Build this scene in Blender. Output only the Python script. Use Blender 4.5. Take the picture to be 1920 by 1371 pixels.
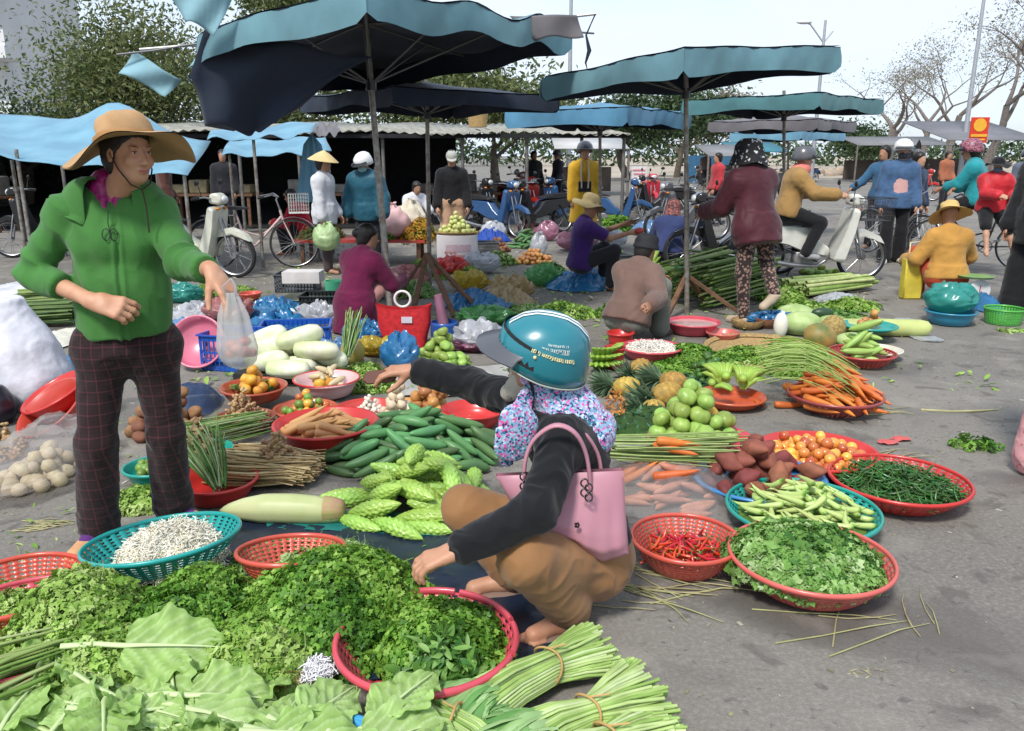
import bpy, math, random
import numpy as np
from mathutils import Vector, Matrix
for o in list(bpy.data.objects): bpy.data.objects.remove(o)
SC = bpy.context.scene; COL = SC.collection
R = math.radians; PI = math.pi
rng = np.random.default_rng(7); random.seed(7)
F = 1507.0; PIT = R(14.7); CH = 1.5
cam = bpy.data.objects.new('camera', bpy.data.cameras.new('camera')); COL.objects.link(cam)
cam.location = (0, 0, CH); cam.rotation_euler = (PI/2-PIT, 0, 0)
cam.data.sensor_width = 36; cam.data.lens = F/1920*36; cam.data.clip_end = 2000; cam.data.clip_start = .05
SC.camera = cam
SUN_EL, SUN_AZ = R(52), R(-115)          # sun high, behind-left of the camera
w = bpy.data.worlds.new('World'); SC.world = w; w.use_nodes = True
nt = w.node_tree; nt.nodes.clear()
out = nt.nodes.new('ShaderNodeOutputWorld'); bg = nt.nodes.new('ShaderNodeBackground'); bg.inputs[1].default_value = .12
sky = nt.nodes.new('ShaderNodeTexSky'); sky.sky_type = 'NISHITA'; sky.sun_disc = False
sky.sun_elevation = SUN_EL; sky.sun_rotation = PI/2 - SUN_AZ; sky.air_density = 1.0; sky.dust_density = 1.2; sky.ozone_density = 1.5
tc = nt.nodes.new('ShaderNodeTexCoord'); mp = nt.nodes.new('ShaderNodeMapping'); mp.inputs['Scale'].default_value = (1, 1, 4.5)
nz = nt.nodes.new('ShaderNodeTexNoise'); nz.inputs['Scale'].default_value = 1.6; nz.inputs['Detail'].default_value = 6; nz.inputs['Distortion'].default_value = .4
cr = nt.nodes.new('ShaderNodeValToRGB'); cr.color_ramp.elements[0].position = .36; cr.color_ramp.elements[1].position = .62
cr.color_ramp.elements[0].color = (.50, .50, .50, 1); cr.color_ramp.elements[1].color = (.97, .97, .97, 1)
mx = nt.nodes.new('ShaderNodeMix'); mx.data_type = 'RGBA'; mx.inputs[7].default_value = (5.7, 6.5, 7.6, 1)
L = nt.links.new
L(tc.outputs['Generated'], mp.inputs[0]); L(mp.outputs[0], nz.inputs['Vector']); L(nz.outputs['Fac'], cr.inputs[0])
L(cr.outputs[0], mx.inputs[0]); L(sky.outputs[0], mx.inputs[6]); L(mx.outputs[2], bg.inputs[0]); L(bg.outputs[0], out.inputs[0])
sl = bpy.data.lights.new('sun', 'SUN'); sl.energy = 2.9; sl.angle = R(11); sl.color = (1, .96, .9)
so = bpy.data.objects.new('sun', sl); COL.objects.link(so)
sd = Vector((math.cos(SUN_EL)*math.cos(SUN_AZ), math.cos(SUN_EL)*math.sin(SUN_AZ), math.sin(SUN_EL)))
so.rotation_euler = sd.to_track_quat('Z', 'Y').to_euler(); so.location = (0, 0, 30)
SC.view_settings.view_transform = 'Standard'; SC.view_settings.look = 'None'; SC.view_settings.gamma = 1
SC.view_settings.exposure = .46
FW = Vector((0, math.cos(PIT), -math.sin(PIT))); UPV = Vector((0, math.sin(PIT), math.cos(PIT)))
CO = Vector((0, 0, CH))
def ray(px, py): return Vector((1, 0, 0))*((px-960)/F) + UPV*((685.5-py)/F) + FW
def G(px, py, z=0.0):
    d = ray(px, py); t = (z-CH)/d.z; return CO + d*t
def D(px, py, Y):
    d = ray(px, py); return CO + d*(Y/d.y)
def reach(P, px, py, L, near=True):
    d = ray(px, py).normalized(); oc = CO-P; b = oc.dot(d); c = oc.dot(oc)-L*L; q = b*b-c
    if q < 0: return CO + d*(-b)
    t = -b - math.sqrt(q) if near else -b + math.sqrt(q)
    return CO + d*t
def depth(p): return (p-CO).dot(FW)
def V(*a): return Vector(a)
def circ(x0, x1, yf, z):
    xm = (x0+x1)/2; r = .2
    f = G(xm, yf, z)
    for _ in range(6):
        c = f + V(0, r, 0); c = V((xm-960)/F*depth(c), c.y, z); r = (x1-x0)/2/F*depth(c)
    return c, r
def ell(x0, x1, y0, y1, z=0):
    a = G((x0+x1)/2, y0, z); b = G((x0+x1)/2, y1, z); c = (a+b)/2
    c = V((((x0+x1)/2)-960)/F*depth(c), c.y, z)
    return c, (x1-x0)/2/F*depth(c), (a.y-b.y)/2
MATS = {}
def M(key, col=None, rough=.6, var=.15, vs=8, bump=0, bs=40, rnd=0, spec=.4, sss=0, col2=None, attr=None, coat=0, metal=0, alpha=1, trans=0, emit=None, vpos=(.35, .65), det=4, sheen=0):
    pass
    if key in MATS: return MATS[key]
    m = bpy.data.materials.new(key); m.use_nodes = True; MATS[key] = m
    n = m.node_tree.nodes; l = m.node_tree.links.new; b = n['Principled BSDF']
    col = tuple(col[:3])
    if col2 is None: col2 = tuple(c*(1-var) for c in col)
    t = n.new('ShaderNodeTexCoord')
    src = None
    if attr:
        a = n.new('ShaderNodeAttribute'); a.attribute_name = 'v'
        r = n.new('ShaderNodeValToRGB'); els = r.color_ramp.elements
        k = len(attr)
        els[0].color = (*attr[0], 1); els[-1].color = (*attr[-1], 1)
        for i in range(1, k-1): e = els.new(i/(k-1)); e.color = (*attr[i], 1)
        l(a.outputs['Fac'], r.inputs[0]); src = r.outputs[0]
        mxn = n.new('ShaderNodeMix'); mxn.data_type = 'RGBA'; mxn.blend_type = 'MULTIPLY'; mxn.inputs[0].default_value = 1
        ns = n.new('ShaderNodeTexNoise'); ns.inputs['Scale'].default_value = vs; l(t.outputs['Object'], ns.inputs['Vector'])
        rr = n.new('ShaderNodeValToRGB'); rr.color_ramp.elements[0].color = (1-var, 1-var, 1-var, 1); rr.color_ramp.elements[0].position = .3; rr.color_ramp.elements[1].position = .7
        l(ns.outputs['Fac'], rr.inputs[0]); l(src, mxn.inputs[6]); l(rr.outputs[0], mxn.inputs[7]); src = mxn.outputs[2]
    else:
        ns = n.new('ShaderNodeTexNoise'); ns.inputs['Scale'].default_value = vs; ns.inputs['Detail'].default_value = det; l(t.outputs['Object'], ns.inputs['Vector'])
        r = n.new('ShaderNodeValToRGB'); r.color_ramp.elements[0].position = vpos[0]; r.color_ramp.elements[1].position = vpos[1]
        r.color_ramp.elements[0].color = (*col2, 1); r.color_ramp.elements[1].color = (*col, 1)
        l(ns.outputs['Fac'], r.inputs[0]); src = r.outputs[0]
    if rnd:
        oi = n.new('ShaderNodeObjectInfo'); h = n.new('ShaderNodeHueSaturation'); mr = n.new('ShaderNodeMapRange'); mh = n.new('ShaderNodeMapRange')
        mr.inputs[3].default_value = 1-rnd; mr.inputs[4].default_value = 1+rnd; mh.inputs[3].default_value = .5-rnd*.08; mh.inputs[4].default_value = .5+rnd*.08
        l(oi.outputs['Random'], mr.inputs[0]); l(oi.outputs['Random'], mh.inputs[0]); l(mr.outputs[0], h.inputs['Value']); l(mh.outputs[0], h.inputs['Hue']); l(src, h.inputs['Color']); src = h.outputs[0]
    l(src, b.inputs['Base Color'])
    b.inputs['Roughness'].default_value = rough; b.inputs['Specular IOR Level'].default_value = spec; b.inputs['Metallic'].default_value = metal
    b.inputs['Coat Weight'].default_value = coat; b.inputs['Coat Roughness'].default_value = .12
    if sheen: b.inputs['Sheen Weight'].default_value = sheen
    if sss: b.inputs['Subsurface Weight'].default_value = sss; b.inputs['Subsurface Radius'].default_value = (.02, .01, .006)
    if trans: b.inputs['Transmission Weight'].default_value = trans; b.inputs['IOR'].default_value = 1.2
    if alpha < 1: b.inputs['Alpha'].default_value = alpha
    if emit: l(src, b.inputs['Emission Color']); b.inputs['Emission Strength'].default_value = emit
    if bump:
        nb = n.new('ShaderNodeTexNoise'); nb.inputs['Scale'].default_value = bs; nb.inputs['Detail'].default_value = 5; l(t.outputs['Object'], nb.inputs['Vector'])
        bp = n.new('ShaderNodeBump'); bp.inputs['Strength'].default_value = 1; bp.inputs['Distance'].default_value = bump; l(nb.outputs['Fac'], bp.inputs['Height']); l(bp.outputs[0], b.inputs['Normal'])
    return m
def leafmat(key, cols=None, rough=.5, var=.3, vs=12, tl=.25):
    if key in MATS: return MATS[key]
    m = M(key, cols[0], rough, var=var, vs=vs, attr=cols, spec=.35)
    n = m.node_tree.nodes; l = m.node_tree.links.new; b = n['Principled BSDF']
    src = b.inputs['Base Color'].links[0].from_socket
    tr = n.new('ShaderNodeBsdfTranslucent'); ms = n.new('ShaderNodeMixShader'); ms.inputs[0].default_value = tl
    l(src, tr.inputs[0]); l(b.outputs[0], ms.inputs[1]); l(tr.outputs[0], ms.inputs[2]); l(ms.outputs[0], n['Material Output'].inputs[0])
    return m
ORG = {}
def mesh_np(name, v, fs, mat=None, smooth=True, attr=None, midx=None):
    me = bpy.data.meshes.new(name); v = np.asarray(v, dtype=np.float32).reshape(-1, 3)
    fs = [np.asarray(f, dtype=np.int32) for f in fs if len(f)]
    lv = np.concatenate([f.ravel() for f in fs]); lt = np.concatenate([np.full(len(f), f.shape[1], dtype=np.int32) for f in fs])
    ls = np.concatenate([[0], np.cumsum(lt)[:-1]]).astype(np.int32)
    me.vertices.add(len(v)); me.vertices.foreach_set('co', v.ravel()); me.loops.add(len(lv)); me.loops.foreach_set('vertex_index', lv)
    me.polygons.add(len(lt)); me.polygons.foreach_set('loop_start', ls)
    if smooth: me.polygons.foreach_set('use_smooth', np.ones(len(lt), dtype=bool))
    if midx is not None: me.polygons.foreach_set('material_index', np.asarray(midx, dtype=np.int32))
    me.update(calc_edges=True)
    if attr is not None: a = me.attributes.new('v', 'FLOAT', 'POINT'); a.data.foreach_set('value', np.asarray(attr, dtype=np.float32))
    for mm in (mat if isinstance(mat, (list, tuple)) else [mat]):
        if mm: me.materials.append(mm)
    return me
class MB:
    def __init__(s): s.v = []; s.f = {3: [], 4: []}; s.n = 0; s.a = []; s.av = 0.5
    def add(s, v, f):
        v = np.asarray(v, dtype=float).reshape(-1, 3); s.v.append(v); s.a.append(np.full(len(v), s.av))
        for q in f:
            if len(q) in (3, 4): s.f[len(q)].append([i+s.n for i in q])
            else:
                for i in range(1, len(q)-1): s.f[3].append([q[0]+s.n, q[i]+s.n, q[i+1]+s.n])
        s.n += len(v); return s
    def box(s, c, size, rot=None, taper=1):
        x, y, z = [d/2 for d in size]; v = []
        for sz in (-1, 1):
            k = taper if sz > 0 else 1
            for sx, sy in ((-1, -1), (1, -1), (1, 1), (-1, 1)): v.append(Vector((sx*x*k, sy*y*k, sz*z)))
        if rot is not None:
            if not hasattr(rot, 'to_3x3'): rot = Matrix.Rotation(rot, 3, 'Z')
            v = [rot @ p for p in v]
        c = Vector(c); v = [p+c for p in v]
        return s.add([tuple(p) for p in v], [(3, 2, 1, 0), (4, 5, 6, 7), (0, 1, 5, 4), (1, 2, 6, 5), (2, 3, 7, 6), (3, 0, 4, 7)])
    def tube(s, P, r, n=8, closed=False, sq=1, cap=True):
        P = [Vector(p) for p in P]; m = len(P); rs = r if hasattr(r, '__len__') else [r]*m
        v = []; u = None
        for i in range(m):
            t = (P[(i+1) % m]-P[i-1]) if closed else (P[min(i+1, m-1)]-P[max(i-1, 0)])
            t = t.normalized() if t.length > 1e-9 else Vector((0, 0, 1))
            if u is None: u = t.cross(Vector((0, 0, 1)) if abs(t.z) < .9 else Vector((1, 0, 0))).normalized()
            else: u = (u - t*u.dot(t)).normalized()
            w_ = t.cross(u)
            for j in range(n):
                a = 2*PI*j/n; v.append(P[i] + u*(math.cos(a)*rs[i]) + w_*(math.sin(a)*rs[i]*sq))
        f = []
        for i in range(m if closed else m-1):
            for j in range(n):
                a = i*n+j; b = i*n+(j+1) % n; c = ((i+1) % m)*n+(j+1) % n; d = ((i+1) % m)*n+j; f.append((a, b, c, d))
        if cap and not closed: f += [tuple(range(n-1, -1, -1)), tuple((m-1)*n+j for j in range(n))]
        return s.add([tuple(p) for p in v], f)
    def lathe(s, prof, n=24, mtx=None, wob=None, c=(0, 0, 0), sx=1, sy=1, a0=0, a1=2*PI):
        full = abs(a1-a0-2*PI) < 1e-6; k = n if full else n+1; v = []; f = []
        for (r, z) in prof:
            for j in range(k):
                a = a0+(a1-a0)*j/n; dr, dz = wob(a, r, z) if wob else (0, 0)
                p = Vector(((r+dr)*math.cos(a)*sx, (r+dr)*math.sin(a)*sy, z+dz))
                if mtx is not None: p = mtx @ p
                v.append((p.x+c[0], p.y+c[1], p.z+c[2]))
        for i in range(len(prof)-1):
            for j in range(n):
                a = i*k+j; b = i*k+(j+1) % k; f.append((a, b, b+k, a+k))
        return s.add(v, f)
    def ell(s, c, r, n=12, m=8, rot=None):
        v = []; f = []
        for i in range(m+1):
            t = PI*i/m
            for j in range(n):
                a = 2*PI*j/n; p = Vector((r[0]*math.sin(t)*math.cos(a), r[1]*math.sin(t)*math.sin(a), -r[2]*math.cos(t)))
                if rot is not None: p = rot @ p
                v.append((p.x+c[0], p.y+c[1], p.z+c[2]))
        for i in range(m):
            for j in range(n): f.append((i*n+j, i*n+(j+1) % n, (i+1)*n+(j+1) % n, (i+1)*n+j))
        return s.add(v, f)
    def prism(s, pts, mtx, th):    # outline in local XY extruded by th along local Z (centred)
        n = len(pts); v = [mtx @ Vector((x, y, z)) for z in (-th/2, th/2) for x, y in pts]
        cx = sum(p[0] for p in pts)/n; cy = sum(p[1] for p in pts)/n
        v += [mtx @ Vector((cx, cy, -th/2)), mtx @ Vector((cx, cy, th/2))]
        f = [(i, (i+1) % n, n+(i+1) % n, n+i) for i in range(n)] + [((i+1) % n, i, 2*n) for i in range(n)] + [(n+i, n+(i+1) % n, 2*n+1) for i in range(n)]
        return s.add([tuple(p) for p in v], f)
    def arr(s): return np.concatenate(s.v), [np.array(s.f[k], dtype=np.int32).reshape(-1, k) for k in (3, 4)]
    def tf(s, mtx):
        m = np.array(mtx); s.v = [v @ m[:3, :3].T + m[:3, 3] for v in s.v]; return s
def link(name, me, parent=None, loc=None, shift=True):
    """put a mesh in the scene; its vertices are in world space, moved to the object's origin"""
    o = bpy.data.objects.new(name, me); COL.objects.link(o)
    org = ORG[parent.name] if parent else Vector(loc if loc is not None else (0, 0, 0))
    if shift and org.length > 0: me.transform(Matrix.Translation(-org))
    ORG[o.name] = org
    if parent: o.parent = parent
    else: o.location = org
    return o
def put(name, mb, mat, parent=None, loc=None, smooth=True, sharp=False):
    if isinstance(mb, MB):
        v, f = mb.arr(); at = np.concatenate(mb.a); me = mesh_np(name, v, f, mat, smooth, at)
    else: me = mb
    if isinstance(mb, MB) and smooth and len(me.vertices) < 60000: me.set_sharp_from_angle(angle=R(35 if sharp else 76))
    return link(name, me, parent, loc)
def tag(o, label, cat, group=None, kind=None):
    if label: o['label'] = label
    if cat: o['category'] = cat
    if group: o['group'] = group
    if kind: o['kind'] = kind
    return o
def thing(name, label, cat, loc=(0, 0, 0), group=None):
    o = bpy.data.objects.new(name, None); COL.objects.link(o); o.empty_display_size = .05
    o.location = loc; ORG[o.name] = Vector(loc); return tag(o, label, cat, group)
def one(name, mb, mat, label, cat, loc=(0, 0, 0), group=None, smooth=True, kind=None, sharp=False):
    return tag(put(name, mb, mat, None, loc, smooth, sharp), label, cat, group, kind)
def dup(root, mtx=None, label=None, group=None):
    def cp(o, par):
        c = o.copy(); COL.objects.link(c); ORG[c.name] = Vector((0, 0, 0))
        if par: c.parent = par
        for ch in o.children: cp(ch, c)
        return c
    r = cp(root, None)
    if mtx is not None: r.matrix_world = mtx
    if label: r['label'] = label
    if group: r['group'] = group
    return r
def TR(loc, yaw=0, pitch=0, roll=0, s=1):
    return Matrix.Translation(Vector(loc)) @ Matrix.Rotation(yaw, 4, 'Z') @ Matrix.Rotation(pitch, 4, 'Y') @ Matrix.Rotation(roll, 4, 'X') @ Matrix.Diagonal((s, s, s, 1))
_H = np.random.default_rng(3).random((32, 32, 32))
def vnoise(p):
    p = np.asarray(p, dtype=float); i = np.floor(p).astype(int); f = p-i; f = f*f*(3-2*f); i &= 31; j = (i+1) & 31
    def h(a, b, c): return _H[a, b, c]
    x0, y0, z0 = i[..., 0], i[..., 1], i[..., 2]; x1, y1, z1 = j[..., 0], j[..., 1], j[..., 2]; fx, fy, fz = f[..., 0], f[..., 1], f[..., 2]
    a = h(x0, y0, z0)*(1-fx)+h(x1, y0, z0)*fx; b = h(x0, y1, z0)*(1-fx)+h(x1, y1, z0)*fx
    c = h(x0, y0, z1)*(1-fx)+h(x1, y0, z1)*fx; d = h(x0, y1, z1)*(1-fx)+h(x1, y1, z1)*fx
    return ((a*(1-fy)+b*fy)*(1-fz)+(c*(1-fy)+d*fy)*fz)*2-1
def fbm(p, o=4):
    p = np.asarray(p, dtype=float); r = 0; a = 1; t = 0
    for k in range(o): r = r + a*vnoise(p*(2**k)+k*5.3); t += a; a *= .5
    return r/t
class SDF:
    def __init__(s, lo, hi, h):
        s.h = h; s.lo = np.array(lo, dtype=np.float32); s.n = (np.ceil((np.array(hi)-np.array(lo))/h)).astype(int)+1
        s.d = np.full(s.n, .3, dtype=np.float32)
    def blk(s, lo, hi, m):
        a = np.clip(np.floor((np.array(lo)-m-s.lo)/s.h).astype(int), 0, s.n); b = np.clip(np.ceil((np.array(hi)+m-s.lo)/s.h).astype(int)+1, 0, s.n)
        if (b-a <= 0).any(): return None
        sl_ = tuple(slice(a[i], b[i]) for i in range(3))
        ax = [s.lo[i]+s.h*np.arange(a[i], b[i], dtype=np.float32) for i in range(3)]
        return sl_, ax[0][:, None, None], ax[1][None, :, None], ax[2][None, None, :]
    def comb(s, sl_, d, k, op):
        o = s.d[sl_]
        if op == 'u':
            if k > 0: h = np.maximum(k-np.abs(o-d), 0)/k; s.d[sl_] = np.minimum(o, d)-h*h*k*.25
            else: s.d[sl_] = np.minimum(o, d)
        else:
            d = -d; h = np.maximum(k-np.abs(o-d), 0)/max(k, 1e-6); s.d[sl_] = np.maximum(o, d)+h*h*k*.25
    def cone(s, a, b, ra, rb, k=.02, op='u', flat=False, sq=None):
        a = np.array(a, dtype=np.float32); b = np.array(b, dtype=np.float32); r = max(ra, rb)
        q = s.blk(np.minimum(a, b)-r, np.maximum(a, b)+r, k+2*s.h)
        if q is None: return s
        sl_, X, Y, Z = q; ba = b-a; L2 = float(ba@ba)+1e-9
        px, py, pz = X-a[0], Y-a[1], Z-a[2]; t = (px*ba[0]+py*ba[1]+pz*ba[2])/L2; tc_ = np.clip(t, 0, 1) if not flat else t
        dx, dy, dz = px-tc_*ba[0], py-tc_*ba[1], pz-tc_*ba[2]; sc = 1
        if sq is not None:
            n_, f = sq; e = (dx*n_[0]+dy*n_[1]+dz*n_[2])*(1/f-1); dx, dy, dz = dx+e*n_[0], dy+e*n_[1], dz+e*n_[2]; sc = min(f, 1)
        t1 = np.clip(t, 0, 1); d = (np.sqrt(dx*dx+dy*dy+dz*dz)-(ra+(rb-ra)*t1))*sc
        if flat: L_ = math.sqrt(L2); d = np.maximum(d, np.maximum(-t, t-1)*L_)
        s.comb(sl_, d, k, op); return s
    def ell(s, c, r, ax=None, k=.02, op='u'):
        c = np.array(c, dtype=np.float32); rm = max(r); q = s.blk(c-rm, c+rm, k+2*s.h)
        if q is None: return s
        sl_, X, Y, Z = q; px, py, pz = X-c[0], Y-c[1], Z-c[2]; A = np.eye(3) if ax is None else np.array([tuple(a) for a in ax])
        u = [(px*A[i][0]+py*A[i][1]+pz*A[i][2])/r[i] for i in range(3)]; l = np.sqrt(u[0]**2+u[1]**2+u[2]**2)
        g = np.sqrt((u[0]/r[0])**2+(u[1]/r[1])**2+(u[2]/r[2])**2)
        s.comb(sl_, l*(l-1)/(g+1e-6), k, op); return s
    def cut(s, p, n):   # remove the side n points to
        q = s.blk(s.lo, s.lo+s.h*s.n, 0); sl_, X, Y, Z = q; s.d = np.maximum(s.d, (X-p[0])*n[0]+(Y-p[1])*n[1]+(Z-p[2])*n[2]); return s
    def mesh(s):
        Dg = s.d; Dg[0], Dg[-1] = .3, .3; Dg[:, 0], Dg[:, -1] = .3, .3; Dg[:, :, 0], Dg[:, :, -1] = .3, .3
        I = Dg < 0; n = s.n; c8 = [(i, j, k) for i in (0, 1) for j in (0, 1) for k in (0, 1)]
        sh = lambda A, o: A[o[0]:n[0]-1+o[0], o[1]:n[1]-1+o[1], o[2]:n[2]-1+o[2]]
        cnt = sum(sh(I, o).astype(np.int8) for o in c8); act = (cnt > 0) & (cnt < 8); idx = np.argwhere(act)
        mp_ = np.full(act.shape, -1, dtype=np.int32); mp_[act] = np.arange(len(idx))
        cv = {o: Dg[idx[:, 0]+o[0], idx[:, 1]+o[1], idx[:, 2]+o[2]] for o in c8}
        P = np.zeros((len(idx), 3)); C = np.zeros(len(idx))
        for o in c8:
            for ax in range(3):
                if o[ax] == 0:
                    q = list(o); q[ax] = 1; a, b = cv[o], cv[tuple(q)]; m = (a < 0) != (b < 0); t = np.where(m, a/(a-b+1e-12), 0)
                    e = np.array(o, dtype=float)[None, :].repeat(len(idx), 0); e[:, ax] = t; P += e*m[:, None]; C += m
        V_ = (idx+P/C[:, None])*s.h+s.lo; Fq = []
        for ax in range(3):
            a = [slice(1, -1)]*3; b = [slice(1, -1)]*3; a[ax] = slice(0, -1); b[ax] = slice(1, None)
            A, B = I[tuple(a)], I[tuple(b)]; o1, o2 = [x for x in range(3) if x != ax]
            for flip, msk in ((0, A & ~B), (1, ~A & B)):
                e = np.argwhere(msk); g = e.copy()
                for d_ in (o1, o2): g[:, d_] += 1
                def cell(u, v_):
                    h = g.copy(); h[:, o1] -= u; h[:, o2] -= v_; return mp_[h[:, 0], h[:, 1], h[:, 2]]
                q = np.stack([cell(0, 0), cell(1, 0), cell(1, 1), cell(0, 1)], 1)
                if (flip == 1) != (ax == 1): q = q[:, ::-1]
                Fq.append(q)
        return V_, np.concatenate(Fq)
def sdf_mesh(name, S, mat, wr=0, wf=12, wdir=None, post=None):
    v, f = S.mesh(); me = mesh_np(name, v, [f], mat)
    if wr or post:
        nn = np.empty(len(v)*3, dtype=np.float32); me.vertices.foreach_get('normal', nn); nn = nn.reshape(-1, 3)
        if wr:
            q = v*wf + .8*np.stack([fbm(v*wf*.35+9, 2)]*3, -1)*2
            if wdir is not None: d = np.array(wdir); q = v*wf; q = q - .75*(q@d)[:, None]*d + .9*fbm(v*6, 2)[:, None]
            f1 = fbm(q, 2); e = (1-np.abs(f1)*2.2)*.7 + .5*fbm(v*wf*.4, 2); v = v + nn*(wr*e)[:, None]
        if post: v = post(v, nn)
        me.vertices.foreach_set('co', v.astype(np.float32).ravel()); me.update()
    return me
def frames(nrm, spin):
    n = nrm/np.linalg.norm(nrm, axis=1)[:, None]; h = np.where(np.abs(n[:, 2:3]) < .9, [[0, 0, 1.]], [[1., 0, 0]])
    x = np.cross(h, n); x /= np.linalg.norm(x, axis=1)[:, None]; y = np.cross(n, x); c, s_ = np.cos(spin)[:, None], np.sin(spin)[:, None]
    return np.stack([x*c+y*s_, y*c-x*s_, n], -1)
def scat(name, tmpl, pos, rot, scl, mat, av=None, smooth=True, extra=None):
    tv, tf = tmpl; N = len(pos); V_ = np.einsum('nij,vj->nvi', rot, tv)*np.asarray(scl).reshape(N, 1, -1) + np.asarray(pos)[:, None, :]
    nv = len(tv); fs = [(f[None]+(np.arange(N)*nv)[:, None, None]).reshape(-1, f.shape[1]) for f in tf if len(f)]
    av = rng.random(N) if av is None else av
    return mesh_np(name, V_.reshape(-1, 3), fs, mat, smooth, np.repeat(av, nv))
def leaf_t(L=1, W=.5, lobes=0, bend=.3, fold=.15, seg=4):
    """leaf blade along +Y in the XY plane, arching in Z"""
    v = []; f = []
    for i in range(seg+1):
        t = i/seg; wd = W/2*math.sin(PI*min(1, t*.92+.06))**.8
        if lobes and i % 2: wd *= 1-lobes
        z = -bend*t*t; v += [(-wd, t*L, z+fold*wd*2), (0, t*L, z), (wd, t*L, z+fold*wd*2)]
    for i in range(seg):
        a = i*3; f += [(a, a+1, a+4, a+3), (a+1, a+2, a+5, a+4)]
    return np.array(v), [np.array(f)]
def sprig_t(k=7, L=1, seed=0, w=.21, sp=1.05):
    """forked herb sprig: stem up +Z, small lobed leaves"""
    r = random.Random(seed); v = []; q = []; t3 = []
    def quad(a, b, c, d): i = len(v); v.extend([a, b, c, d]); q.append((i, i+1, i+2, i+3))
    s_ = .016
    quad((-s_, 0, 0), (s_, 0, 0), (s_, 0, .75*L), (-s_, 0, .75*L))
    for j in range(k):
        a = 2*PI*j/k + r.uniform(-.4, .4); zt = L*r.uniform(.55, 1.0); rad = L*sp*r.uniform(.2, .5)
        bx, by = math.cos(a)*rad, math.sin(a)*rad; d = Vector((math.cos(a), math.sin(a), r.uniform(-.3, .6))).normalized()
        sd_ = d.cross(Vector((0, 0, 1))).normalized(); up = sd_.cross(d)
        b0 = Vector((bx*.5, by*.5, zt*.85)); c = b0
        for da in (-1.0, 0, 1.0):
            dd = (d*math.cos(da)+sd_*math.sin(da)); sw = dd.cross(up).normalized(); ll = L*w*r.uniform(.8, 1.2); tip = c+dd*ll*1.3 + up*r.uniform(-.1, .05)*L; m1 = c+dd*ll*.7+sw*ll*.46+up*.04*L; m2 = c+dd*ll*.7-sw*ll*.46+up*.04*L
            quad(tuple(c), tuple(m1), tuple(tip), tuple(m2))
    return np.array(v), [np.array(q)]
SPR = [sprig_t(7, 1, s_) for s_ in range(6)]
def stalk_t(seed):
    r = random.Random(seed); b = MB(); a = r.uniform(0, 6); b.tube([(0, 0, -.6), (.15*math.cos(a), .15*math.sin(a), .2), (.6*math.cos(a), .6*math.sin(a), .75), (1.1*math.cos(a+.3), 1.1*math.sin(a+.3), .95)], [.03, .028, .024, .012], 3, cap=False); v, f = b.arr(); return v, [x for x in f if len(x)]
STK = [stalk_t(1), stalk_t(5)]

def merge_scat(name, tms, pos, nrm, scl, mat, av=None, smooth=False):
    """several templates mixed"""
    N = len(pos); pick = rng.integers(0, len(tms), N); vs, fs, at = [], {}, []; off = 0; rot = frames(nrm, rng.random(N)*2*PI)
    av = rng.random(N) if av is None else av
    for k, (tv, tf) in enumerate(tms):
        m = pick == k; n = m.sum()
        if n == 0: continue
        V_ = np.einsum('nij,vj->nvi', rot[m], tv)*np.asarray(scl)[m].reshape(n, 1, 1)+pos[m][:, None, :]
        vs.append(V_.reshape(-1, 3)); at.append(np.repeat(av[m], len(tv)))
        for f in tf: fs.setdefault(f.shape[1], []).append((f[None]+(np.arange(n)*len(tv))[:, None, None]).reshape(-1, f.shape[1])+off)
        off += n*len(tv)
    return mesh_np(name, np.concatenate(vs), [np.concatenate(x) for x in fs.values()], mat, smooth, np.concatenate(at))
def skin(key='skin', c=(.50, .29, .19)): return M(key, c, .5, var=.14, vs=14, sss=.05, bump=.0006, bs=300, col2=tuple(a*b for a, b in zip(c, (.86, .74, .70))))
def nrm(v): v = Vector(v); return v.normalized() if v.length > 1e-9 else Vector((0, 0, 1))
def hand2(S, w_, d, n0, side, s=1, curls=(.5, .55, .6, .65), spread=1, th=(.6, .5), minr=0):
    d = nrm(d); n0 = nrm(Vector(n0)-d*Vector(n0).dot(d)); t = d.cross(n0).normalized(); t = t if t.dot(Vector(side)) > 0 else -t
    rr = lambda r: max(r*s, minr); tips = []
    S.cone(w_-d*.01*s, w_+d*.03*s, rr(.025), rr(.028), .015, sq=(n0, .72))
    for i, (o, l) in enumerate(((.030, .070), (.0105, .078), (-.0095, .073), (-.028, .058))):
        k0 = w_+t*o*.55*s+d*.012*s; kn = w_+t*o*s+d*(.088-.004*abs(i-1.2))*s; S.cone(k0, kn, rr(.0130), rr(.0112), .012)
        ang = 0; base = (d+t*o*spread*3).normalized(); p = kn; rad = (.0094, .0086, .0080, .0066)
        for j, fr in enumerate((.46, .30, .24)):
            ang += curls[i]*(.8, 1.0, .7)[j]; dd = base*math.cos(ang)+n0*math.sin(ang); q = p+dd*l*fr*s
            S.cone(p, q, rr(rad[j]), rr(rad[j+1]), .003); p = q
        tips.append(p)
    b0 = w_+t*.018*s+d*.02*s; d1 = (t*th[0]+d*.8+n0*th[1]).normalized(); b1 = b0+d1*.042*s; d2 = (d1+d*.35+n0*.2).normalized(); b2 = b1+d2*.032*s; b3 = b2+(d2+d*.3).normalized()*.026*s
    S.cone(b0, b1, rr(.0155), rr(.0120), .014); S.cone(b1, b2, rr(.0115), rr(.0098), .004); S.cone(b2, b3, rr(.0096), rr(.0075), .003)
    return tips, b3, t
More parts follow.
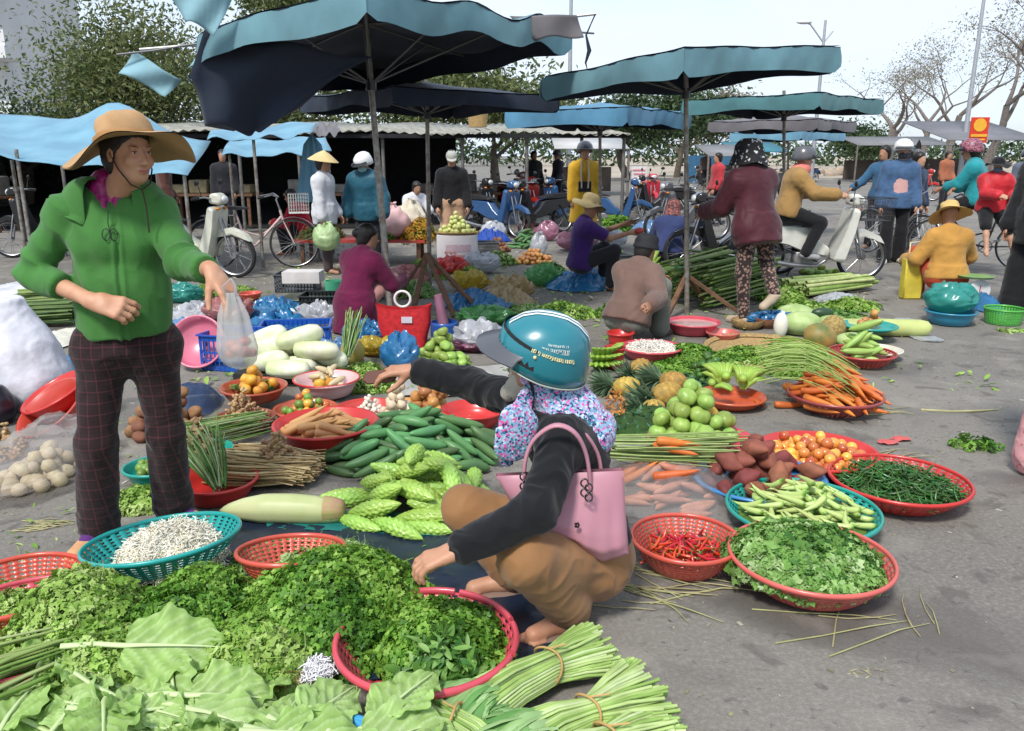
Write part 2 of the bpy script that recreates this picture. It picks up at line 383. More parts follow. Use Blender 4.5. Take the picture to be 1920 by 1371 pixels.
def head(S, c, fwd, up, s=1, lo=False):
    fwd = nrm(fwd); up = nrm(Vector(up)-fwd*Vector(up).dot(fwd)); rt = fwd.cross(up); ax = (rt, fwd, up)
    P = lambda x, y, z: c+(rt*x+fwd*y+up*z)*s
    E = lambda p, r, k=.02, op='u': S.ell(P(*p), tuple(a*s for a in r), ax, k*s, op)
    E((0, -.012, .035), (.074, .092, .080)); E((0, .022, -.03), (.057, .066, .083), .03); E((0, .048, -.088), (.030, .026, .024), .035)
    if lo: E((0, .098, -.022), (.012, .016, .02), .012); return P, ax
    for sx in (-1, 1):
        E((sx*.033, .070, -.028), (.026, .020, .024), .02)             # cheeks
        E((sx*.031, .092, .010), (.020, .014, .012), .012, 's')        # eye sockets
        E((sx*.031, .074, .006), (.0135, .0135, .0125), .004)          # lids and eyes
        E((sx*.030, .081, .026), (.022, .009, .005), .010)             # brow ridge
        E((sx*.076, -.004, -.008), (.007, .019, .030), .006); E((sx*.082, .002, -.008), (.004, .011, .018), .004, 's')
        E((sx*.011, .098, -.034), (.0085, .011, .0075), .006)          # nostril wings
    S.cone(P(0, .082, .012), P(0, .103, -.030), .007*s, .0105*s, .010*s)
    E((0, .088, -.058), (.024, .013, .006), .007); E((0, .086, -.068), (.020, .013, .007), .007); E((0, .101, -.0630), (.019, .006, .0016), .002, 's')
    return P, ax
def frame_of(J):
    sp = nrm(J['neck']-J['pel']); ac = nrm(J['shR']-J['shL']); ac = nrm(ac-sp*ac.dot(sp)); fw = ac.cross(sp); return sp, ac, (-fw).normalized() if False else nrm(sp.cross(ac))
def person(name, label, J, s=1, vox=.012, sk=None, top=None, bot=None, shoe=None, cat='person', hands=None, loc=None, bulk=1, group=None, lohead=True, headk=1):
    """J: joints. top/bot dicts: mat, sleeve/leg fraction, off, hem, wr"""
    sk = sk or skin(); ft = (J['anR']+J['anL'])/2; loc = loc if loc is not None else V(ft.x, ft.y, max(0, min(J['anR'].z, J['anL'].z)-.08))
    t = thing(name, label, cat, loc, group)
    sp, ac, fw = frame_of(J); fw = -ac.cross(sp) if ac.cross(sp).dot(J.get('fwd', J['hf'])) < 0 else ac.cross(sp)
    pts = [J[k] for k in J if k not in ('hf', 'hu', 'fwd')]; lo = [min(p[i] for p in pts)-.27 for i in range(3)]; hi = [max(p[i] for p in pts)+.27 for i in range(3)]; lo[2] = max(lo[2], loc.z-.06)
    minr = vox*.62
    def torso(S, o, k=.06):
        b = bulk; hc = (J['hipR']+J['hipL'])/2; chest = J['neck']-sp*.13*s; waist = hc*.55+chest*.45
        S.cone(J['hipR'], J['hipL'], (.105*b+o)*s, (.105*b+o)*s, k, sq=(fw, .92)); S.cone(hc, waist, (.135*b+o)*s, (.115*b+o)*s, k, sq=(fw, .82))
        S.cone(waist, chest, (.115*b+o)*s, (.140*b+o)*s, k, sq=(fw, .74)); S.cone(J['shR']-ac*.03*s-sp*.02*s, J['shL']+ac*.03*s-sp*.02*s, (.062+o)*s, (.062+o)*s, k)
        S.cone(chest, J['neck'], (.11*b+o)*s, (.055+o)*s, k, sq=(fw, .8))
    def limb(S, a, b, ra, rb, fr, o, k=.02, flat=True):
        a, b = J[a], J[b]; S.cone(a, a.lerp(b, fr), (ra+o)*s, (ra+(rb-ra)*fr+o)*s, k, flat=flat)
    S = SDF(lo, hi, vox); torso(S, -.024, .04)
    for q in 'RL':
        S.cone(J['sh'+q], J['el'+q], .043*s, .036*s, .03*s); S.cone(J['el'+q], J['wr'+q], .037*s, .024*s, .015*s)
        S.cone(J['hip'+q], J['kn'+q], .075*s, .050*s, .03*s); m = J['kn'+q].lerp(J['an'+q], .35)
        S.cone(J['kn'+q], m, .048*s, .046*s, .02*s); S.cone(m, J['an'+q], .046*s, .032*s, .02*s)
        a, e = J['an'+q], J['toe'+q]; dn = V(0, 0, 1); S.cone(a, a.lerp(e, .25)-dn*.02*s, .034*s, .036*s, .02*s); S.cone(a+(a-e)*.2-dn*.03*s, e-dn*.0*s, .030*s, .030*s, .03*s)
        fd = nrm(J['wr'+q]-J['el'+q]); hp = (hands or {}).get(q, {}); pn = hp.get('n', nrm(J['pel']-J['wr'+q])); sd_ = hp.get('side', J['hf'])
        hand2(S, J['wr'+q], hp.get('d', fd), pn, sd_, s*hp.get('s', 1), hp.get('c', (.35, .4, .45, .5)), minr=minr, th=hp.get('th', (.5, .3)))
    if not lohead:
        for q in 'RL':
            a, e = J['an'+q], J['toe'+q]; d_ = nrm(V(e.x-a.x, e.y-a.y, 0)); s_ = V(-d_.y, d_.x, 0)*(1 if q == 'R' else -1)
            for i in range(5): p_ = e+d_*(.018-.006*abs(i-.5))+s_*(.028-.0145*i); p_.z = loc.z+.018; S.cone(p_-d_*.02, p_+d_*.022, .0125-.0012*i, .0105-.001*i, .002)
    S.cone(J['neck']-sp*.03*s, J['head']-nrm(J['hu'])*.05*s, .052*s, .050*s, .03*s)
    P, ax = head(S, J['head'], J['hf'], J['hu'], s*headk, lohead)
    S.cut(V(0, 0, loc.z+.004), V(0, 0, -1))
    body = link('body', sdf_mesh('body', S, sk), t)
    if bot:
        S = SDF(lo, hi, vox); o = bot.get('off', .014); lf = bot.get('leg', 1); hc = (J['hipR']+J['hipL'])/2; b = bulk
        S.cone(J['hipR'], J['hipL'], (.108*b+o)*s, (.108*b+o)*s, .05, sq=(fw, .95)); S.cone(hc, hc.lerp(J['neck'], .30), (.135*b+o)*s, (.12*b+o)*s, .05, sq=(fw, .84), flat=True)
        for q in 'RL':
            wd = bot.get('wide', 0)
            l1 = min(1, lf*2); S.cone(J['hip'+q], J['hip'+q].lerp(J['kn'+q], l1), (.086*b+o)*s, (.086*b+(.058-.086*b)*l1+o)*s, .04*s, flat=l1 < 1)
            if lf > .5:
                l2 = lf*2-1; S.cone(J['kn'+q], J['kn'+q].lerp(J['an'+q], l2*.97), (.057+o+wd*.3)*s, (.044+o+wd)*s, .03*s); S.cone(J['kn'+q].lerp(J['an'+q], l2*.8), J['kn'+q].lerp(J['an'+q], l2), (.044+o+wd)*s, (.043+o+wd)*s, .01*s, flat=True)
        if bot.get('skirt'):
            for q in 'RL': S.cone(J['hip'+q], J['kn'+q], .15*s, .16*s, .08*s, flat=True)
        S.cut(V(0, 0, loc.z+.015), V(0, 0, -1))
        link(bot.get('name', 'trousers'), sdf_mesh('trousers', S, bot['mat'], bot.get('wr', .006)*s, bot.get('wf', 16)), t)
    if top:
        S = SDF(lo, hi, vox); o = top.get('off', .016); torso(S, o, .07)
        if top.get('hem'):
            h_ = top['hem']; hc = (J['hipR']+J['hipL'])/2; dn = top.get('hdir', -sp); S.cone(hc+sp*.1*s, hc+dn*h_*s, (.135*bulk+o)*s, (.15*bulk+o+top.get('flare', 0))*s, .05, sq=(fw, .9), flat=True)
        S.cut(((J['hipR']+J['hipL'])/2)+top.get('hdir', -sp)*top.get('cut', max(.02, top.get('hem', .06)))*s, top.get('hdir', -sp)) if top.get('trim', True) else None
        sv = top.get('sleeve', 1)
        for q in 'RL':
            l1 = min(1, sv*2); S.cone(J['sh'+q], J['sh'+q].lerp(J['el'+q], l1), (.054+o)*s, (.054-.010*l1+o)*s, .05*s, flat=l1 < 1)
            if sv > .5: l2 = sv*2-1; S.cone(J['el'+q], J['el'+q].lerp(J['wr'+q], l2*.9), (.044+o)*s, (.036+o)*s, .02*s); S.cone(J['el'+q].lerp(J['wr'+q], l2*.7), J['el'+q].lerp(J['wr'+q], l2), (.037+o)*s, (.032+o)*s, .01*s, flat=True)
        if top.get('collar', True): S.cone(J['neck']-sp*.04*s, J['neck']+sp*.028*s+fw*.01*s, .074*s, (.062+.2*o)*s, .02*s, flat=True)
        link(top.get('name', 'shirt'), sdf_mesh('shirt', S, top['mat'], top.get('wr', .007)*s, top.get('wf', 14)), t)
    if shoe:
        for q in 'RL':
            S = SDF([J['an'+q][i]-.25*s for i in range(3)], [J['an'+q][i]+.25*s for i in range(3)], min(vox, .01)); a, e = J['an'+q], J['toe'+q]; dd = nrm(e-a)
            S.cone(a+(a-e)*.22-V(0, 0, .032*s), e+dd*.01, .040*s, .040*s, .03*s); S.cone(a, a.lerp(e, .3)-V(0, 0, .02*s), .042*s, .042*s, .02*s)
            S.cut(V(0, 0, loc.z), V(0, 0, -1)); S.cut(a+V(0, 0, .005), nrm(a-e)*.2+V(0, 0, 1)); link('shoe', sdf_mesh('shoe', S, shoe), t)
    return t, P, ax
def hatP(P, ax): return lambda x, y, z: P(x, y, z)
def mtx_of(P, ax, z=0, y=0, tilt=0):
    """matrix whose local X=right, Y=forward, Z=up of the head, origin on the head axis"""
    m = Matrix((ax[0], ax[1], ax[2])).transposed().to_4x4(); m.translation = P(0, y, z); return m @ Matrix.Rotation(tilt, 4, 'X')
def hair(t, P, ax, s=1, mat=None, vox=.01, long=0, bun=False, cap=False):
    mat = mat or M('hair_black', (.018, .014, .012), .45, var=.3, vs=60, bump=.002, bs=90)
    c = P(0, -.02, .0); S = SDF([c[i]-.30 for i in range(3)], [c[i]+.30 for i in range(3)], vox); rs = lambda *a: tuple(x*s for x in a)
    S.ell(P(0, -.020, .045), rs(.084, .098, .084), ax, .02); S.ell(P(0, -.045, -.02), rs(.078, .066, .09), ax, .03)
    S.ell(P(0, .085, -.035), rs(.085, .075, .085), ax, .02, 's')
    if long: S.cone(P(0, -.07, -.03), P(0, -.085, -.03-long), .05*s, .03*s, .04)
    if bun: S.ell(P(0, -.12, .02), rs(.04, .035, .04), ax, .01)
    return link('hair', sdf_mesh('hair', S, mat, .003, 40), t)
def helmet(t, P, ax, s, mat, vis=None, peak=True, tilt=0, stripe=None, n=28):
    m = mtx_of(P, ax, .045*s, -.012*s, tilt); h = MB(); pr = [(.001, .128), (.04, .124), (.075, .108), (.105, .078), (.122, .035), (.128, -.01), (.127, -.05), (.121, -.052), (.115, -.03)]
    h.lathe([(r*s, z*s) for r, z in pr], n, m, sy=1.16, wob=lambda a, r, z: (0, (-.022*s*max(0, -math.sin(a))+.03*s*max(0, math.sin(a)))*(1 if z < .06*s else 0)))
    hm = put('helmet', h, mat, t)
    if peak:
        b = MB(); v = []; k = 10
        for i in range(k+1):
            a = PI*(.14+.72*i/k); 
            for rr, z in ((.124, .008), (.150, -.004), (.178, -.020)): 
                e = 1.16 if rr < .15 else 1.20
                v.append(m @ Vector((rr*s*math.cos(a)*(1 if rr < .15 else .86), rr*s*math.sin(a)*e, z*s+.012*s)))
        f = [(i*3+j, i*3+j+1, i*3+j+4, i*3+j+3) for i in range(k) for j in range(2)]
        b.add([tuple(p) for p in v], f); b.add([tuple(p+ax[2]*.004*s) for p in v], [q[::-1] for q in f])
        put('helmet_peak', b, vis or M('peak_black', (.02, .02, .022), .3), hm)
    return hm
def brim_hat(t, P, ax, s, mat, br=.17, crown=.10, droop=.05, wav=.02, tilt=0, name='hat', n=40, ph=0, cr=.098, y=-.01, z=.05, split=None):
    m = mtx_of(P, ax, z*s, y*s, tilt); h = MB()
    pr = [(.002, crown), (cr*.35, crown*.985), (cr*.62, crown*.91), (cr*.80, crown*.76), (cr*.91, crown*.5), (cr*.96, crown*.25), (cr, 0)] + [(cr+(br-cr)*q, -droop*q**1.4) for q in (.15, .35, .6, .8, 1)]
    th = .004
    def wob(a, r, z_):
        q = max(0, (r-cr*s)/((br-cr)*s)); c_ = .006*math.sin(a*5+z_*60) if q == 0 and z_ > 0 else 0
        return c_*s, (wav*q*math.sin(2*a+ph)+.35*wav*q*math.sin(5*a+ph*2))*s + (split(a, q)*s if split else 0)
    h.lathe([(r*s, z_*s) for r, z_ in pr], n, m, wob, sy=1.08); pr2 = [(r-(th if r < cr*1.01 else 0), z_-th) for r, z_ in pr][::-1]
    h.lathe([(max(r, .001)*s, z_*s) for r, z_ in pr2], n, m, wob, sy=1.08); hh = put(name, h, mat, t); return hh, m
def cone_hat(t, P, ax, s, mat, tilt=0):
    m = mtx_of(P, ax, .06*s, 0, tilt); h = MB(); h.lathe([(.001, .13*s), (.10*s, .075*s), (.21*s, -.01*s), (.215*s, -.016*s), (.1*s, .066*s), (.001, .12*s)], 28, m); return put('conical_hat', h, mat, t)
def cap(t, P, ax, s, mat, tilt=0):
    m = mtx_of(P, ax, .045*s, -.008*s, tilt); h = MB(); h.lathe([(.001, .088*s), (.05*s, .078*s), (.082*s, .04*s), (.088*s, 0), (.087*s, -.02*s)], 20, m, sy=1.12)
    v = []; k = 8
    for i in range(k+1):
        a = PI*(.18+.64*i/k); v += [m @ Vector((.088*s*math.cos(a), .098*s*math.sin(a), 0)), m @ Vector((.085*s*math.cos(a), (.098*math.sin(a)+.062*math.sin(a)**.5)*s, -.012*s))]
    h.add([tuple(p) for p in v], [(2*i, 2*i+1, 2*i+3, 2*i+2) for i in range(k)]); return put('cap', h, mat, t)
def mask(t, P, ax, s, mat):
    S = SDF([P(0, 0, 0)[i]-.15 for i in range(3)], [P(0, 0, 0)[i]+.15 for i in range(3)], .008); S.ell(P(0, .035, -.052), (.069*s, .078*s, .058*s), ax, .01); S.ell(P(0, -.03, -.03), (.2*s, .07*s, .2*s), ax, .01, 's')
    return link('face_mask', sdf_mesh('face_mask', S, mat), t)
def scarf(t, P, ax, s, mat, r=.09, z=-.13, h=.045, name='scarf'):
    S = SDF([P(0, 0, z)[i]-.2 for i in range(3)], [P(0, 0, z)[i]+.2 for i in range(3)], .01); S.ell(P(0, -.005, z), (r*s, r*s, h*s), ax, .02); S.ell(P(0, -.03, z-.03), (r*1.25*s, r*1.1*s, h*s), ax, .03)
    return link(name, sdf_mesh(name, S, mat, .006, 22), t)
def face_bits(t, P, ax, s=1):
    """eyes, brows, lips, as small shapes set in the face"""
    dk = M('eye_dark', (.03, .018, .012), .25); lp = M('lips', (.48, .13, .12), .45); wh = M('eye_white', (.55, .48, .44), .35)
    body = [c for c in t.children if c.name.startswith('body')][0]
    rot = Matrix((ax[0], ax[1], ax[2])).transposed()
    for sx in (-1, 1):
        b = MB(); b.ell(P(sx*.031, .0855, .005), (.0095*s, .0032*s, .0034*s), rot=rot); e = put('eye', b, wh, body)
        b = MB(); b.ell(P(sx*.030+.001, .0885, .005), (.0042*s, .0016*s, .0036*s), rot=rot); put('iris', b, dk, t)
        b = MB(); b.tube([P(sx*.019, .0875, .0095), P(sx*.031, .0895, .0115), P(sx*.043, .082, .0075)], [.0009*s, .0015*s, .0008*s], 5); put('eyelid', b, dk, t)
        b = MB(); b.tube([P(sx*.016, .0925, .024), P(sx*.032, .0935, .0295), P(sx*.050, .078, .024)], [.0010*s, .0017*s, .0008*s], 5); put('eyebrow', b, dk, t)
    b = MB(); b.tube([P(-.023, .0925, -.063), P(-.008, .1015, -.0595), P(0, .1015, -.061), P(.008, .1015, -.0595), P(.023, .0925, -.063)], [.001*s, .0030*s, .0026*s, .0030*s, .001*s], 6)
    b.tube([P(-.021, .0925, -.065), P(0, .0995, -.0695), P(.021, .0925, -.065)], [.001*s, .0040*s, .001*s], 6); put('lips', b, lp, t)
def stand(loc, yaw, h=1.58, armR=(.12, .1), armL=(.12, .1), leanf=0, step=.08, headyaw=0, headpitch=0):
    """relaxed standing joints; yaw = facing direction angle (0 = +X). arm=(outward, elbow bend, [lift forward])"""
    s = h/1.6; f = V(math.cos(yaw), math.sin(yaw), 0); r = V(f.y, -f.x, 0); u = V(0, 0, 1); B = Vector(loc); J = {}
    pel = B+u*.88*s; sp = nrm(u+f*leanf); J['pel'] = pel; J['neck'] = pel+sp*.47*s; J['head'] = J['neck']+nrm(sp+f*.15)*.175*s
    hy = yaw+headyaw; hf = V(math.cos(hy), math.sin(hy), 0)*math.cos(headpitch)-u*math.sin(headpitch); J['hf'] = hf; J['hu'] = nrm(u+V(math.cos(hy), math.sin(hy), 0)*math.sin(headpitch)); J['fwd'] = f
    for q, sg, a in (('R', 1, armR), ('L', -1, armL)):
        J['hip'+q] = pel+r*sg*.09*s-u*.02*s; J['sh'+q] = J['neck']+r*sg*.165*s-sp*.055*s
        lift = a[2] if len(a) > 2 else .05; inn = a[3] if len(a) > 3 else 0
        d = nrm(-u*math.cos(lift)+f*math.sin(lift)+r*sg*a[0]); J['el'+q] = J['sh'+q]+d*.27*s; b = lift+a[1]
        d2 = nrm(-u*math.cos(b)+f*math.sin(b)+r*sg*(a[0]*.3-inn)); J['wr'+q] = J['el'+q]+d2*.24*s
        st = step*sg; J['kn'+q] = J['hip'+q]+nrm(-u+f*(.08+st*.6)+r*sg*.03)*.40*s; J['an'+q] = V(*(J['kn'+q]+nrm(-u+f*(-.06+st))*.39*s)); J['an'+q].z = B.z+.075*s
        J['toe'+q] = J['an'+q]+(f+r*sg*.2).normalized()*.15*s; J['toe'+q].z = B.z+.028*s
    return J, s
def ride(seat, yaw, h=1.58, hands_=None, foot=None, lean=.15, headyaw=0, headpitch=.1):
    """joints of someone astride a motorbike: seat = top of the saddle"""
    s = h/1.6; f = V(math.cos(yaw), math.sin(yaw), 0); r = V(f.y, -f.x, 0); u = V(0, 0, 1); J = {}
    pel = Vector(seat)+u*.10*s; sp = nrm(u+f*lean); J['pel'] = pel; J['neck'] = pel+sp*.46*s; J['head'] = J['neck']+nrm(sp+f*.2)*.17*s
    hy = yaw+headyaw; g = V(math.cos(hy), math.sin(hy), 0); J['hf'] = g*math.cos(headpitch)-u*math.sin(headpitch); J['hu'] = nrm(u+g*math.sin(headpitch)); J['fwd'] = f
    for q, sg in (('R', 1), ('L', -1)):
        J['hip'+q] = pel+r*sg*.085*s-u*.02; J['sh'+q] = J['neck']+r*sg*.16*s-sp*.055*s
        w_ = (hands_ or {}).get(q) or (pel+f*.52*s+r*sg*.27*s+u*.20*s); a = J['sh'+q]; d = w_-a; L_ = min(d.length, .50*s); d = d.normalized(); w_ = a+d*L_
        mid = (a+w_)/2; hh = math.sqrt(max(0, (.27*s)**2-(L_/2)**2)); e = nrm((-u+r*sg*.5)-d*(-u+r*sg*.5).dot(d)); J['el'+q] = mid+e*hh; J['wr'+q] = w_
        fo = (foot or {}).get(q) or (pel+f*.22*s+r*sg*.19*s-u*.52*s); a = J['hip'+q]; d = fo-a; L_ = min(d.length, .78*s); d = d.normalized(); fo = a+d*L_
        mid = (a+fo)/2; hh = math.sqrt(max(0, (.405*s)**2-(L_/2)**2)); e = nrm((f+u*.6+r*sg*.15)-d*(f+u*.6+r*sg*.15).dot(d)); J['kn'+q] = mid+e*hh; J['an'+q] = fo; J['toe'+q] = fo+f*.14*s-u*.045*s
    return J, s
def squat(loc, yaw, h=1.55, hands_=None, lean=.35, headyaw=0, headpitch=.2, stool=.12, kspread=.12):
    """joints of someone squatting or sitting very low"""
    s = h/1.6; f = V(math.cos(yaw), math.sin(yaw), 0); r = V(f.y, -f.x, 0); u = V(0, 0, 1); B = Vector(loc); J = {}
    pel = B+u*(stool+.10)*s; sp = nrm(u+f*lean); J['pel'] = pel; J['neck'] = pel+sp*.47*s; J['head'] = J['neck']+nrm(sp+f*.25)*.17*s
    hy = yaw+headyaw; g = V(math.cos(hy), math.sin(hy), 0); J['hf'] = g*math.cos(headpitch)-u*math.sin(headpitch); J['hu'] = nrm(u+g*math.sin(headpitch)); J['fwd'] = f
    for q, sg in (('R', 1), ('L', -1)):
        J['hip'+q] = pel+r*sg*.085*s; J['sh'+q] = J['neck']+r*sg*.16*s-sp*.055*s
        w_ = (hands_ or {}).get(q) or (pel+f*.50*s+r*sg*.14*s+u*.18*s); a = J['sh'+q]; d = w_-a; L_ = min(d.length, .50*s); d = d.normalized(); w_ = a+d*L_
        mid = (a+w_)/2; hh = math.sqrt(max(0, (.27*s)**2-(L_/2)**2)); e = nrm((-u+r*sg*.6)-d*(-u+r*sg*.6).dot(d)); J['el'+q] = mid+e*hh; J['wr'+q] = w_
        fo = B+f*(.33)*s+r*sg*(.10+kspread*.3)*s+u*.075*s; a = J['hip'+q]; d = fo-a; L_ = d.length; d = d.normalized()
        mid = (a+fo)/2; hh = math.sqrt(max(.01, (.40*s)**2-(L_/2)**2)); e = nrm((u+f*.5+r*sg*kspread*2)-d*(u+f*.5+r*sg*kspread*2).dot(d)); J['kn'+q] = mid+e*hh; J['an'+q] = fo; J['toe'+q] = fo+f*.14*s-u*.045*s
    return J, s
def cloth(key, c, **k):
    d = dict(rough=.85, var=.18, vs=7, bump=.0015, bs=120, spec=.2, sheen=.15); d.update(k); return M(key, c, **d)
def ground():
    m = M('asphalt', (.205, .188, .163), .9, var=.25, vs=.6, bump=.004, bs=180, det=8); n, l = m.node_tree.nodes, m.node_tree.links.new; b = n['Principled BSDF']
    src = b.inputs['Base Color'].links[0].from_socket; t = n.new('ShaderNodeTexCoord')
    def noise(sc, lo, hi, det=5, dist=0):
        k = n.new('ShaderNodeTexNoise'); k.inputs['Scale'].default_value = sc; k.inputs['Detail'].default_value = det; k.inputs['Distortion'].default_value = dist; l(t.outputs['Object'], k.inputs['Vector'])
        r = n.new('ShaderNodeMapRange'); r.inputs[1].default_value = lo; r.inputs[2].default_value = hi; r.clamp = True; l(k.outputs['Fac'], r.inputs[0]); return r.outputs[0]
    def mix(fac, a, c, mul=1):
        if mul != 1: q = n.new('ShaderNodeMath'); q.operation = 'MULTIPLY'; q.inputs[1].default_value = mul; l(fac, q.inputs[0]); fac = q.outputs[0]
        x = n.new('ShaderNodeMix'); x.data_type = 'RGBA'; l(fac, x.inputs[0]); l(a, x.inputs[6])
        if hasattr(c, 'default_value') or not isinstance(c, tuple): l(c, x.inputs[7])
        else: x.inputs[7].default_value = (*c, 1)
        return x.outputs[2]
    s = mix(noise(60, .45, .7), src, (.30, .285, .26), .45)       # pale grit
    s = mix(noise(140, .55, .75), s, (.10, .095, .09), .6)        # dark specks
    wet = noise(1.3, .53, .66, 8, .9); s = mix(wet, s, (.10, .09, .080), .8)       # damp patches
    s = mix(noise(5, .585, .66, 6, .7), s, (.10, .09, .08), .7)     # small spills
    s = mix(noise(7, .27, .25, 3, .3), s, (.34, .32, .29), .5)
    s = mix(noise(22, .62, .68, 5, .4), s, (.08, .075, .07), .6); s = mix(noise(2.6, .56, .72, 8, .2), s, (.33, .30, .26), .5)
    l(s, b.inputs['Base Color']); rr = n.new('ShaderNodeMapRange'); rr.inputs[3].default_value = .92; rr.inputs[4].default_value = .50; l(wet, rr.inputs[0]); l(rr.outputs[0], b.inputs['Roughness'])
    N = 120; g = MB(); xs = np.concatenate([np.linspace(-6, 6, N), ]); 
    g.add([(-400, -20, 0), (400, -20, 0), (400, 900, 0), (-400, 900, 0)], [(0, 1, 2, 3)]); one('ground', g, m, None, None, kind='structure')
ground()
def dbg(n, J):
    q = lambda a, b: round((J[a]-J[b]).length, 3)
    print(n, {k+x: q(k+x, l+x) for x in 'RL' for k, l in (('sh', 'el'), ('el', 'wr'), ('hip', 'kn'), ('kn', 'an'))}, 'spine', q('pel', 'neck'), 'head', q('neck', 'head'), 'anz', round(J['anR'].z, 3), round(J['anL'].z, 3))
def trader():
    J = {}; J['pel'] = D(238, 648, 2.90); J['neck'] = D(214, 362, 2.93); J['head'] = D(241, 287, 2.86)
    J['hipR'] = D(192, 652, 2.88); J['hipL'] = D(286, 650, 2.94)
    J['shR'] = D(126, 392, 2.86); J['shL'] = D(298, 393, 2.98)
    J['elR'] = D(60, 512, 2.86); J['wrR'] = D(176, 566, 2.72)
    J['elL'] = reach(J['shL'], 344, 492, .27, True); J['wrL'] = reach(J['elL'], 398, 508, .235, True)
    J['anR'] = G(167, 1052, 0)+V(0, .10, .085); J['anL'] = G(318, 1000, 0)+V(0, .06, .085)
    m = (J['hipR']+J['anR'])/2; J['knR'] = m+V(.015, -.06, .01); m = (J['hipL']+J['anL'])/2; J['knL'] = m+V(.03, -.05, .01)
    J['toeR'] = J['anR']+V(-.015, -.15, -.052); J['toeL'] = J['anL']+V(.14, -.06, -.052)
    J['hf'] = nrm(V(.84, -.54, -.06)); J['hu'] = V(.03, 0, 1); J['fwd'] = V(.25, -.97, 0); dbg('trader', J)
    green = cloth('green_jersey', (.055, .185, .040), var=.22, vs=5, bump=.0012, bs=220)
    pl = cloth('plaid_trousers', (.021, .011, .012), var=.3)
    n, l = pl.node_tree.nodes, pl.node_tree.links.new; b = n['Principled BSDF']; src = b.inputs['Base Color'].links[0].from_socket
    t = n.new('ShaderNodeTexCoord'); sx = n.new('ShaderNodeSeparateXYZ'); l(t.outputs['Object'], sx.inputs[0]); acc = None
    for o, fr, wd in ((0, 26, .12), (2, 24, .12), (0, 78, .10), (2, 72, .08)):
        mu = n.new('ShaderNodeMath'); mu.operation = 'MULTIPLY'; mu.inputs[1].default_value = fr; l(sx.outputs[o], mu.inputs[0]); fr_ = n.new('ShaderNodeMath'); fr_.operation = 'FRACT'; l(mu.outputs[0], fr_.inputs[0])
        lt = n.new('ShaderNodeMath'); lt.operation = 'LESS_THAN'; lt.inputs[1].default_value = wd; l(fr_.outputs[0], lt.inputs[0]); ms = n.new('ShaderNodeMath'); ms.operation = 'MULTIPLY'; ms.inputs[1].default_value = .5 if fr < 50 else .2; l(lt.outputs[0], ms.inputs[0])
        if acc: ad = n.new('ShaderNodeMath'); l(acc, ad.inputs[0]); l(ms.outputs[0], ad.inputs[1]); acc = ad.outputs[0]
        else: acc = ms.outputs[0]
    mi = n.new('ShaderNodeMix'); mi.data_type = 'RGBA'; l(acc, mi.inputs[0]); l(src, mi.inputs[6]); mi.inputs[7].default_value = (.085, .022, .028, 1); l(mi.outputs[2], b.inputs['Base Color'])
    sk = skin('skin_trader', (.52, .29, .18))
    s = 1.03; vox = .0048
    pts = [J[k] for k in J if k not in ('hf', 'hu', 'fwd')]
    th, P, ax = person('person', 'woman standing in green jacket and dark plaid trousers, wide tan hat, holding a plastic bag', J, s, vox, sk,
        top=None, headk=.85, bot=dict(mat=pl, off=.002, wide=.026, wr=.007, wf=13), shoe=None, lohead=False, bulk=.93, loc=V(J['anR'].x, J['anR'].y+.05, 0),
        hands={'R': dict(d=V(.93, -.08, -.22), n=V(-.1, .8, -.55), side=V(0, 0, 1), c=(.75, .85, .9, .95), th=(.2, .7), s=1.08),
               'L': dict(d=V(.55, -.25, -.66), n=V(-.55, .2, -.55), side=V(.3, -1, .2), c=(.35, .55, .7, .8), th=(.5, .6), s=1.08)})
    sp, ac, _ = frame_of(J); fw = J['fwd']; fw = nrm(fw-sp*fw.dot(sp)); lo = [min(p[i] for p in pts)-.2 for i in range(3)]; hi = [max(p[i] for p in pts)+.2 for i in range(3)]; lo[2] = .75
    S = SDF(lo, hi, vox); hc = (J['hipR']+J['hipL'])/2; ch = J['neck']-sp*.14
    S.cone(hc-sp*.08, hc.lerp(ch, .5), .156, .148, .06, sq=(fw, .86)); S.cone(hc.lerp(ch, .45), ch, .148, .150, .06, sq=(fw, .78)); S.cone(J['shR']+V(0, 0, -.01), J['shL']+V(0, 0, -.01), .060, .060, .07)
    S.cone(ch, J['neck']+sp*.01, .12, .078, .05, sq=(fw, .9)); S.ell(ch+fw*.085-ac*.06-sp*.03, (.06, .05, .06), None, .06); S.ell(ch+fw*.085+ac*.06-sp*.03, (.06, .05, .06), None, .06)
    for q, fr in (('R', .50), ('L', .80)):
        S.cone(J['sh'+q]-sp*.012, J['el'+q], .057, .049, .045); w_ = J['el'+q].lerp(J['wr'+q], fr); S.cone(J['el'+q], w_, .049, .045, .02, flat=True); S.cone(J['el'+q], J['el'+q]+V(0, 0, 0.001), .049, .049, .01)
    S.cut(G(232, 612, 0)*0+V(0, 0, D(232, 616, 2.85).z+.045), nrm(V(.05, 0, -1)))
    S.cone(J['neck']+sp*.07+fw*.09, ch+fw*.175+ac*.01-sp*.01, .082, .008, .012, 's')
    folds = [('elR', .05, 34), ('shR', .05, 24), ('elL', .05, 36)]
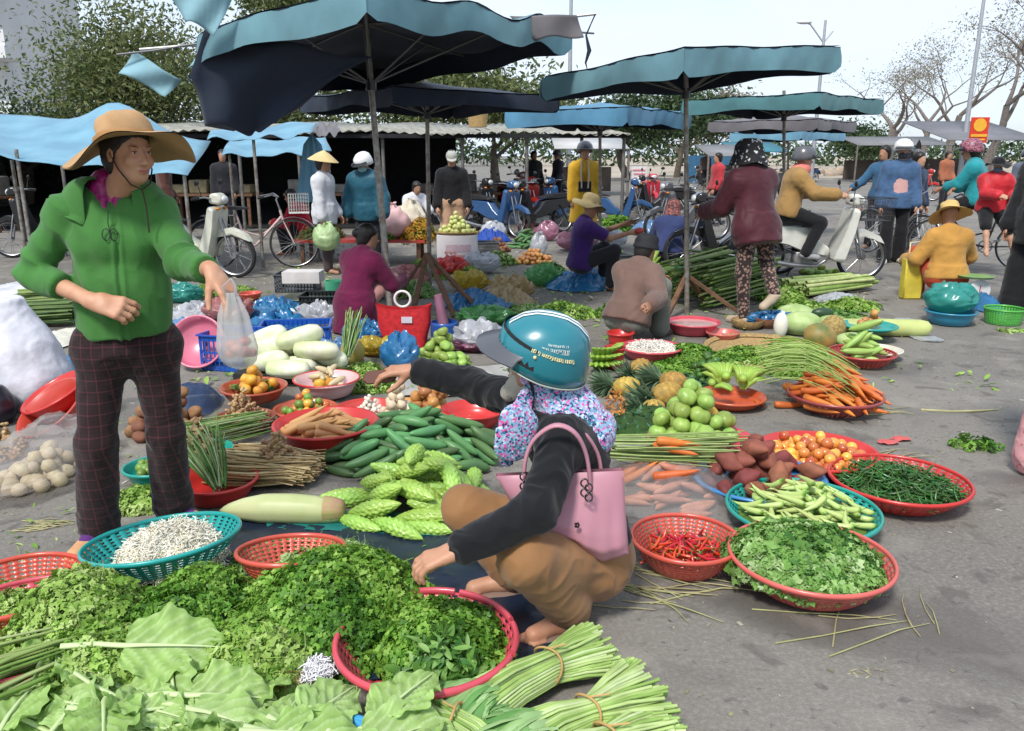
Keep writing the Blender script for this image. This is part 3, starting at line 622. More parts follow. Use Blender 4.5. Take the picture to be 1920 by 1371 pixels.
    def post(v, nn):
        d = np.zeros(len(v))
        for a, amp, fr in (('elR', .013, 95), ('shR', .009, 80), ('elL', .013, 95)):     # bunched cloth across the arm at the bend
            c = np.array(J[a]); other = {'elR': 'shR', 'shR': 'elR', 'elL': 'wrL'}[a]; dr = np.array(nrm(J[other]-J[a])); r_ = v-c; x = r_@dr; g = np.exp(-((r_**2).sum(1))/(.105**2))
            d += amp*g*(1-np.abs(np.sin(x*fr*.5+2.2*fbm(v*7, 2)))*1.6)
        A = np.array(J['shR']-sp*.12); B = np.array(hc+ac*-.0+sp*.10+fw*.1); dr = B-A; L_ = np.linalg.norm(dr); dr /= L_; r_ = v-A; x = r_@dr; side = np.cross(dr, np.array(fw)); y = r_@side
        d += .0105*np.exp(-((x-L_*.5)/(L_*.55))**2)*np.cos(y*75+1.6*fbm(v*4, 2))*np.exp(-(y/.09)**2)
        d += .0075*(1-2.4*np.abs(fbm(v*np.array([9, 9, 5]), 3)))*(v[:, 2] < 1.35)
        zc = np.array(J['neck']+ac*.0); r_ = v-zc; y = r_@np.array(ac); f = (r_@np.array(fw) > .04); zz = v[:, 2]
        off = -.0; m = f & (zz < 1.30); d += np.where(m, -.006*np.exp(-((y-.002*np.sin(zz*30))/.006)**2)+.003*np.exp(-((np.abs(y)-.014)/.006)**2), 0)
        return v+nn*d[:, None]
    jk = link('jacket', sdf_mesh('jacket', S, green, 0, 0, None, post), th)
    hd = MB(); n = 40; v = []; f = []; nk = J['neck']+sp*.006
    for i in range(n+1):
        a = PI*(.5+.17)+ (2*PI-.34*PI)*i/n   # opening at the front
        dx, dy = math.cos(a), math.sin(a); ed = min(i, n-i)/n*2
        for r_, z_ in ((.066, .030), (.080, .044), (.108, .034), (.140, .006), (.175-.05*(1-ed)**3, -.038-.09*(1-ed)**3), (.160, -.056-.06*(1-ed)**3)):
            v.append(nk+ac*-dx*r_*1.10+fw*dy*r_*.92+sp*(z_+.005*math.sin(i*.9)+.004*math.sin(i*2.1)))
    f = [(i*6+j, i*6+j+1, i*6+j+7, i*6+j+6) for i in range(n) for j in range(5)]; hd.add([tuple(p) for p in v], f)
    o = put('hood', hd, green, jk); md = o.modifiers.new('s', 'SOLIDIFY'); md.thickness = .006; md = o.modifiers.new('u', 'SUBSURF'); md.levels = md.render_levels = 1
    mg = cloth('magenta_satin', (.36, .012, .15), rough=.35, var=.4, vs=16, sheen=0, spec=.5)
    S = SDF([J['neck'][i]-.22 for i in range(3)], [J['neck'][i]+.22 for i in range(3)], vox); S.cone(ch+fw*.01, J['neck']+fw*.008, .125, .085, .03, sq=(fw, .86)); S.cone(J['neck']-sp*.03, J['neck']+sp*.035+fw*.01, .072, .066, .02, flat=True)
    S.cone(J['neck']+fw*.09+sp*.10, J['neck']+fw*.085-sp*.06, .040, .010, .008, 's')
    link('blouse', sdf_mesh('blouse', S, mg, .007, 26), th)
    gl = MB(); g0 = ch+fw*.148-ac*.006+sp*.02
    for sg in (-1, 1): gl.tube([g0+ac*(.012*sg+.012*math.cos(a))+sp*(-.02+.020*math.sin(a))+fw*.004 for a in np.linspace(0, 2*PI, 13)[:-1]], .0018, 6, closed=True)
    gl.tube([g0+sp*.06, g0+sp*.02+ac*.004, g0-sp*.01], .0016, 6); put('spectacles', gl, M('black_plastic', (.02, .02, .022), .3), th)
    hair(th, P, ax, s*.85, vox=.006, bun=False); face_bits(th, P, ax, s*.85)
    tanh = M('tan_canvas', (.46, .28, .135), .85, var=.2, vs=10, bump=.0012, bs=160)
    hh, m = brim_hat(th, P, ax, .925, tanh, br=.222, crown=.104, droop=.050, wav=.040, tilt=R(15), n=96, ph=R(-50), cr=.100, z=.052, y=-.016)
    hb = MB(); hb.lathe([(.0965, .002), (.0985, .010), (.0965, .020)], 48, m, sy=1.08, wob=lambda a, r, z: (.002*math.sin(a*7), .003*math.sin(a*3))); put('hat_band', hb, M('tan_canvas_band', (.40, .22, .09), .85), hh)
    st = MB(); st.tube([P(-.079, .0, -.0), P(-.074, .035, -.06), P(-.045, .062, -.112), P(0, .075, -.135)], .0028, 6); st.tube([P(.079, .0, 0), P(.07, .035, -.06), P(.04, .062, -.115), P(0, .075, -.135), P(.004, .10, -.20), P(.002, .105, -.30)], .0026, 6); put('hat_strap', st, M('cord_dark', (.03, .015, .01), .7), hh)
    e = MB(); e.ell(P(-.083, .0, -.036), (.005, .005, .006), 8, 6); put('earring', e, M('pearl', (.7, .68, .62), .3), th)
    pur = cloth('purple_sock', (.10, .025, .16)); shm = M('tan_shoe', (.62, .33, .16), .6, var=.2, vs=30)
    for q in 'RL':
        a, e = J['an'+q], J['toe'+q]; S = SDF([a[i]-.26 for i in range(3)], [a[i]+.26 for i in range(3)], .006); dd = nrm(e-a)
        S.cone(a+V(0, 0, .06), a-V(0, 0, .03), .042, .042, .02); S.cone(a, e-dd*.05, .042, .036, .02); S.cut(V(0, 0, .02), V(0, 0, -1)); link('sock', sdf_mesh('sock', S, pur, .002, 50), th)
        S = SDF([a[i]-.26 for i in range(3)], [a[i]+.26 for i in range(3)], .006); S.cone(a-dd*.03-V(0, 0, .045), e+dd*.005-V(0, 0, .0), .046, .046, .03); S.cone(a.lerp(e, .45)-V(0, 0, .01), e, .04, .036, .02); S.ell(a+V(0, 0, .02), (.045, .05, .03), None, .01, 's'); S.cut(V(0, 0, .002), V(0, 0, -1)); link('shoe', sdf_mesh('shoe', S, shm), th)
    return th, J, P
TRADER, TJ, TP = trader()
def customer():
    J = {}; J['hipL'] = D(1112, 1050, 2.42); J['hipR'] = D(1098, 1020, 2.58); J['pel'] = (J['hipL']+J['hipR'])/2+V(0, 0, .02)
    J['neck'] = D(1052, 762, 2.52); J['head'] = D(1018, 684, 2.50); J['shL'] = D(1056, 826, 2.36); J['shR'] = D(985, 758, 2.64)
    J['elL'] = reach(J['shL'], 1008, 958, .27, True); J['wrL'] = reach(J['elL'], 856, 1034, .25, True)
    J['elR'] = reach(J['shR'], 890, 722, .26, False); J['wrR'] = reach(J['elR'], 778, 694, .24, False)
    J['anL'] = G(1070, 1190, 0)+V(0, .02, .08); J['anR'] = G(948, 1118, 0)+V(.03, .03, .08)
    J['knL'] = reach(J['hipL'], 988, 1050, .38, True); J['knR'] = reach(J['hipR'], 872, 955, .43, False)
    J['toeL'] = J['anL']+V(-.12, -.07, -.05); J['toeR'] = J['anR']+V(-.14, -.03, -.05)
    J['hf'] = nrm(V(-.95, .10, -.16)); J['hu'] = V(-.1, -.22, 1); J['fwd'] = nrm(V(-.93, .25, 0)); dbg('customer', J)
    blk = cloth('black_knit', (.008, .008, .010), var=.3, bs=300, bump=.001); brn = cloth('brown_twill', (.27, .135, .055), var=.14, vs=6, bump=.0008, bs=260, rough=.75)
    th, P, ax = person('person', 'woman squatting in black top and brown trousers, teal striped helmet, reaching over the herbs', J, 1.0, .005, skin('skin_customer', (.47, .25, .155)),
        top=dict(mat=blk, off=.012, sleeve=.99, wr=.010, wf=16, hem=.02, cut=-.045, hdir=nrm(V(.28, .0, -1)), name='sweater'), bot=dict(mat=brn, off=.022, wide=.004, wr=.008, wf=13), lohead=False, bulk=1.0, loc=V(J['anL'].x, J['anL'].y+.1, 0),
        hands={'L': dict(d=V(-.93, -.1, -.28), n=V(-.25, .1, -.9), side=V(0, 1, .2), c=(.5, .6, .65, .7), th=(.3, .8), s=1.06),
               'R': dict(d=V(-.96, -.12, .0), n=V(-.1, .1, -.95), side=V(0, -1, 0), c=(.4, .55, .6, .65), th=(.3, .8), s=1.06)})
    body = [c for c in th.children if c.name.startswith('body')][0]
    fl = cloth('floral_scarf', (.30, .45, .62), rough=.7); n, l = fl.node_tree.nodes, fl.node_tree.links.new; b = n['Principled BSDF']
    t = n.new('ShaderNodeTexCoord'); vo = n.new('ShaderNodeTexVoronoi'); vo.inputs['Scale'].default_value = 150; vo.inputs['Randomness'].default_value = 1; l(t.outputs['Object'], vo.inputs['Vector'])
    cr_ = n.new('ShaderNodeValToRGB'); e = cr_.color_ramp; e.interpolation = 'CONSTANT'; cols = [(0, (.20, .38, .55)), (.2, (.62, .10, .30)), (.34, (.30, .48, .62)), (.5, (.03, .16, .25)), (.62, (.45, .25, .50)), (.74, (.03, .04, .12)), (.86, (.52, .60, .72))]
    e.elements[0].color = (*cols[0][1], 1); e.elements[1].position = cols[-1][0]; e.elements[1].color = (*cols[-1][1], 1)
    for p_, c_ in cols[1:-1]: q = e.elements.new(p_); q.color = (*c_, 1)
    sp_ = n.new('ShaderNodeSeparateColor'); l(vo.outputs['Color'], sp_.inputs[0]); l(sp_.outputs[0], cr_.inputs[0]); l(cr_.outputs[0], b.inputs['Base Color'])
    c = J['neck']; S = SDF([c[i]-.30 for i in range(3)], [c[i]+.30 for i in range(3)], .0055)
    S.ell(P(0, -.014, -.01), (.090, .108, .125), ax, .02); S.cone(P(0, -.02, -.07), J['neck']+V(.01, 0, -.005), .076, .088, .04); S.cone(J['neck'], J['neck']+V(.095, -.0, -.075), .105, .085, .05, sq=(V(.7, 0, .7), .6)); S.cone(J['neck']+V(.02, -.06, -.02), J['neck']+V(.095, -.085, -.09), .065, .05, .04); S.cone(J['neck']+V(.06, -.03, -.02), J['neck']+V(.125, -.03, -.06), .07, .05, .04)
    S.ell(P(0, .115, -.035), (.062, .080, .085), ax, .012, 's')
    sc = link('head_scarf', sdf_mesh('head_scarf', S, fl, .008, 17), th)
    S = SDF([c[i]-.36 for i in range(3)], [c[i]+.30 for i in range(3)], .005); f0, f1, f2, f3 = D(985, 745, 2.42), D(975, 790, 2.37), D(962, 840, 2.36), D(952, 862, 2.37)
    S.cone(f0, f1, .03, .042, .02, sq=(V(.5, -1, .1).normalized(), .16)); S.cone(f1, f2, .042, .038, .02, sq=(V(.5, -1, .1).normalized(), .16)); S.cone(f2, f3, .038, .024, .02, sq=(V(.5, -1, .1).normalized(), .16)); link('scarf_flap', sdf_mesh('scarf_flap', S, fl, .002, 24), sc)
    S = SDF([P(0, .05, -.05)[i]-.16 for i in range(3)], [P(0, .05, -.05)[i]+.16 for i in range(3)], .005); S.cone(P(0, .055, -.055), P(0, .125, -.085), .068, .030, .01, sq=(ax[0], .9)); S.cone(P(0, .02, -.05), P(0, .115, -.08), .066, .026, .004, 's', sq=(ax[0], .9)); S.ell(P(0, .03, .05), (.1, .2, .07), ax, .004, 's')
    link('face_mask', sdf_mesh('face_mask', S, cloth('mask_cream', (.55, .50, .42), var=.3), .003, 30), th)
    face_bits(th, P, ax, 1)
    teal = M('helmet_teal', (.010, .17, .215), .28, var=.05, coat=.6, spec=.5); hl = helmet(th, P, ax, 1.03, teal, M('smoke_peak', (.09, .095, .11), .25), tilt=R(21), n=64)
    m = mtx_of(P, ax, .045*1.03, -.012*1.03, R(21)); pr = [(.001, .128), (.04, .124), (.075, .108), (.105, .078), (.122, .035), (.128, -.01), (.127, -.05)]
    dome = lambda a, k: m @ (Vector(((lambda r, z: (r*math.cos(a)*1.03, r*math.sin(a)*1.16*1.03, z*1.03))(np.interp(k, range(7), [x[0] for x in pr])+.0016, np.interp(k, range(7), [x[1] for x in pr])+.0016)))+Vector((0, 0, (-.022*1.03*max(0, -math.sin(a))+.03*1.03*max(0, math.sin(a)))*(1 if np.interp(k, range(7), [x[1] for x in pr]) < .06 else 0))))
    def ground_pt(x, y):   # point on the helmet shell above local (x right, y forward)
        lo_, hi_ = 0, 6; a = math.atan2(y/1.16, x)
        rr = math.hypot(x, y/1.16)/1.03; k = np.interp(rr, [p[0]+.0016 for p in pr[:6]], range(6)); return dome(a, k)
    white = M('helmet_white', (.72, .78, .80), .35)
    for x0, x1 in ((-.014, -.003), (.005, .020)):
        b = MB(); v = []; ys = np.linspace(-.142, .128, 30)
        for y in ys: v += [ground_pt(x0, y), ground_pt(x1, y)]
        b.add([tuple(p) for p in v], [(2*i, 2*i+1, 2*i+3, 2*i+2) for i in range(29)]); put('helmet_stripe', b, white, hl)
    b = MB(); v = []
    for i in range(19): a = PI*(.06+.88*i/18); v += [dome(a, 3.7), dome(a, 5.2)]
    b.add([tuple(p) for p in v], [(2*i, 2*i+1, 2*i+3, 2*i+2) for i in range(18)]); put('helmet_front_band', b, M('black_plastic', (.02, .02, .022), .3), hl)
    b = MB(); b.tube([dome(a, 6) for a in np.linspace(0, 2*PI, 49)[:-1]], .0024, 6, closed=True); put('helmet_piping', b, M('piping', (.42, .42, .36), .4), hl)
    b = MB(); b.ell(dome(PI*.93, 4.2), (.006, .006, .006), 8, 6); put('helmet_stud', b, M('gold_stud', (.75, .6, .35), .35), hl)
    yel = M('letter_yellow', (.78, .72, .42), .5); whl = M('letter_white', (.62, .74, .74), .5); r2 = random.Random(4)
    for row, (k0, a0, a1, w_, mt) in enumerate(((3.02, 1.00, 1.16, .16, whl), (3.30, .96, 1.17, .16, whl), (3.72, .90, 1.21, .24, yel))):
        b = MB(); a = a0
        while a < a1:
            wd = r2.uniform(.009, .014); hgt = w_*r2.uniform(.7, 1); A_ = lambda x: PI*x
            v = [dome(A_(a), k0), dome(A_(a+wd), k0), dome(A_(a+wd), k0+hgt), dome(A_(a), k0+hgt)]; pa = [(v[0]+v[3])/2, v[0], v[1], v[2], v[3]] if r2.random() < .5 else [v[3], v[0], (v[1]+v[2])/2, v[1], v[2]]
            b.tube(pa, .0011 if row < 2 else .0017, 4); a += wd*1.45
            if r2.random() < .15: a += .014
        put('lettering', b, mt, hl)
    st = MB(); st.tube([P(-.083, .045, .02), P(-.088, .036, -.05), P(-.06, .05, -.115), P(0, .06, -.135)], [.010, .010, .008, .008], 6, sq=.3); st.tube([P(-.085, -.05, .0), P(-.088, .01, -.07), P(-.06, .05, -.115)], .008, 6, sq=.3); st.tube([P(.083, .045, .02), P(.086, .036, -.05), P(.06, .05, -.115), P(0, .06, -.135)], .009, 6, sq=.3)
    st.ell(P(-.045, .055, -.125), (.022, .022, .03), 10, 8); put('chin_strap', st, M('black_plastic', (.02, .02, .022), .3), hl)
    for q in 'LR':
        a, e = J['an'+q], J['toe'+q]; dd = nrm(V((e-a).x, (e-a).y, 0)); b = MB(); b.ell(a.lerp(e, .35)*1+V(0, 0, 0)-V(0, 0, a.lerp(e, .35).z-.013), (.128, .048, .013), 20, 6, Matrix.Rotation(math.atan2(dd.y, dd.x), 3, 'Z')); so_ = put('sandal', b, M('sandal_sole', (.20, .13, .10), .7), th)
        b = MB(); sdv = V(-dd.y, dd.x, 0); b.tube([a-V(0, 0, .05)-dd*.03+sdv*.045, a-dd*.065-V(0, 0, .045), a-V(0, 0, .05)-dd*.03-sdv*.045, a-V(0, 0, .015)+dd*.02-sdv*.04, a+dd*.05+V(0, 0, .0), a-V(0, 0, .015)+dd*.02+sdv*.04], .006, 6, closed=True, sq=.6); put('strap', b, M('sandal_strap', (.70, .62, .58), .4), so_)
    pk = M('pink_leather', (.47, .215, .27), .42, var=.10, vs=5, bump=.0004, bs=400, spec=.5); bag = thing('handbag', 'pink leather tote bag with chain clasps hanging from the shoulder of the squatting woman', 'handbag', D(1110, 1050, 2.30))
    nU, nV = 34, 30; YB = 2.30
    def pt(u, v_, side):
        top_ = V(*np.array(D(930, 890, YB+.02))*(1-u)+np.array(D(1167, 880, YB-.0))*u); bot_ = V(*np.array(D(985, 985, YB+.02))*(1-u)+np.array(D(1178, 1030, YB-.02))*u)
        p = top_*(1-v_)+bot_*v_; ux = 1-abs(2*u-1)**5; d_ = (.012+.055*min(1, v_*1.4)**.8*ux*(1-max(0, v_-.86)/.14*.75))
        p = p + V(.0, 0, -.050*math.exp(-((u-.74)/.2)**2)*v_**3)
        fold = .010*math.exp(-((u-.78+.22*v_)/.06)**2)*v_+.008*math.sin(9*u+5*v_)*v_*(1-v_)*2 - .010*math.exp(-((u-.93+.1*v_)/.05)**2)*v_
        return p + V(0, -1, 0)*(d_*side+fold*(1 if side > 0 else 0))
    b = MB(); v = [pt(i/nU, j/nV, sd_) for sd_ in (1, -1) for j in range(nV+1) for i in range(nU+1)]; f = []; K = (nU+1)*(nV+1)
    for j in range(nV):
        for i in range(nU): a = j*(nU+1)+i; f += [(a, a+nU+1, a+nU+2, a+1), (K+a, K+a+1, K+a+nU+2, K+a+nU+1)]
    for j in range(nV): a = j*(nU+1); f += [(a, K+a, K+a+nU+1, a+nU+1), (a+nU, a+2*nU+1, K+a+2*nU+1, K+a+nU)]
    for i in range(nU): a = nV*(nU+1)+i; f += [(a, K+a, K+a+1, a+1)]
    b.add([tuple(p) for p in v], f); bb = put('bag_body', b, pk, bag); wd_ = bb.modifiers.new('w', 'WELD'); wd_.merge_threshold = .0005
    for yo, pxs in ((-.035, [(985, 915), (984, 870), (1000, 826), (1040, 798), (1078, 812), (1100, 856), (1108, 925)]), (.06, [(1000, 885), (1010, 850), (1038, 806), (1060, 796), (1095, 812), (1120, 850), (1128, 890)])):
        P0 = [D(x, y, YB+yo-(.02 if 820 > y else 0)) for x, y in pxs]; Pp = []
        for i in range(len(P0)-1):
            for t_ in range(5):
                t_ /= 5; a, b_, c_, d_ = P0[max(i-1, 0)], P0[i], P0[i+1], P0[min(i+2, len(P0)-1)]; Pp.append(.5*((2*b_)+(c_-a)*t_+(2*a-5*b_+4*c_-d_)*t_*t_+(3*b_-a-3*c_+d_)*t_**3))
        Pp.append(P0[-1]); b = MB(); b.tube(Pp, .0115, 8, sq=.55); put('strap', b, pk, bag)
    cm = M('gunmetal', (.09, .085, .09), .3, metal=.9)
    for cx, cy, yy in ((1100, 912, -.085), (986, 900, -.06)):
        b = MB()
        for k in range(4):
            q = D(cx+(k % 2)*8-4, cy-6+k*9, YB+yy); b.tube([q+V(.011*math.cos(a), .002*math.sin(a*2), .013*math.sin(a)) for a in np.linspace(0, 2*PI, 11)[:-1]], .0028, 5, closed=True)
        put('clasp', b, cm, bag)
    b = MB(); q = D(1082, 985, YB-.088)
    for k in range(5): a = k*1.26; b.box(q+V(.005*math.cos(a), 0, .006*math.sin(a)), (.006, .0025, .008), Matrix.Rotation(a, 3, 'Y'))
    put('emblem', b, cm, bag)
    return th, J, P
CUST, CJ, CP = customer()
BLKP = M('black_plastic', (.02, .02, .022), .3); RUB = M('tyre_rubber', (.022, .022, .022), .8, var=.3, bump=.001, bs=60); STL = M('worn_steel', (.42, .42, .43), .32, metal=.9, var=.25); ALU = M('grey_alloy', (.30, .30, .31), .45, metal=.6, var=.3)
def wheel(par, c, r, tw=.038, spokes=18, rimm=None, hub=.045, lo=False):
    w_ = MB(); n = 20 if lo else 40; pr = [(r-tw*1.1, -tw*.62), (r-tw*.45, -tw*.75), (r-.004, -tw*.4), (r, 0), (r-.004, tw*.4), (r-tw*.45, tw*.75), (r-tw*1.1, tw*.62)]; m = Matrix.Rotation(PI/2, 4, 'X')
    w_.lathe(pr, n, m, c=c); wo = put('wheel', w_, RUB, par)
    b = MB(); b.lathe([(r-tw*1.0, -tw*.62), (r-tw*1.55, -tw*.45), (r-tw*1.55, tw*.45), (r-tw*1.0, tw*.62), (r-tw*1.0, -tw*.62)], n, m, c=c); put('rim', b, rimm or STL, wo)
    b = MB(); b.lathe([(.001, -hub), (hub*.9, -hub), (hub*.9, hub), (.001, hub)], 16, m, c=c)
    for i in range(spokes):
        a = 2*PI*i/spokes; a2 = a+(.25 if i % 2 else -.25); sg = 1 if i % 4 < 2 else -1; C = Vector(c); b.tube([C+V(math.cos(a)*hub*.8, sg*hub*.8, math.sin(a)*hub*.8), C+V(math.cos(a2)*(r-tw*1.5), 0, math.sin(a2)*(r-tw*1.5))], .0022, 4, cap=False)
    put('spokes', b, STL, wo); return wo
def side(pts, y, th, mb=None):
    mb = mb or MB(); n = len(pts); m = Matrix(((1, 0, 0, 0), (0, 0, -1, y), (0, 1, 0, 0), (0, 0, 0, 1))); mb.prism(pts, m, th); return mb
def shell(name, pts, th, mat, par, bev=.02, seg=3, y=0):
    o = put(name, side(pts, y, th), mat, par); md = o.modifiers.new('b', 'BEVEL'); md.width = bev; md.segments = seg; md.limit_method = 'ANGLE'; md.angle_limit = R(40); return o
def motorbike(label, body, loc, yaw, seatc=None, shieldc=None, basket=False, group=None, roll=0, steer=0, r=.285, box=None, stripes=None):
    t = thing('motorbike', label, 'motorbike', (0, 0, 0), group); rw, fw_ = V(-.60, 0, r), V(.62, 0, r); sh = shieldc or body
    wheel(t, rw, r, .042); wheel(t, fw_, r, .038)
    shell('body', [(-.92, .62), (-.78, .70), (-.35, .68), (-.05, .66), (.08, .50), (.22, .40), (.20, .30), (-.05, .34), (-.30, .44), (-.70, .52)], .20, body, t, .04)
    shell('seat', [(-.78, .715), (-.72, .775), (-.35, .765), (-.02, .715), (.0, .685), (-.4, .68)], .23, seatc or M('seat_vinyl', (.02, .02, .022), .5), t, .03)
    shell('engine', [(-.22, .20), (.0, .18), (.20, .24), (.24, .36), (.02, .36), (-.20, .36)], .16, ALU, t, .03)
    shell('leg_shield', [(.22, .26), (.36, .24), (.46, .60), (.50, .86), (.42, .90), (.36, .66)], .40, sh, t, .035)
    shell('front_fender', [(.40, .50), (.46, .60), (.62, .63), (.80, .55), (.86, .46), (.78, .49), (.62, .565), (.48, .52)], .10, shieldc or body, t, .02)
    shell('rear_fender', [(-.98, .42), (-.94, .56), (-.80, .60), (-.60, .60), (-.60, .56), (-.80, .54), (-.90, .44)], .10, BLKP, t, .01)
    b = MB()
    for y in (-.055, .055): b.tube([(.60, y, r), (.52, y, .62), (.44, y*.6, .88)], .014, 8)
    put('fork', b, STL, t)
    b = MB(); b.tube([(.33, -.30, .99), (.40, -.20, 1.0), (.44, 0, .96), (.40, .20, 1.0), (.33, .30, .99)], .012, 8); hb = put('handlebar', b, STL, t)
    for y in (-1, 1):
        b = MB(); b.tube([(.36, y*.24, .995), (.31, y*.345, .985)], .019, 8); put('grip', b, BLKP, hb)
        b = MB(); b.tube([(.38, y*.22, 1.0), (.37, y*.27, 1.13)], .005, 6); b.ell((.365, y*.29, 1.17), (.012, .055, .036)); put('mirror', b, BLKP, hb)
    shell('head_cowl', [(.38, .92), (.54, .90), (.57, .97), (.50, 1.05), (.40, 1.04)], .20, body, t, .035)
    b = MB(); b.ell((.555, 0, .965), (.035, .075, .05)); put('headlight', b, M('lamp_glass', (.62, .64, .64), .12, coat=1), t)
    for y in (-.09, .09): b = MB(); b.ell((.50, y, .86), (.03, .03, .02)); put('indicator', b, M('amber_lens', (.65, .22, .03), .2), t)
    b = MB(); b.ell((-.90, 0, .60), (.035, .07, .04)); put('tail_light', b, M('red_lens', (.45, .02, .02), .2), t)
    b = MB(); b.tube([(.15, -.12, .26), (.05, -.13, .19), (-.25, -.15, .21), (-.85, -.16, .30)], [.016, .018, .030, .040], 12); put('exhaust', b, STL, t)
    b = MB(); b.tube([(-.60, -.09, .285), (-.30, -.09, .36)], .028, 8, sq=.5); b.tube([(-.62, .10, .285), (-.42, .11, .56)], .018, 8); b.tube([(-.62, -.10, .285), (-.42, -.11, .56)], .018, 8); put('suspension', b, BLKP, t)
    b = MB(); b.tube([(0, -.30, .27), (0, .30, .27)], .011, 6); b.tube([(-.25, -.24, .36), (-.25, .24, .36)], .011, 6); b.tube([(-.10, .12, .25), (-.20, .20, .03)], .010, 6); put('footrest', b, BLKP, t)
    b = MB(); b.tube([(-.70, -.12, .74), (-.92, -.10, .80), (-.97, 0, .81), (-.92, .10, .80), (-.70, .12, .74)], .011, 6); put('grab_rail', b, STL, t)
    if stripes:
        b = MB()
        for k in range(5): b.box((-.62+.13*k, -.118, .60-.012*k), (.035, .006, .10), Matrix.Rotation(.5, 3, 'Y'))
        put('decal', b, stripes, t)
    if basket:
        b = MB(); wm = M('dark_wire', (.05, .05, .055), .5); x0, x1, y0, z0, z1 = .52, .86, .17, .74, 1.0
        for k in range(9):
            z = z0+(z1-z0)*k/8; e = .03*k/8; b.tube([(x0-e, -y0-e, z), (x1+e, -y0-e, z), (x1+e, y0+e, z), (x0-e, y0+e, z)], .0025 if k < 8 else .007, 4, closed=True)
        for k in range(13):
            q = k/12; 
            for y in (-1, 1): b.tube([(x0+(x1-x0)*q, y*y0, z0), (x0+(x1-x0)*q+.03*(2*q-1), y*(y0+.03), z1)], .0022, 4)
        for k in range(11):
            q = -1+2*k/10
            for x, e in ((x0, -.03), (x1, .03)): b.tube([(x, y0*q, z0), (x+e, (y0+.03)*q, z1)], .0022, 4)
            b.tube([(x0, y0*q, z0), (x1, y0*q, z0)], .0022, 4)
        put('front_basket', b, wm, t)
    t.matrix_world = TR(loc, yaw, 0, roll); return t
def bicycle(label, col, loc, yaw, group=None, basket=False, roll=0, cat='bicycle'):
    t = thing('bicycle', label, cat, (0, 0, 0), group); r = .33; wheel(t, V(-.52, 0, r), r, .022, 24, hub=.03); wheel(t, V(.54, 0, r), r, .022, 24, hub=.03)
    b = MB(); bb = V(-.08, 0, .30); st = V(-.18, 0, .72); hd = V(.38, 0, .78); hl = V(.41, 0, .64)
    b.tube([bb, st], .014, 8); b.tube([V(.40, 0, .70), bb+V(.12, 0, .02), bb], .017, 8); b.tube([hl, V(.10, 0, .44), V(-.15, 0, .52)], .013, 8); b.tube([hd, hl], .017, 8)
    for y in (-.05, .05): b.tube([V(-.52, y, r), bb], .009, 6); b.tube([V(-.52, y, r), V(-.17, y*.3, .62)], .008, 6); b.tube([V(.54, y, r), V(.47, y, .50), hl], .010, 6)
    put('frame', b, col, t)
    b = MB(); b.tube([hd, V(.34, 0, .92), V(.36, 0, .95)], .012, 8); b.tube([V(.18, -.27, .96), V(.30, -.24, .99), V(.37, -.08, .95), V(.37, .08, .95), V(.30, .24, .99), V(.18, .27, .96)], .010, 8); hb = put('handlebar', b, STL, t)
    for y in (-1, 1): b = MB(); b.tube([(.20, y*.265, .965), (.12, y*.28, .95)], .015, 8); put('grip', b, BLKP, hb)
    shell('saddle', [(-.30, .80), (-.29, .845), (-.15, .835), (-.02, .82), (-.02, .80), (-.15, .79)], .14, BLKP, t, .02)
    b = MB(); b.tube([st, st+V(-.02, 0, .09)], .011, 8); put('seat_post', b, STL, t)
    b = MB(); b.lathe([(.07, -.003), (.09, -.003), (.09, .003), (.07, .003), (.07, -.003)], 20, Matrix.Rotation(PI/2, 4, 'X'), c=bb+V(0, -.05, 0)); b.tube([bb+V(0, -.06, 0), bb+V(.12, -.07, -.10)], .008, 6); b.tube([bb+V(0, .06, 0), bb+V(-.12, .07, .10)], .008, 6); b.box(bb+V(.12, -.11, -.10), (.08, .07, .02)); b.box(bb+V(-.12, .11, .10), (.08, .07, .02)); put('crank', b, STL, t)
    for cx, sp_, nm in ((-.52, (.2, 1.0), 'rear_mudguard'), (.54, (.05, .75), 'front_mudguard')):
        b = MB(); P_ = [V(cx+(r+.02)*math.cos(PI*a), 0, r+(r+.02)*math.sin(PI*a)) for a in np.linspace(sp_[0], sp_[1], 14)]; b.tube(P_, .022, 8, sq=.35); put(nm, b, STL, t)
    b = MB(); b.tube([(-.62, -.06, .72), (-.22, -.06, .72), (-.22, .06, .72), (-.62, .06, .72)], .007, 6, closed=True)
    for x in (-.5, -.4, -.3): b.tube([(x, -.06, .72), (x, .06, .72)], .005, 5)
    for y in (-.06, .06): b.tube([(-.58, y, .72), (-.53, y, .34)], .005, 5)
    put('carrier', b, STL, t)
    if basket:
        b = MB()
        for k in range(6): z = .74+.05*k; b.tube([(.50, -.15, z), (.76, -.16, z), (.76, .16, z), (.50, .15, z)], .004, 4, closed=True)
        for k in range(9):
            q = -1+k/4; b.tube([(.76, .155*q, .74), (.76, .16*q, .99)], .003, 4); b.tube([(.50, .15*q, .74), (.76, .15*q, .74)], .003, 4)
            for y in (-1, 1): b.tube([(.63+.13*q, y*.155, .74), (.63+.13*q, y*.155, .99)], .003, 4)
        put('front_basket', b, M('white_wire', (.6, .6, .58), .5), t)
    t.matrix_world = TR(loc, yaw, 0, roll); return t
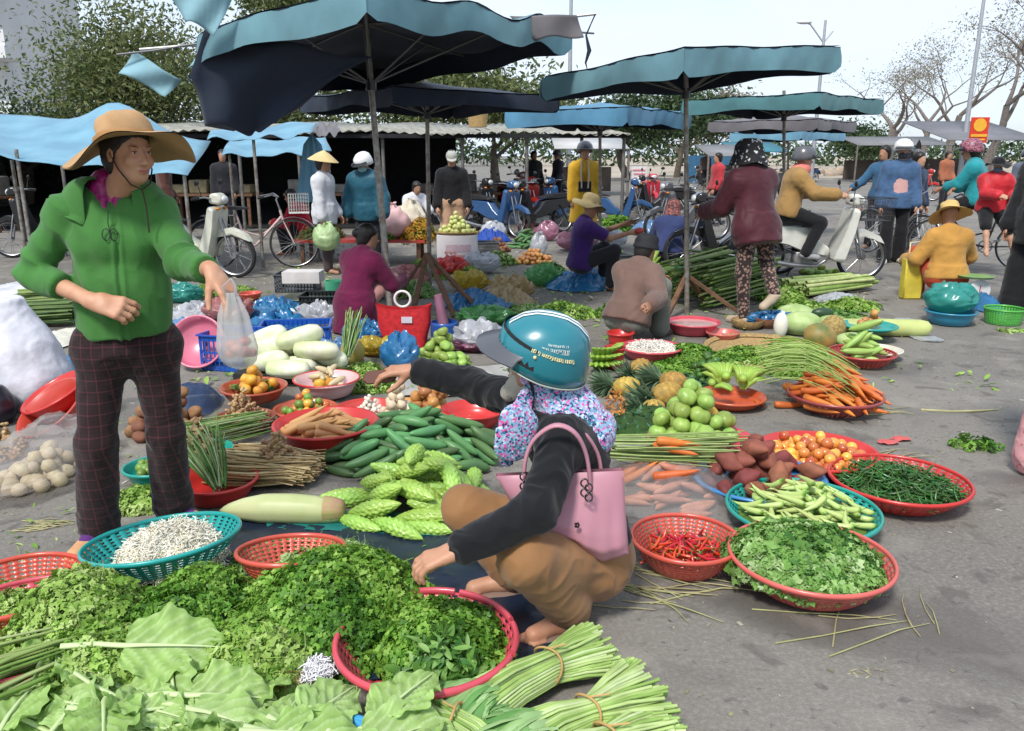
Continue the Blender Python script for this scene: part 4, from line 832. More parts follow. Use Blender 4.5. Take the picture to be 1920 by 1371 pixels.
def canopy(C, half, rimz, apexz, yaw, val=.22, sag=.06, scallop=.04, tilt=(0, 0), n=16, seed=0, edits=None):
    """square cloth: top and hanging valance, returns vertex function data"""
    b = MB(); idx = {}; v = []; rr = random.Random(seed); ph = [rr.uniform(0, 6) for _ in range(6)]
    def top(u, w_, raw=False):
        m = max(abs(u), abs(w_)); z = rimz+(apexz-rimz)*(1-m)**1.0; dg = abs(abs(u)-abs(w_)); z -= sag*math.sin(PI*min(1, m*1.0))*dg*(1-0*m) + .5*sag*m*dg*0
        x, y = u*half*(1-.05*(1-abs(w_))*(abs(u) > .98)), w_*half*(1-.05*(1-abs(u))*(abs(w_) > .98))
        z += .012*math.sin(7*u+ph[0])*math.sin(6*w_+ph[1])
        c, s_ = math.cos(yaw), math.sin(yaw); X, Y = x*c-y*s_, x*s_+y*c; z += tilt[0]*X+tilt[1]*Y
        p = V(C.x+X, C.y+Y, z); return edits(p, u, w_, 0) if edits and not raw else p
    N = n
    for j in range(N+1):
        for i in range(N+1): v.append(top(-1+2*i/N, -1+2*j/N))
    f = [(j*(N+1)+i, j*(N+1)+i+1, (j+1)*(N+1)+i+1, (j+1)*(N+1)+i) for j in range(N) for i in range(N)]
    b.add([tuple(p) for p in v], f)
    vb = MB(); K = 30
    for sd_ in range(4):
        pv = []
        for i in range(K+1):
            q = -1+2*i/K; u, w_ = [(q, -1), (1, q), (-q, 1), (-1, -q)][sd_]; p = top(u, w_); o = V(p.x-C.x, p.y-C.y, 0).normalized()
            cut = max(0, 1-math.hypot(u+1, w_-1)/.6) if edits else 0; h = val*(1-cut)+(1-cut)*scallop*math.cos(PI*q*1.0)*-.5-.25*val*(abs(q) > .97); wv = .014*math.sin(5*q+ph[sd_])+.006*math.sin(13*q)
            for k in range(5): t_ = k/4; pp = p - V(0, 0, h*t_)+o*(.010*math.sin(PI*t_*.7)+wv*t_+.006*math.sin(23*q+3*t_+ph[sd_])); pv.append(pp)
        vb.add([tuple(p) for p in pv], [(i*5+k, (i+1)*5+k, (i+1)*5+k+1, i*5+k+1) for i in range(K) for k in range(4)])
    return b, vb, top
def parasol(label, base, topc, half, rimz, apexz, yaw, canm, group='square market parasols', val=.22, tilt=(0, 0), seed=0, edits=None, sag=.06, poler=.022, under=None, hubdz=.34, n=16):
    base, topc = Vector(base), Vector(topc); t = thing('parasol', label, 'parasol', base, group); b = MB()
    b.tube([base, base.lerp(topc, .5)], poler*1.12, 12); b.tube([base.lerp(topc, .5), topc], poler, 12); b.tube([base.lerp(topc, .49), base.lerp(topc, .52)], poler*1.35, 12); put('pole', b, M('pole_grey', (.30, .29, .26), .45, metal=.4, var=.35, vs=20, col2=(.17, .13, .10)), t)
    C = V(topc.x, topc.y, 0); cb, vb, top = canopy(C, half, rimz, apexz, yaw, val, sag, tilt=tilt, seed=seed, edits=edits, n=n)
    co = put('canopy', cb, under or canm, t); md = co.modifiers.new('s', 'SOLIDIFY'); md.thickness = .004
    if under is not None:
        tb = MB(); tb.add(np.concatenate(cb.v)+np.array([0, 0, .012]), cb.f[4]); put('top_cover', tb, canm, co)
    vl = MB(); vl.add(np.concatenate(vb.v)+(np.array([C.x, C.y, 0])-np.concatenate(vb.v))*np.array([.010, .010, 0])/half*1.0, vb.f[4]); put('valance_lining', vl, under or canm, co)
    vo = put('valance', vb, canm, co)
    pk = topc.copy(); hub = base.lerp(topc, (topc.z-hubdz-base.z)/(topc.z-base.z)); b = MB(); b.tube([hub-V(0, 0, .05), hub+V(0, 0, .04)], poler*1.7, 12); put('hub', b, BLKP, t)
    dirs = [(1, 1), (-1, 1), (-1, -1), (1, -1)]+([(1, 0), (0, 1), (-1, 0), (0, -1)])
    rm_ = M('rib_grey', (.16, .16, .16), .5, metal=.5)
    for u, w_ in dirs:
        P_ = [top(u*q, w_*q, True)-V(0, 0, .022) for q in np.linspace(.02, .99, 8)]; b = MB(); b.tube(P_, .009, 6); put('rib', b, rm_, t)
        b = MB(); b.tube([hub, top(u*.55, w_*.55, True)-V(0, 0, .026)], .010, 6); put('strut', b, rm_, t)
    return t
def plas(c, key=None, **k): return M(key or 'plastic_%.2f_%.2f_%.2f' % c, c, k.pop('rough', .32), var=k.pop('var', .12), vs=9, coat=.15, spec=.5, bump=.0006, bs=30, **k)
RED = plas((.52, .03, .025)); CORAL = plas((.55, .085, .055)); PINKR = plas((.58, .07, .10)); TEAL = plas((.015, .30, .25)); BLUEP = plas((.02, .13, .40)); DRED = plas((.36, .035, .028)); PINKP = plas((.62, .16, .24)); ORNG = plas((.52, .09, .03)); BRWN = plas((.26, .07, .045)); CYAN = plas((.02, .30, .42))
def basin(label, c, r, H, mat, cat='basin', name='basin', group=None, z0=0, tilt=None, flare=.76, rim=None, sy=1, depthf=1, loc=None):
    c = Vector(c); b = MB(); t_ = .004; pr = [(.001, .006), (r*flare*.9, .004), (r*flare, .012), (r*(flare+1)/2, H*.5), (r*.96, H*.96), (r*1.0, H), (r*1.035, H-.002), (r*1.04, H-.010), (r*1.03, H-.013)]
    inn = [(r*1.03, H-.015), (r*.985, H-.006), (r*.955, H*.94), (r*(flare+1)/2-t_, H*.5), (r*flare-t_, .018), (.001, .012)]; m = Matrix.Identity(4) if tilt is None else tilt
    def wob(a, rr, z): return (.004*math.sin(2*a+r*50)*z/H, 0)
    b.lathe(pr+inn[1:], 56, m, wob, sy=sy); v = [x+np.array(tuple(V(c.x, c.y, z0))) for x in b.v]; b.v = v
    if rim: t = thing(name, label, cat, (c.x, c.y, z0), group); put('bowl', b, mat, t); q = MB(); q.tube([m @ V(r*1.02*math.cos(a), sy*r*1.02*math.sin(a), H-.004)+V(c.x, c.y, z0) for a in np.linspace(0, 2*PI, 49)[:-1]], .007, 6, closed=True); put('rim', q, rim, t); return t
    return one(name, b, mat, label, cat, (c.x, c.y, z0), group)
def strainer(label, c, r, H, mat, z0=0, tilt=None, gaps=None, group='round strainer baskets', fl=.62, n=84, rows=9, rimr=.0075):
    c = V(c.x, c.y, z0); t = thing('strainer_basket', label, 'basket', c, group); m = tilt or Matrix.Identity(4); b = MB()
    prof = [(r*fl*q, .002) for q in (.25, .42, .56, .70, .82, .93)]+[(r*(fl+(1-fl)*(q**.72)), .004+(H-.006)*q) for q in np.linspace(0, 1, rows*2)]
    v = []; f = []; P = len(prof)
    for (rr, z) in prof:
        for j in range(n):
            a = 2*PI*(j+.5*0)/n; p = m @ V(rr*math.cos(a), rr*math.sin(a), z)+c; v.append(tuple(p))
    for i in range(P-1):
        for j in range(n):
            if i % 2 == 1 and j % 2 == 1 and i < P-2: continue
            f.append((i*n+j, i*n+(j+1) % n, (i+1)*n+(j+1) % n, (i+1)*n+j))
    b.add(v, f); o = put('bowl', b, mat, t, smooth=False); md = o.modifiers.new('s', 'SOLIDIFY'); md.thickness = .003
    arcs = gaps or [(0, 2*PI)]
    for a0, a1 in arcs:
        q = MB(); full = abs(a1-a0-2*PI) < .01; k = 60 if full else max(8, int(60*(a1-a0)/6.28)); q.tube([m @ V(r*math.cos(a), r*math.sin(a), H)+c for a in (np.linspace(a0, a1, k+1)[:-1] if full else np.linspace(a0, a1, k+1))], rimr, 8, closed=full, sq=1.3); put('rim', q, mat, t)
    return t
def crate(label, c, sx, sy, H, mat, yaw=0, z0=0, group=None):
    t = thing('crate', label, 'crate', (c[0], c[1], z0), group); rot = Matrix.Rotation(yaw, 3, 'Z'); C = V(c[0], c[1], z0)
    B = lambda mb, p, s_: mb.box(C+rot @ Vector(p), s_, rot)
    b = MB(); B(b, (0, 0, .006), (sx-.01, sy-.01, .01)); put('base', b, mat, t)
    for ax, sg in ((0, 1), (0, -1), (1, 1), (1, -1)):
        b = MB(); L_ = sx if ax == 1 else sy; off = (sy if ax == 1 else sx)/2; th = .006
        def P(u, z): return (u, sg*(off-.003), z) if ax == 1 else (sg*(off-.003), u, z)
        def S_(l, h): return (l, th, h) if ax == 1 else (th, l, h)
        for z, h in ((H-.022, .04), (H*.52, .014), (.022, .03), (H*.3, .010)): B(b, P(0, z), S_(L_-.012, h))
        k = int(L_/.035)
        for i in range(k+1): u = (-L_/2+.01)+(L_-.02)*i/k; B(b, P(u, H/2), S_(.010 if 0 < i < k else .022, H-.01))
        b2 = MB(); lip = (L_+.02, .018, .010) if ax == 1 else (.018, L_+.02, .010); B(b, (0, sg*(off+.006), H) if ax == 1 else (sg*(off+.006), 0, H+.001), lip)
        put('side', b, mat, t)
    return t
def spin(pts, n=14, bend=0, bump=None, sq=1, closed=True, cols=None):
    """solid of revolution along X, bent in the XZ plane"""
    b = MB(); v = []; xs = [p[0] for p in pts]; xm = (xs[0]+xs[-1])/2
    for i, (x, r_) in enumerate(pts):
        for j in range(n):
            a = 2*PI*j/n; rr = r_*(1+(bump(a, x) if bump else 0)); v.append((x, rr*math.cos(a), rr*math.sin(a)*sq+bend*((x-xm)**2)))
    m = len(pts); f = [(i*n+j, i*n+(j+1) % n, (i+1)*n+(j+1) % n, (i+1)*n+j) for i in range(m-1) for j in range(n)]+[tuple(range(n-1, -1, -1)), tuple((m-1)*n+j for j in range(n))]
    b.add(v, f); b.a = [np.repeat([c for c in cols], n)] if cols is not None else b.a
    return b
def capsule(L, r, k=8, tip=.6, tail=.6):
    t = np.linspace(0, 1, k*2+1); return [(-L/2+L*q, max(.0006, r*(1-abs(2*q-1)**(3.2 if q > .5 else 3.2))**.55*(1-(1-tip)*max(0, 2*q-1)-(1-tail)*max(0, 1-2*q)))) for q in t]
def me_of(name, mb, mat):
    v, f = mb.arr(); return mesh_np(name, v, f, mat, True, np.concatenate(mb.a))
PR = {}
def proto(name, n, fn, mat):
    if name not in PR: PR[name] = [me_of(name, fn(random.Random(k*7+len(name))), mat) for k in range(n)]
    return PR[name]
def ballp(r, n=16, m=10, lobe=0, sq=.92, dim=.12, irr=.05, nl=8):
    def f(rd):
        b = MB(); ph = rd.uniform(0, 6); rr = r*rd.uniform(.86, 1.1); v = []
        for i in range(m+1):
            t = PI*i/m
            for j in range(n):
                a = 2*PI*j/n; q = rr*(1+lobe*math.cos(nl*a+ph)*math.sin(t)+irr*math.sin(2*a+ph)*math.sin(t)+irr*.6*math.sin(3*t+ph)); z = -math.cos(t)*q*sq; z *= (1-dim*math.exp(-(t/.35)**2)-dim*math.exp(-((PI-t)/.35)**2))
                v.append((q*math.sin(t)*math.cos(a), q*math.sin(t)*math.sin(a), z))
        return b.add(v, [(i*n+j, i*n+(j+1) % n, (i+1)*n+(j+1) % n, (i+1)*n+j) for i in range(m) for j in range(n)])
    return f
class Pile:
    def __init__(s, c, rx, ry, z0=0, base=None, yaw=0, res=.012, pad=.08, edge=0):
        s.c = Vector(c); s.rx, s.ry, s.res, s.yaw = rx, ry, res, yaw; s.hx, s.hy = rx+pad, ry+pad; s.nx, s.ny = int(2*s.hx/res)+1, int(2*s.hy/res)+1
        x = (np.arange(s.nx)*res-s.hx)[:, None]; y = (np.arange(s.ny)*res-s.hy)[None, :]; q = np.sqrt((x/rx)**2+(y/ry)**2); s.H = np.full((s.nx, s.ny), float(z0)) if base is None else z0+base(q)+0*x
        s.items = []
    def h(s, x, y): i, j = int((x+s.hx)/s.res), int((y+s.hy)/s.res); return s.H[min(max(i, 0), s.nx-1), min(max(j, 0), s.ny-1)]
    def drop(s, L=0, r=.02, yaw=None, yj=.3, k=7, slope=.25, lim=1.0, rz=None, rd=random, maxp=.7):
        best = None; rz = rz or r
        for _ in range(k):
            a = rd.uniform(0, 2*PI); q = math.sqrt(rd.random())*lim; x, y = q*math.cos(a)*s.rx, q*math.sin(a)*s.ry; yw = (rd.uniform(0, 2*PI) if yaw is None else yaw+rd.gauss(0, yj))-s.yaw
            dx, dy = math.cos(yw), math.sin(yw)
            if L > 0:
                pts = [(t, s.h(x+dx*t*L/2, y+dy*t*L/2)) for t in (-.85, -.45, 0, .45, .85)]; e0 = max(pts[0][1], pts[1][1]-.0); e1 = max(pts[4][1], pts[3][1]); pit = max(-maxp, min(maxp, math.atan2(e1-e0, L*.8)))
                z = max(h_-math.tan(pit)*t*L/2 for t, h_ in pts)
            else: z = max(s.h(x+r*.5*math.cos(b), y+r*.5*math.sin(b)) for b in (0, 1.57, 3.14, 4.71, 5.5)); pit = 0; z = max(z, s.h(x, y))
            sc = z+slope*q
            if best is None or sc < best[0]: best = (sc, x, y, z, yw, pit)
        _, x, y, z, yw, pit = best; zc = z+rz*.80; dx, dy = math.cos(yw), math.sin(yw); nst = max(1, int(L/(s.res*1.0))); w = r
        for i in range(nst+1):
            t = (i/nst-.5)*L if L else 0; px, py, pz = x+dx*t, y+dy*t, z+math.tan(pit)*t; k2 = int(w/s.res)+1; ci, cj = int(round((px+s.hx)/s.res)), int(round((py+s.hy)/s.res))
            for u in range(-k2, k2+1):
                for v in range(-k2, k2+1):
                    d = math.hypot(u, v)*s.res/w
                    if d < 1 and 0 <= ci+u < s.nx and 0 <= cj+v < s.ny: s.H[ci+u, cj+v] = max(s.H[ci+u, cj+v], pz+rz*1.62*math.sqrt(1-d*d)*.98)
        c, sn = math.cos(s.yaw), math.sin(s.yaw); return V(s.c.x+x*c-y*sn, s.c.y+x*sn+y*c, zc), yw+s.yaw, pit
def items(name, mes, P, n, label, cat, group, L=0, r=.02, yaw=None, yj=.3, slope=.25, lim=1, rnd=True, k=7, rz=None, seed=1, zlift=0, flip=True, keep=0):
    rd = random.Random(seed); res = []
    for i in range(n):
        p, yw, pt = P.drop(L, r, yaw, yj, k, slope, lim, rz, rd)
        o = bpy.data.objects.new(name, mes[rd.randrange(len(mes))]); COL.objects.link(o)
        sc = rd.uniform(.9, 1.08)
        if L > 0: m = TR(p, yw+(PI if flip and rd.random() < .5 and yaw is None else 0), 0, 0); m = Matrix.Translation(p) @ Matrix.Rotation(yw, 4, 'Z') @ Matrix.Rotation(-pt, 4, 'Y') @ Matrix.Rotation(rd.uniform(-1.2, 1.2) if not keep else 0, 4, 'X') @ Matrix.Diagonal((sc, sc, sc, 1))
        else: m = Matrix.Translation(p) @ Matrix.Rotation(rd.uniform(0, 6.3), 4, 'Z') @ Matrix.Rotation(rd.uniform(-.9, .9), 4, 'X') @ Matrix.Rotation(rd.uniform(-.6, .6), 4, 'Y') @ Matrix.Diagonal((sc, sc, sc, 1))
        o.matrix_world = m; tag(o, label, cat, group); res.append(o)
    return res
bowlbase = lambda H, fl=.7, edge=0: (lambda q: np.where(q > 1.0, H*.2, np.clip((q-fl)/(1-fl), 0, 1)*H*.85+.006))
def mound(c, rx, ry, h, z0=0, seed=0, yaw=0, rough=.35, base=None):
    s0 = seed*3.7
    def H(x, y):
        dx, dy = x-c.x, y-c.y; cs, sn = math.cos(-yaw), math.sin(-yaw); u, v = (dx*cs-dy*sn)/rx, (dx*sn+dy*cs)/ry; q = np.sqrt(u*u+v*v); e = np.clip(1-q**2.4, 0, 1)**.6
        nz_ = 1+rough*fbm(np.stack([x*5+s0, y*5, 0*x], -1), 3)*1.6; return z0+h*e*nz_, q
    return H
def leafheap(name, label, cat, c, rx, ry, h, n, mats, size=.035, z0=0, seed=0, yaw=0, tms=None, rough=.35, up=1.0, kind='stuff', group=None, floor=True, szv=.4, inner=None):
    r_ = np.random.default_rng(seed+11); H = mound(c, rx, ry, h, z0, seed, yaw, rough); u = r_.uniform(-1, 1, (n*2, 2)); u = u[(u**2).sum(1) < 1.0][:n]
    cs, sn = math.cos(yaw), math.sin(yaw); X = c.x+u[:, 0]*rx*cs-u[:, 1]*ry*sn; Y = c.y+u[:, 0]*rx*sn+u[:, 1]*ry*cs; Z, q = H(X, Y); e = .01
    zx = (H(X+e, Y)[0]-Z)/e; zy = (H(X, Y+e)[0]-Z)/e; nn = np.stack([-zx, -zy, np.full(len(X), 1.0)], -1); nn /= np.linalg.norm(nn, axis=1)[:, None]
    nn = nn*up + r_.normal(0, .55, nn.shape); sz = size*(1+szv*r_.uniform(-1, 1, len(X))); Z = Z-sz*.75-r_.random(len(X))**2*h*.35; Z = np.maximum(Z, z0)
    me = merge_scat(name, tms or (SPR+STK[:1]), np.stack([X, Y, Z], -1), nn, sz, mats, av=np.clip(.5+.35*fbm(np.stack([X*6, Y*6, 0*X+seed], -1), 2)*1.6+r_.normal(0, .22, len(X)), 0, 1))
    o = link(name, me, None, (c.x, c.y, z0)); tag(o, label, cat, group, kind)
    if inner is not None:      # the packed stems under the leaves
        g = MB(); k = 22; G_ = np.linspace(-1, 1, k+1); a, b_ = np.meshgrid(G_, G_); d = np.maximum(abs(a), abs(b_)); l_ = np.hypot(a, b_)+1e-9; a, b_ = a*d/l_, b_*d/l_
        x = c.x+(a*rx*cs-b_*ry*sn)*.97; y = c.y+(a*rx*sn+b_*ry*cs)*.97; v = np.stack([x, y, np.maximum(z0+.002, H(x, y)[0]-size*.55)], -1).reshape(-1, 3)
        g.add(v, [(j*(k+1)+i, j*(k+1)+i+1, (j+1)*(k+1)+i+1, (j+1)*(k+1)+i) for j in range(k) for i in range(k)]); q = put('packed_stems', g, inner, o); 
    return o
PARS = leafmat('parsley_leaf', [(.045, .14, .014), (.12, .30, .03), (.24, .46, .06), (.38, .60, .12)])
HERB2 = leafmat('celery_leaf', [(.09, .24, .025), (.24, .44, .06), (.38, .58, .12), (.54, .68, .24)])
HERB3 = leafmat('coriander_leaf', [(.05, .17, .03), (.18, .38, .07), (.34, .54, .17), (.54, .68, .36)])
PALE = leafmat('mustard_leaf', [(.20, .40, .07), (.36, .56, .15), (.50, .68, .28), (.66, .78, .46)], tl=.3)
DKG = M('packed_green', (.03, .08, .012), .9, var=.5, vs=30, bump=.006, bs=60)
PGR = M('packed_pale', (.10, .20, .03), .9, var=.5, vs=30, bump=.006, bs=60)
LEAFS = [leaf_t(1, .42, 0, .3, .15), leaf_t(1, .5, .25, .5, .2), leaf_t(1, .36, 0, -.2, .2)]
NARROW = [leaf_t(1, .16, 0, .3, .1), leaf_t(1, .12, 0, .6, .1)]
def stems(name, label, cat, P0, P1, n, rad, mat, fan0=.03, fan1=.08, droop=.0, taper=.5, z0=.01, seed=0, kind=None, group=None, k=5, parent=None, arch=.0, flat=.6, av=None, curl=.02):
    """many long thin stalks running from about P0 to about P1"""
    r_ = np.random.default_rng(seed); P0, P1 = Vector(P0), Vector(P1); ax = (P1-P0); L_ = ax.length; ax.normalize(); sd_ = ax.cross(V(0, 0, 1)).normalized(); up = sd_.cross(ax); b = MB()
    for i in range(n):
        b.av = r_.random() if av is None else av; a = r_.uniform(-1, 1), r_.uniform(0, 1); l0, l1 = r_.uniform(-.08, .08)*L_, r_.uniform(-.12, .06)*L_
        A = P0+sd_*a[0]*fan0+up*a[1]*fan0*flat*2+ax*l0; B = P1+sd_*(a[0]*fan1+r_.normal(0, .15)*fan1)+up*(a[1]*fan1*flat*2)+ax*l1; ph = r_.uniform(-1, 1)*curl; rr = rad*r_.uniform(.7, 1.2)
        pts = []
        for j in range(k):
            t = j/(k-1); p = A.lerp(B, t)+up*arch*math.sin(PI*t)-V(0, 0, droop*t*t)+sd_*ph*math.sin(PI*t*1.3); p.z = max(p.z, z0+rr); pts.append(p)
        b.tube(pts, [rr*(1-(1-taper)*j/(k-1)) for j in range(k)], 5, cap=False)
    if parent: return put(name, b, mat, parent)
    return one(name, b, mat, label, cat, ((P0+P1)/2).to_tuple()[:2]+(0,), group, kind=kind)
def blanket(c, rx, ry, h, n=40, seed=0, amp=.02, fr=9, yaw=0, z0=.0, crisp=1.0, edge=0.02, ridge=1.0, sheet=False):
    """crumpled plastic lying over what it covers"""
    c = Vector(c); b = MB(); v = []; cs, sn = math.cos(yaw), math.sin(yaw); G_ = np.linspace(-1, 1, n+1); a, bb = np.meshgrid(G_, G_); d = np.maximum(abs(a), abs(bb)); l_ = np.hypot(a, bb)+1e-9; k = .25+.75*d/l_ if not sheet else 1; a2, b2 = a*k, bb*k
    q = np.hypot(a2, b2) if not sheet else d; ed = 1+.14*fbm(np.stack([a*2+seed, bb*2, 0*a], -1), 2)
    x = a2*rx*ed; y = b2*ry*ed; p = np.stack([x*fr+seed*3.1, y*fr, 0*x], -1); w = 1-np.abs(fbm(p+.9*fbm(p*.5+7, 2)[..., None], 3))*3.2; w2 = 1-np.abs(fbm(p*2.1+4+w[..., None]*.5, 2))*3.0
    z = h*np.clip(1-q**2.2, 0, 1)**.7+amp*(w*.9+w2*.4*crisp)*(np.clip(1.15-q, .25, 1)); z = np.maximum(z-z.min()*0, .004+.006*(1+w)); X = c.x+x*cs-y*sn; Y = c.y+x*sn+y*cs
    b.add(np.stack([X, Y, z+z0], -1).reshape(-1, 3), [(j*(n+1)+i, j*(n+1)+i+1, (j+1)*(n+1)+i+1, (j+1)*(n+1)+i) for j in range(n) for i in range(n)]); return b
def film(key, c=None, alpha=.6, rough=.25):
    """thin plastic film: partly clear, glossy"""
    if key in MATS: return MATS[key]
    m = M(key, c, rough, var=.2, vs=10, spec=.8, coat=.5); n, l = m.node_tree.nodes, m.node_tree.links.new; b = n['Principled BSDF']; tr = n.new('ShaderNodeBsdfTransparent'); tl = n.new('ShaderNodeBsdfTranslucent'); m1 = n.new('ShaderNodeMixShader'); m2 = n.new('ShaderNodeMixShader')
    tl.inputs[0].default_value = (*c, 1); tr.inputs[0].default_value = (*[.5+.5*x for x in c], 1); m1.inputs[0].default_value = .35; l(b.outputs[0], m1.inputs[1]); l(tl.outputs[0], m1.inputs[2]); m2.inputs[0].default_value = 1-alpha; l(m1.outputs[0], m2.inputs[1]); l(tr.outputs[0], m2.inputs[2]); l(m2.outputs[0], n['Material Output'].inputs[0]); return m
def bag_blob(label, c, rx, ry, h, mat, seed=0, name='plastic_bag', cat='plastic bag', knot=True, group=None, z0=0, n=44, amp=.02, fr=12):
    """closed tied bag lying on the ground"""
    c = Vector(c); b = MB(); m = 22; T, A = np.meshgrid(PI*np.arange(m+1)/m, 2*PI*np.arange(n)/n, indexing='ij'); d = np.stack([np.sin(T)*np.cos(A), np.sin(T)*np.sin(A), -np.cos(T)], -1)
    w = 1-np.abs(fbm(d*fr*.25+seed*2.3, 3))*2.4; k = 1+amp/max(h, .05)*w*2; z = d[..., 2]*.5+.5; zz = h*z*(1-.12*np.sin(3*A+seed)*z); v = np.stack([c.x+rx*d[..., 0]*k, c.y+ry*d[..., 1]*k, z0+np.maximum(.004, zz*k)], -1).reshape(-1, 3)
    b.add(v, [(i*n+j, i*n+(j+1) % n, (i+1)*n+(j+1) % n, (i+1)*n+j) for i in range(m) for j in range(n)])
    if knot: b.lathe([(.012, h*.93), (.010, h*1.02), (.03, h*1.12), (.045, h*1.2), (.001, h*1.08)], 14, wob=lambda a, r, z: (.3*r*math.sin(3*a+seed), .012*math.sin(2*a)), c=(c.x+rx*.1, c.y, z0))
    return one(name, b, mat, label, cat, (c.x, c.y, z0), group)
def curved(L, r, bend, n=8, k=6, tip=.35, tail=.8): return lambda rd: spin(capsule(L*rd.uniform(.85, 1.1), r*rd.uniform(.85, 1.1), k, tip, tail), n, bend*rd.uniform(-1, 1.4))
def stemmed(L, r, bend, n=7):
    def f(rd):
        l, bd = L*rd.uniform(.8, 1.1), bend*rd.uniform(.2, 1.5); pts = [(-l/2-.022, .0012), (-l/2-.004, .0016), (-l/2, r*.75), (-l/2+l*.15, r), (-l/2+l*.5, r*.85), (-l/2+l*.8, r*.5), (l/2, .0008)]
        return spin(pts, n, bd, cols=[0, 0, .1, 1, 1, 1, 1])
    return f
CHR = M('red_chilli', (.5, 0, 0), .22, attr=[(.05, .16, .02), (.55, .02, .012), (.60, .025, .015)], var=.2, vs=20, rnd=.2, coat=.4)
CHG = M('green_chilli', (0, .1, 0), .3, attr=[(.10, .22, .04), (.022, .10, .014), (.03, .12, .018)], var=.3, vs=20, rnd=.35, coat=.2)
PEP = M('pale_pepper', (.40, .55, .12), .35, attr=[(.12, .28, .04), (.42, .55, .14), (.48, .60, .20)], var=.2, vs=12, rnd=.16)
c, r = circ(1185, 1385, 1058, .115); strainer('round red strainer basket holding bright red chillies, beside the pink handbag', c, r, .115, CORAL)
P = Pile(c, r*.78, r*.78, 0, bowlbase(.09, .62)); items('red_chilli', proto('red_chilli', 6, stemmed(.085, .0062, 6), CHR), P, 120, 'thin glossy red chilli heaped in the round strainer basket next to the pink bag', 'chilli', 'red chillies heaped in the strainer basket', .085, .0075, slope=.02, lim=.98, k=4)
c, r = circ(1562, 1808, 950, .10); strainer('round red strainer basket full of small dark green chillies, farthest right of the row', c, r, .10, RED)
P = Pile(c, r*.86, r*.86, 0, lambda q: np.clip(.085-.02*q*q, .0, 1)*(q < 1.03)+0*q); items('green_chilli', proto('green_chilli', 6, stemmed(.082, .0055, 9), CHG), P, 290, 'slim dark green chilli heaped in the far-right red basket', 'chilli', 'green chillies heaped in the far-right basket', .082, .0068, slope=.05, lim=.98, k=4)
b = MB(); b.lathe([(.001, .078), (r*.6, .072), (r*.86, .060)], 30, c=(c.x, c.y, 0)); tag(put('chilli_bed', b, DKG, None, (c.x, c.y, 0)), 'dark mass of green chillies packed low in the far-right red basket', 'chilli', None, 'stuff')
c, r = circ(1367, 1642, 1016, .095); strainer('round teal strainer basket heaped with pale green peppers', c, r, .095, TEAL)
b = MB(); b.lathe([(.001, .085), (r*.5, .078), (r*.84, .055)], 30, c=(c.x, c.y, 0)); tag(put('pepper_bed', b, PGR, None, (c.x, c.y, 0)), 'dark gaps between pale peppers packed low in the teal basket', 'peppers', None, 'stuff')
P = Pile(c, r*.86, r*.80, 0, lambda q: np.clip(.085-.02*q*q, .0, 1)+0*q); items('pale_pepper', proto('pale_pepper', 6, stemmed(.145, .0135, 3, 9), PEP), P, 78, 'long pale green pepper heaped in the round teal basket', 'pepper', 'pale peppers heaped in the teal basket', .15, .014, yaw=R(140), yj=.6, slope=.12, lim=.97, k=6)
c, r = circ(1372, 1667, 1120, .12); c.y += .0; strainer('round coral strainer basket overflowing with coriander, nearest on the right', c, r, .12, plas((.60, .12, .10)))
leafheap('coriander_heap', 'leafy bright green coriander piled above the nearest coral basket on the right', 'coriander', V(c.x-.02, c.y+.02, 0), r*.88, r*.84, .115, 2400, HERB3, .042, .085, 21, rough=.25, inner=PGR, tms=SPR+[sprig_t(6, 1, 9, .42)], floor=False)
stems('coriander_stalks', None, None, c+V(-.10, -.06, .10), c+V(.14, -.10, .09), 22, .0018, HERB2, .05, .12, z0=.02, seed=5, kind=None, parent=None) if False else None
c, r = circ(1305, 1541, 940, .09); basin('shallow blue basin heaped with sweet potatoes', c, r, .09, plas((.04, .20, .45)))
SWP = M('sweet_potato', (.24, .065, .045), .75, var=.4, vs=18, rnd=.22, bump=.002, bs=45, col2=(.15, .045, .03))
P = Pile(c+V(0, -.01, 0), r*.92, r*.85, 0, bowlbase(.09, .8)); spt = lambda rd: spin([(x, q*(1+.07*math.sin(x*45+1))) for x, q in capsule(rd.uniform(.13, .18), rd.uniform(.034, .044), 8, .55, .65)], 16, rd.uniform(-2, 2), lambda a, x: .09*math.sin(2*a+x*30)+.05*math.sin(3*a-x*50))
items('sweet_potato', proto('sweet_potato', 6, spt, SWP), P, 30, 'red-skinned sweet potato heaped in the shallow blue basin', 'sweet potato', 'sweet potatoes in the blue basin', .14, .040, slope=.18, lim=.95, k=9)
c, r = circ(1427, 1638, 882, .095); basin('round red basin filled with small orange tomatoes', c, r, .095, RED, flare=.7)
TOM = M('orange_tomato', (.60, .17, .03), .25, var=.15, vs=9, rnd=.35, coat=.35, col2=(.66, .30, .06)); P = Pile(c, r*.88, r*.88, 0, bowlbase(.10, .9)); P.H[:] = np.maximum(P.H, .045)
items('tomato', proto('orange_tomato', 4, ballp(.0275, 14, 9, .02, .95, .05, .03), TOM), P, 85, 'small glossy orange tomato in the round red basin', 'tomato', 'orange tomatoes in the red basin', 0, .027, slope=.06, lim=.97)
c, r = circ(1212, 1406, 858, .09); basin('round pinkish red basin under the heap of green guavas', c+V(.02, .02, 0), r, .09, PINKR)
GUV = M('green_guava', (.32, .44, .10), .38, var=.25, vs=14, rnd=.22, bump=.0012, bs=30, col2=(.20, .32, .06)); YEL = M('yellow_fruit', (.62, .42, .05), .4, var=.25, vs=12, rnd=.12, col2=(.55, .28, .04)); LIM = M('lime_green', (.17, .30, .05), .35, var=.25, vs=14, rnd=.25, bump=.0006, bs=60)
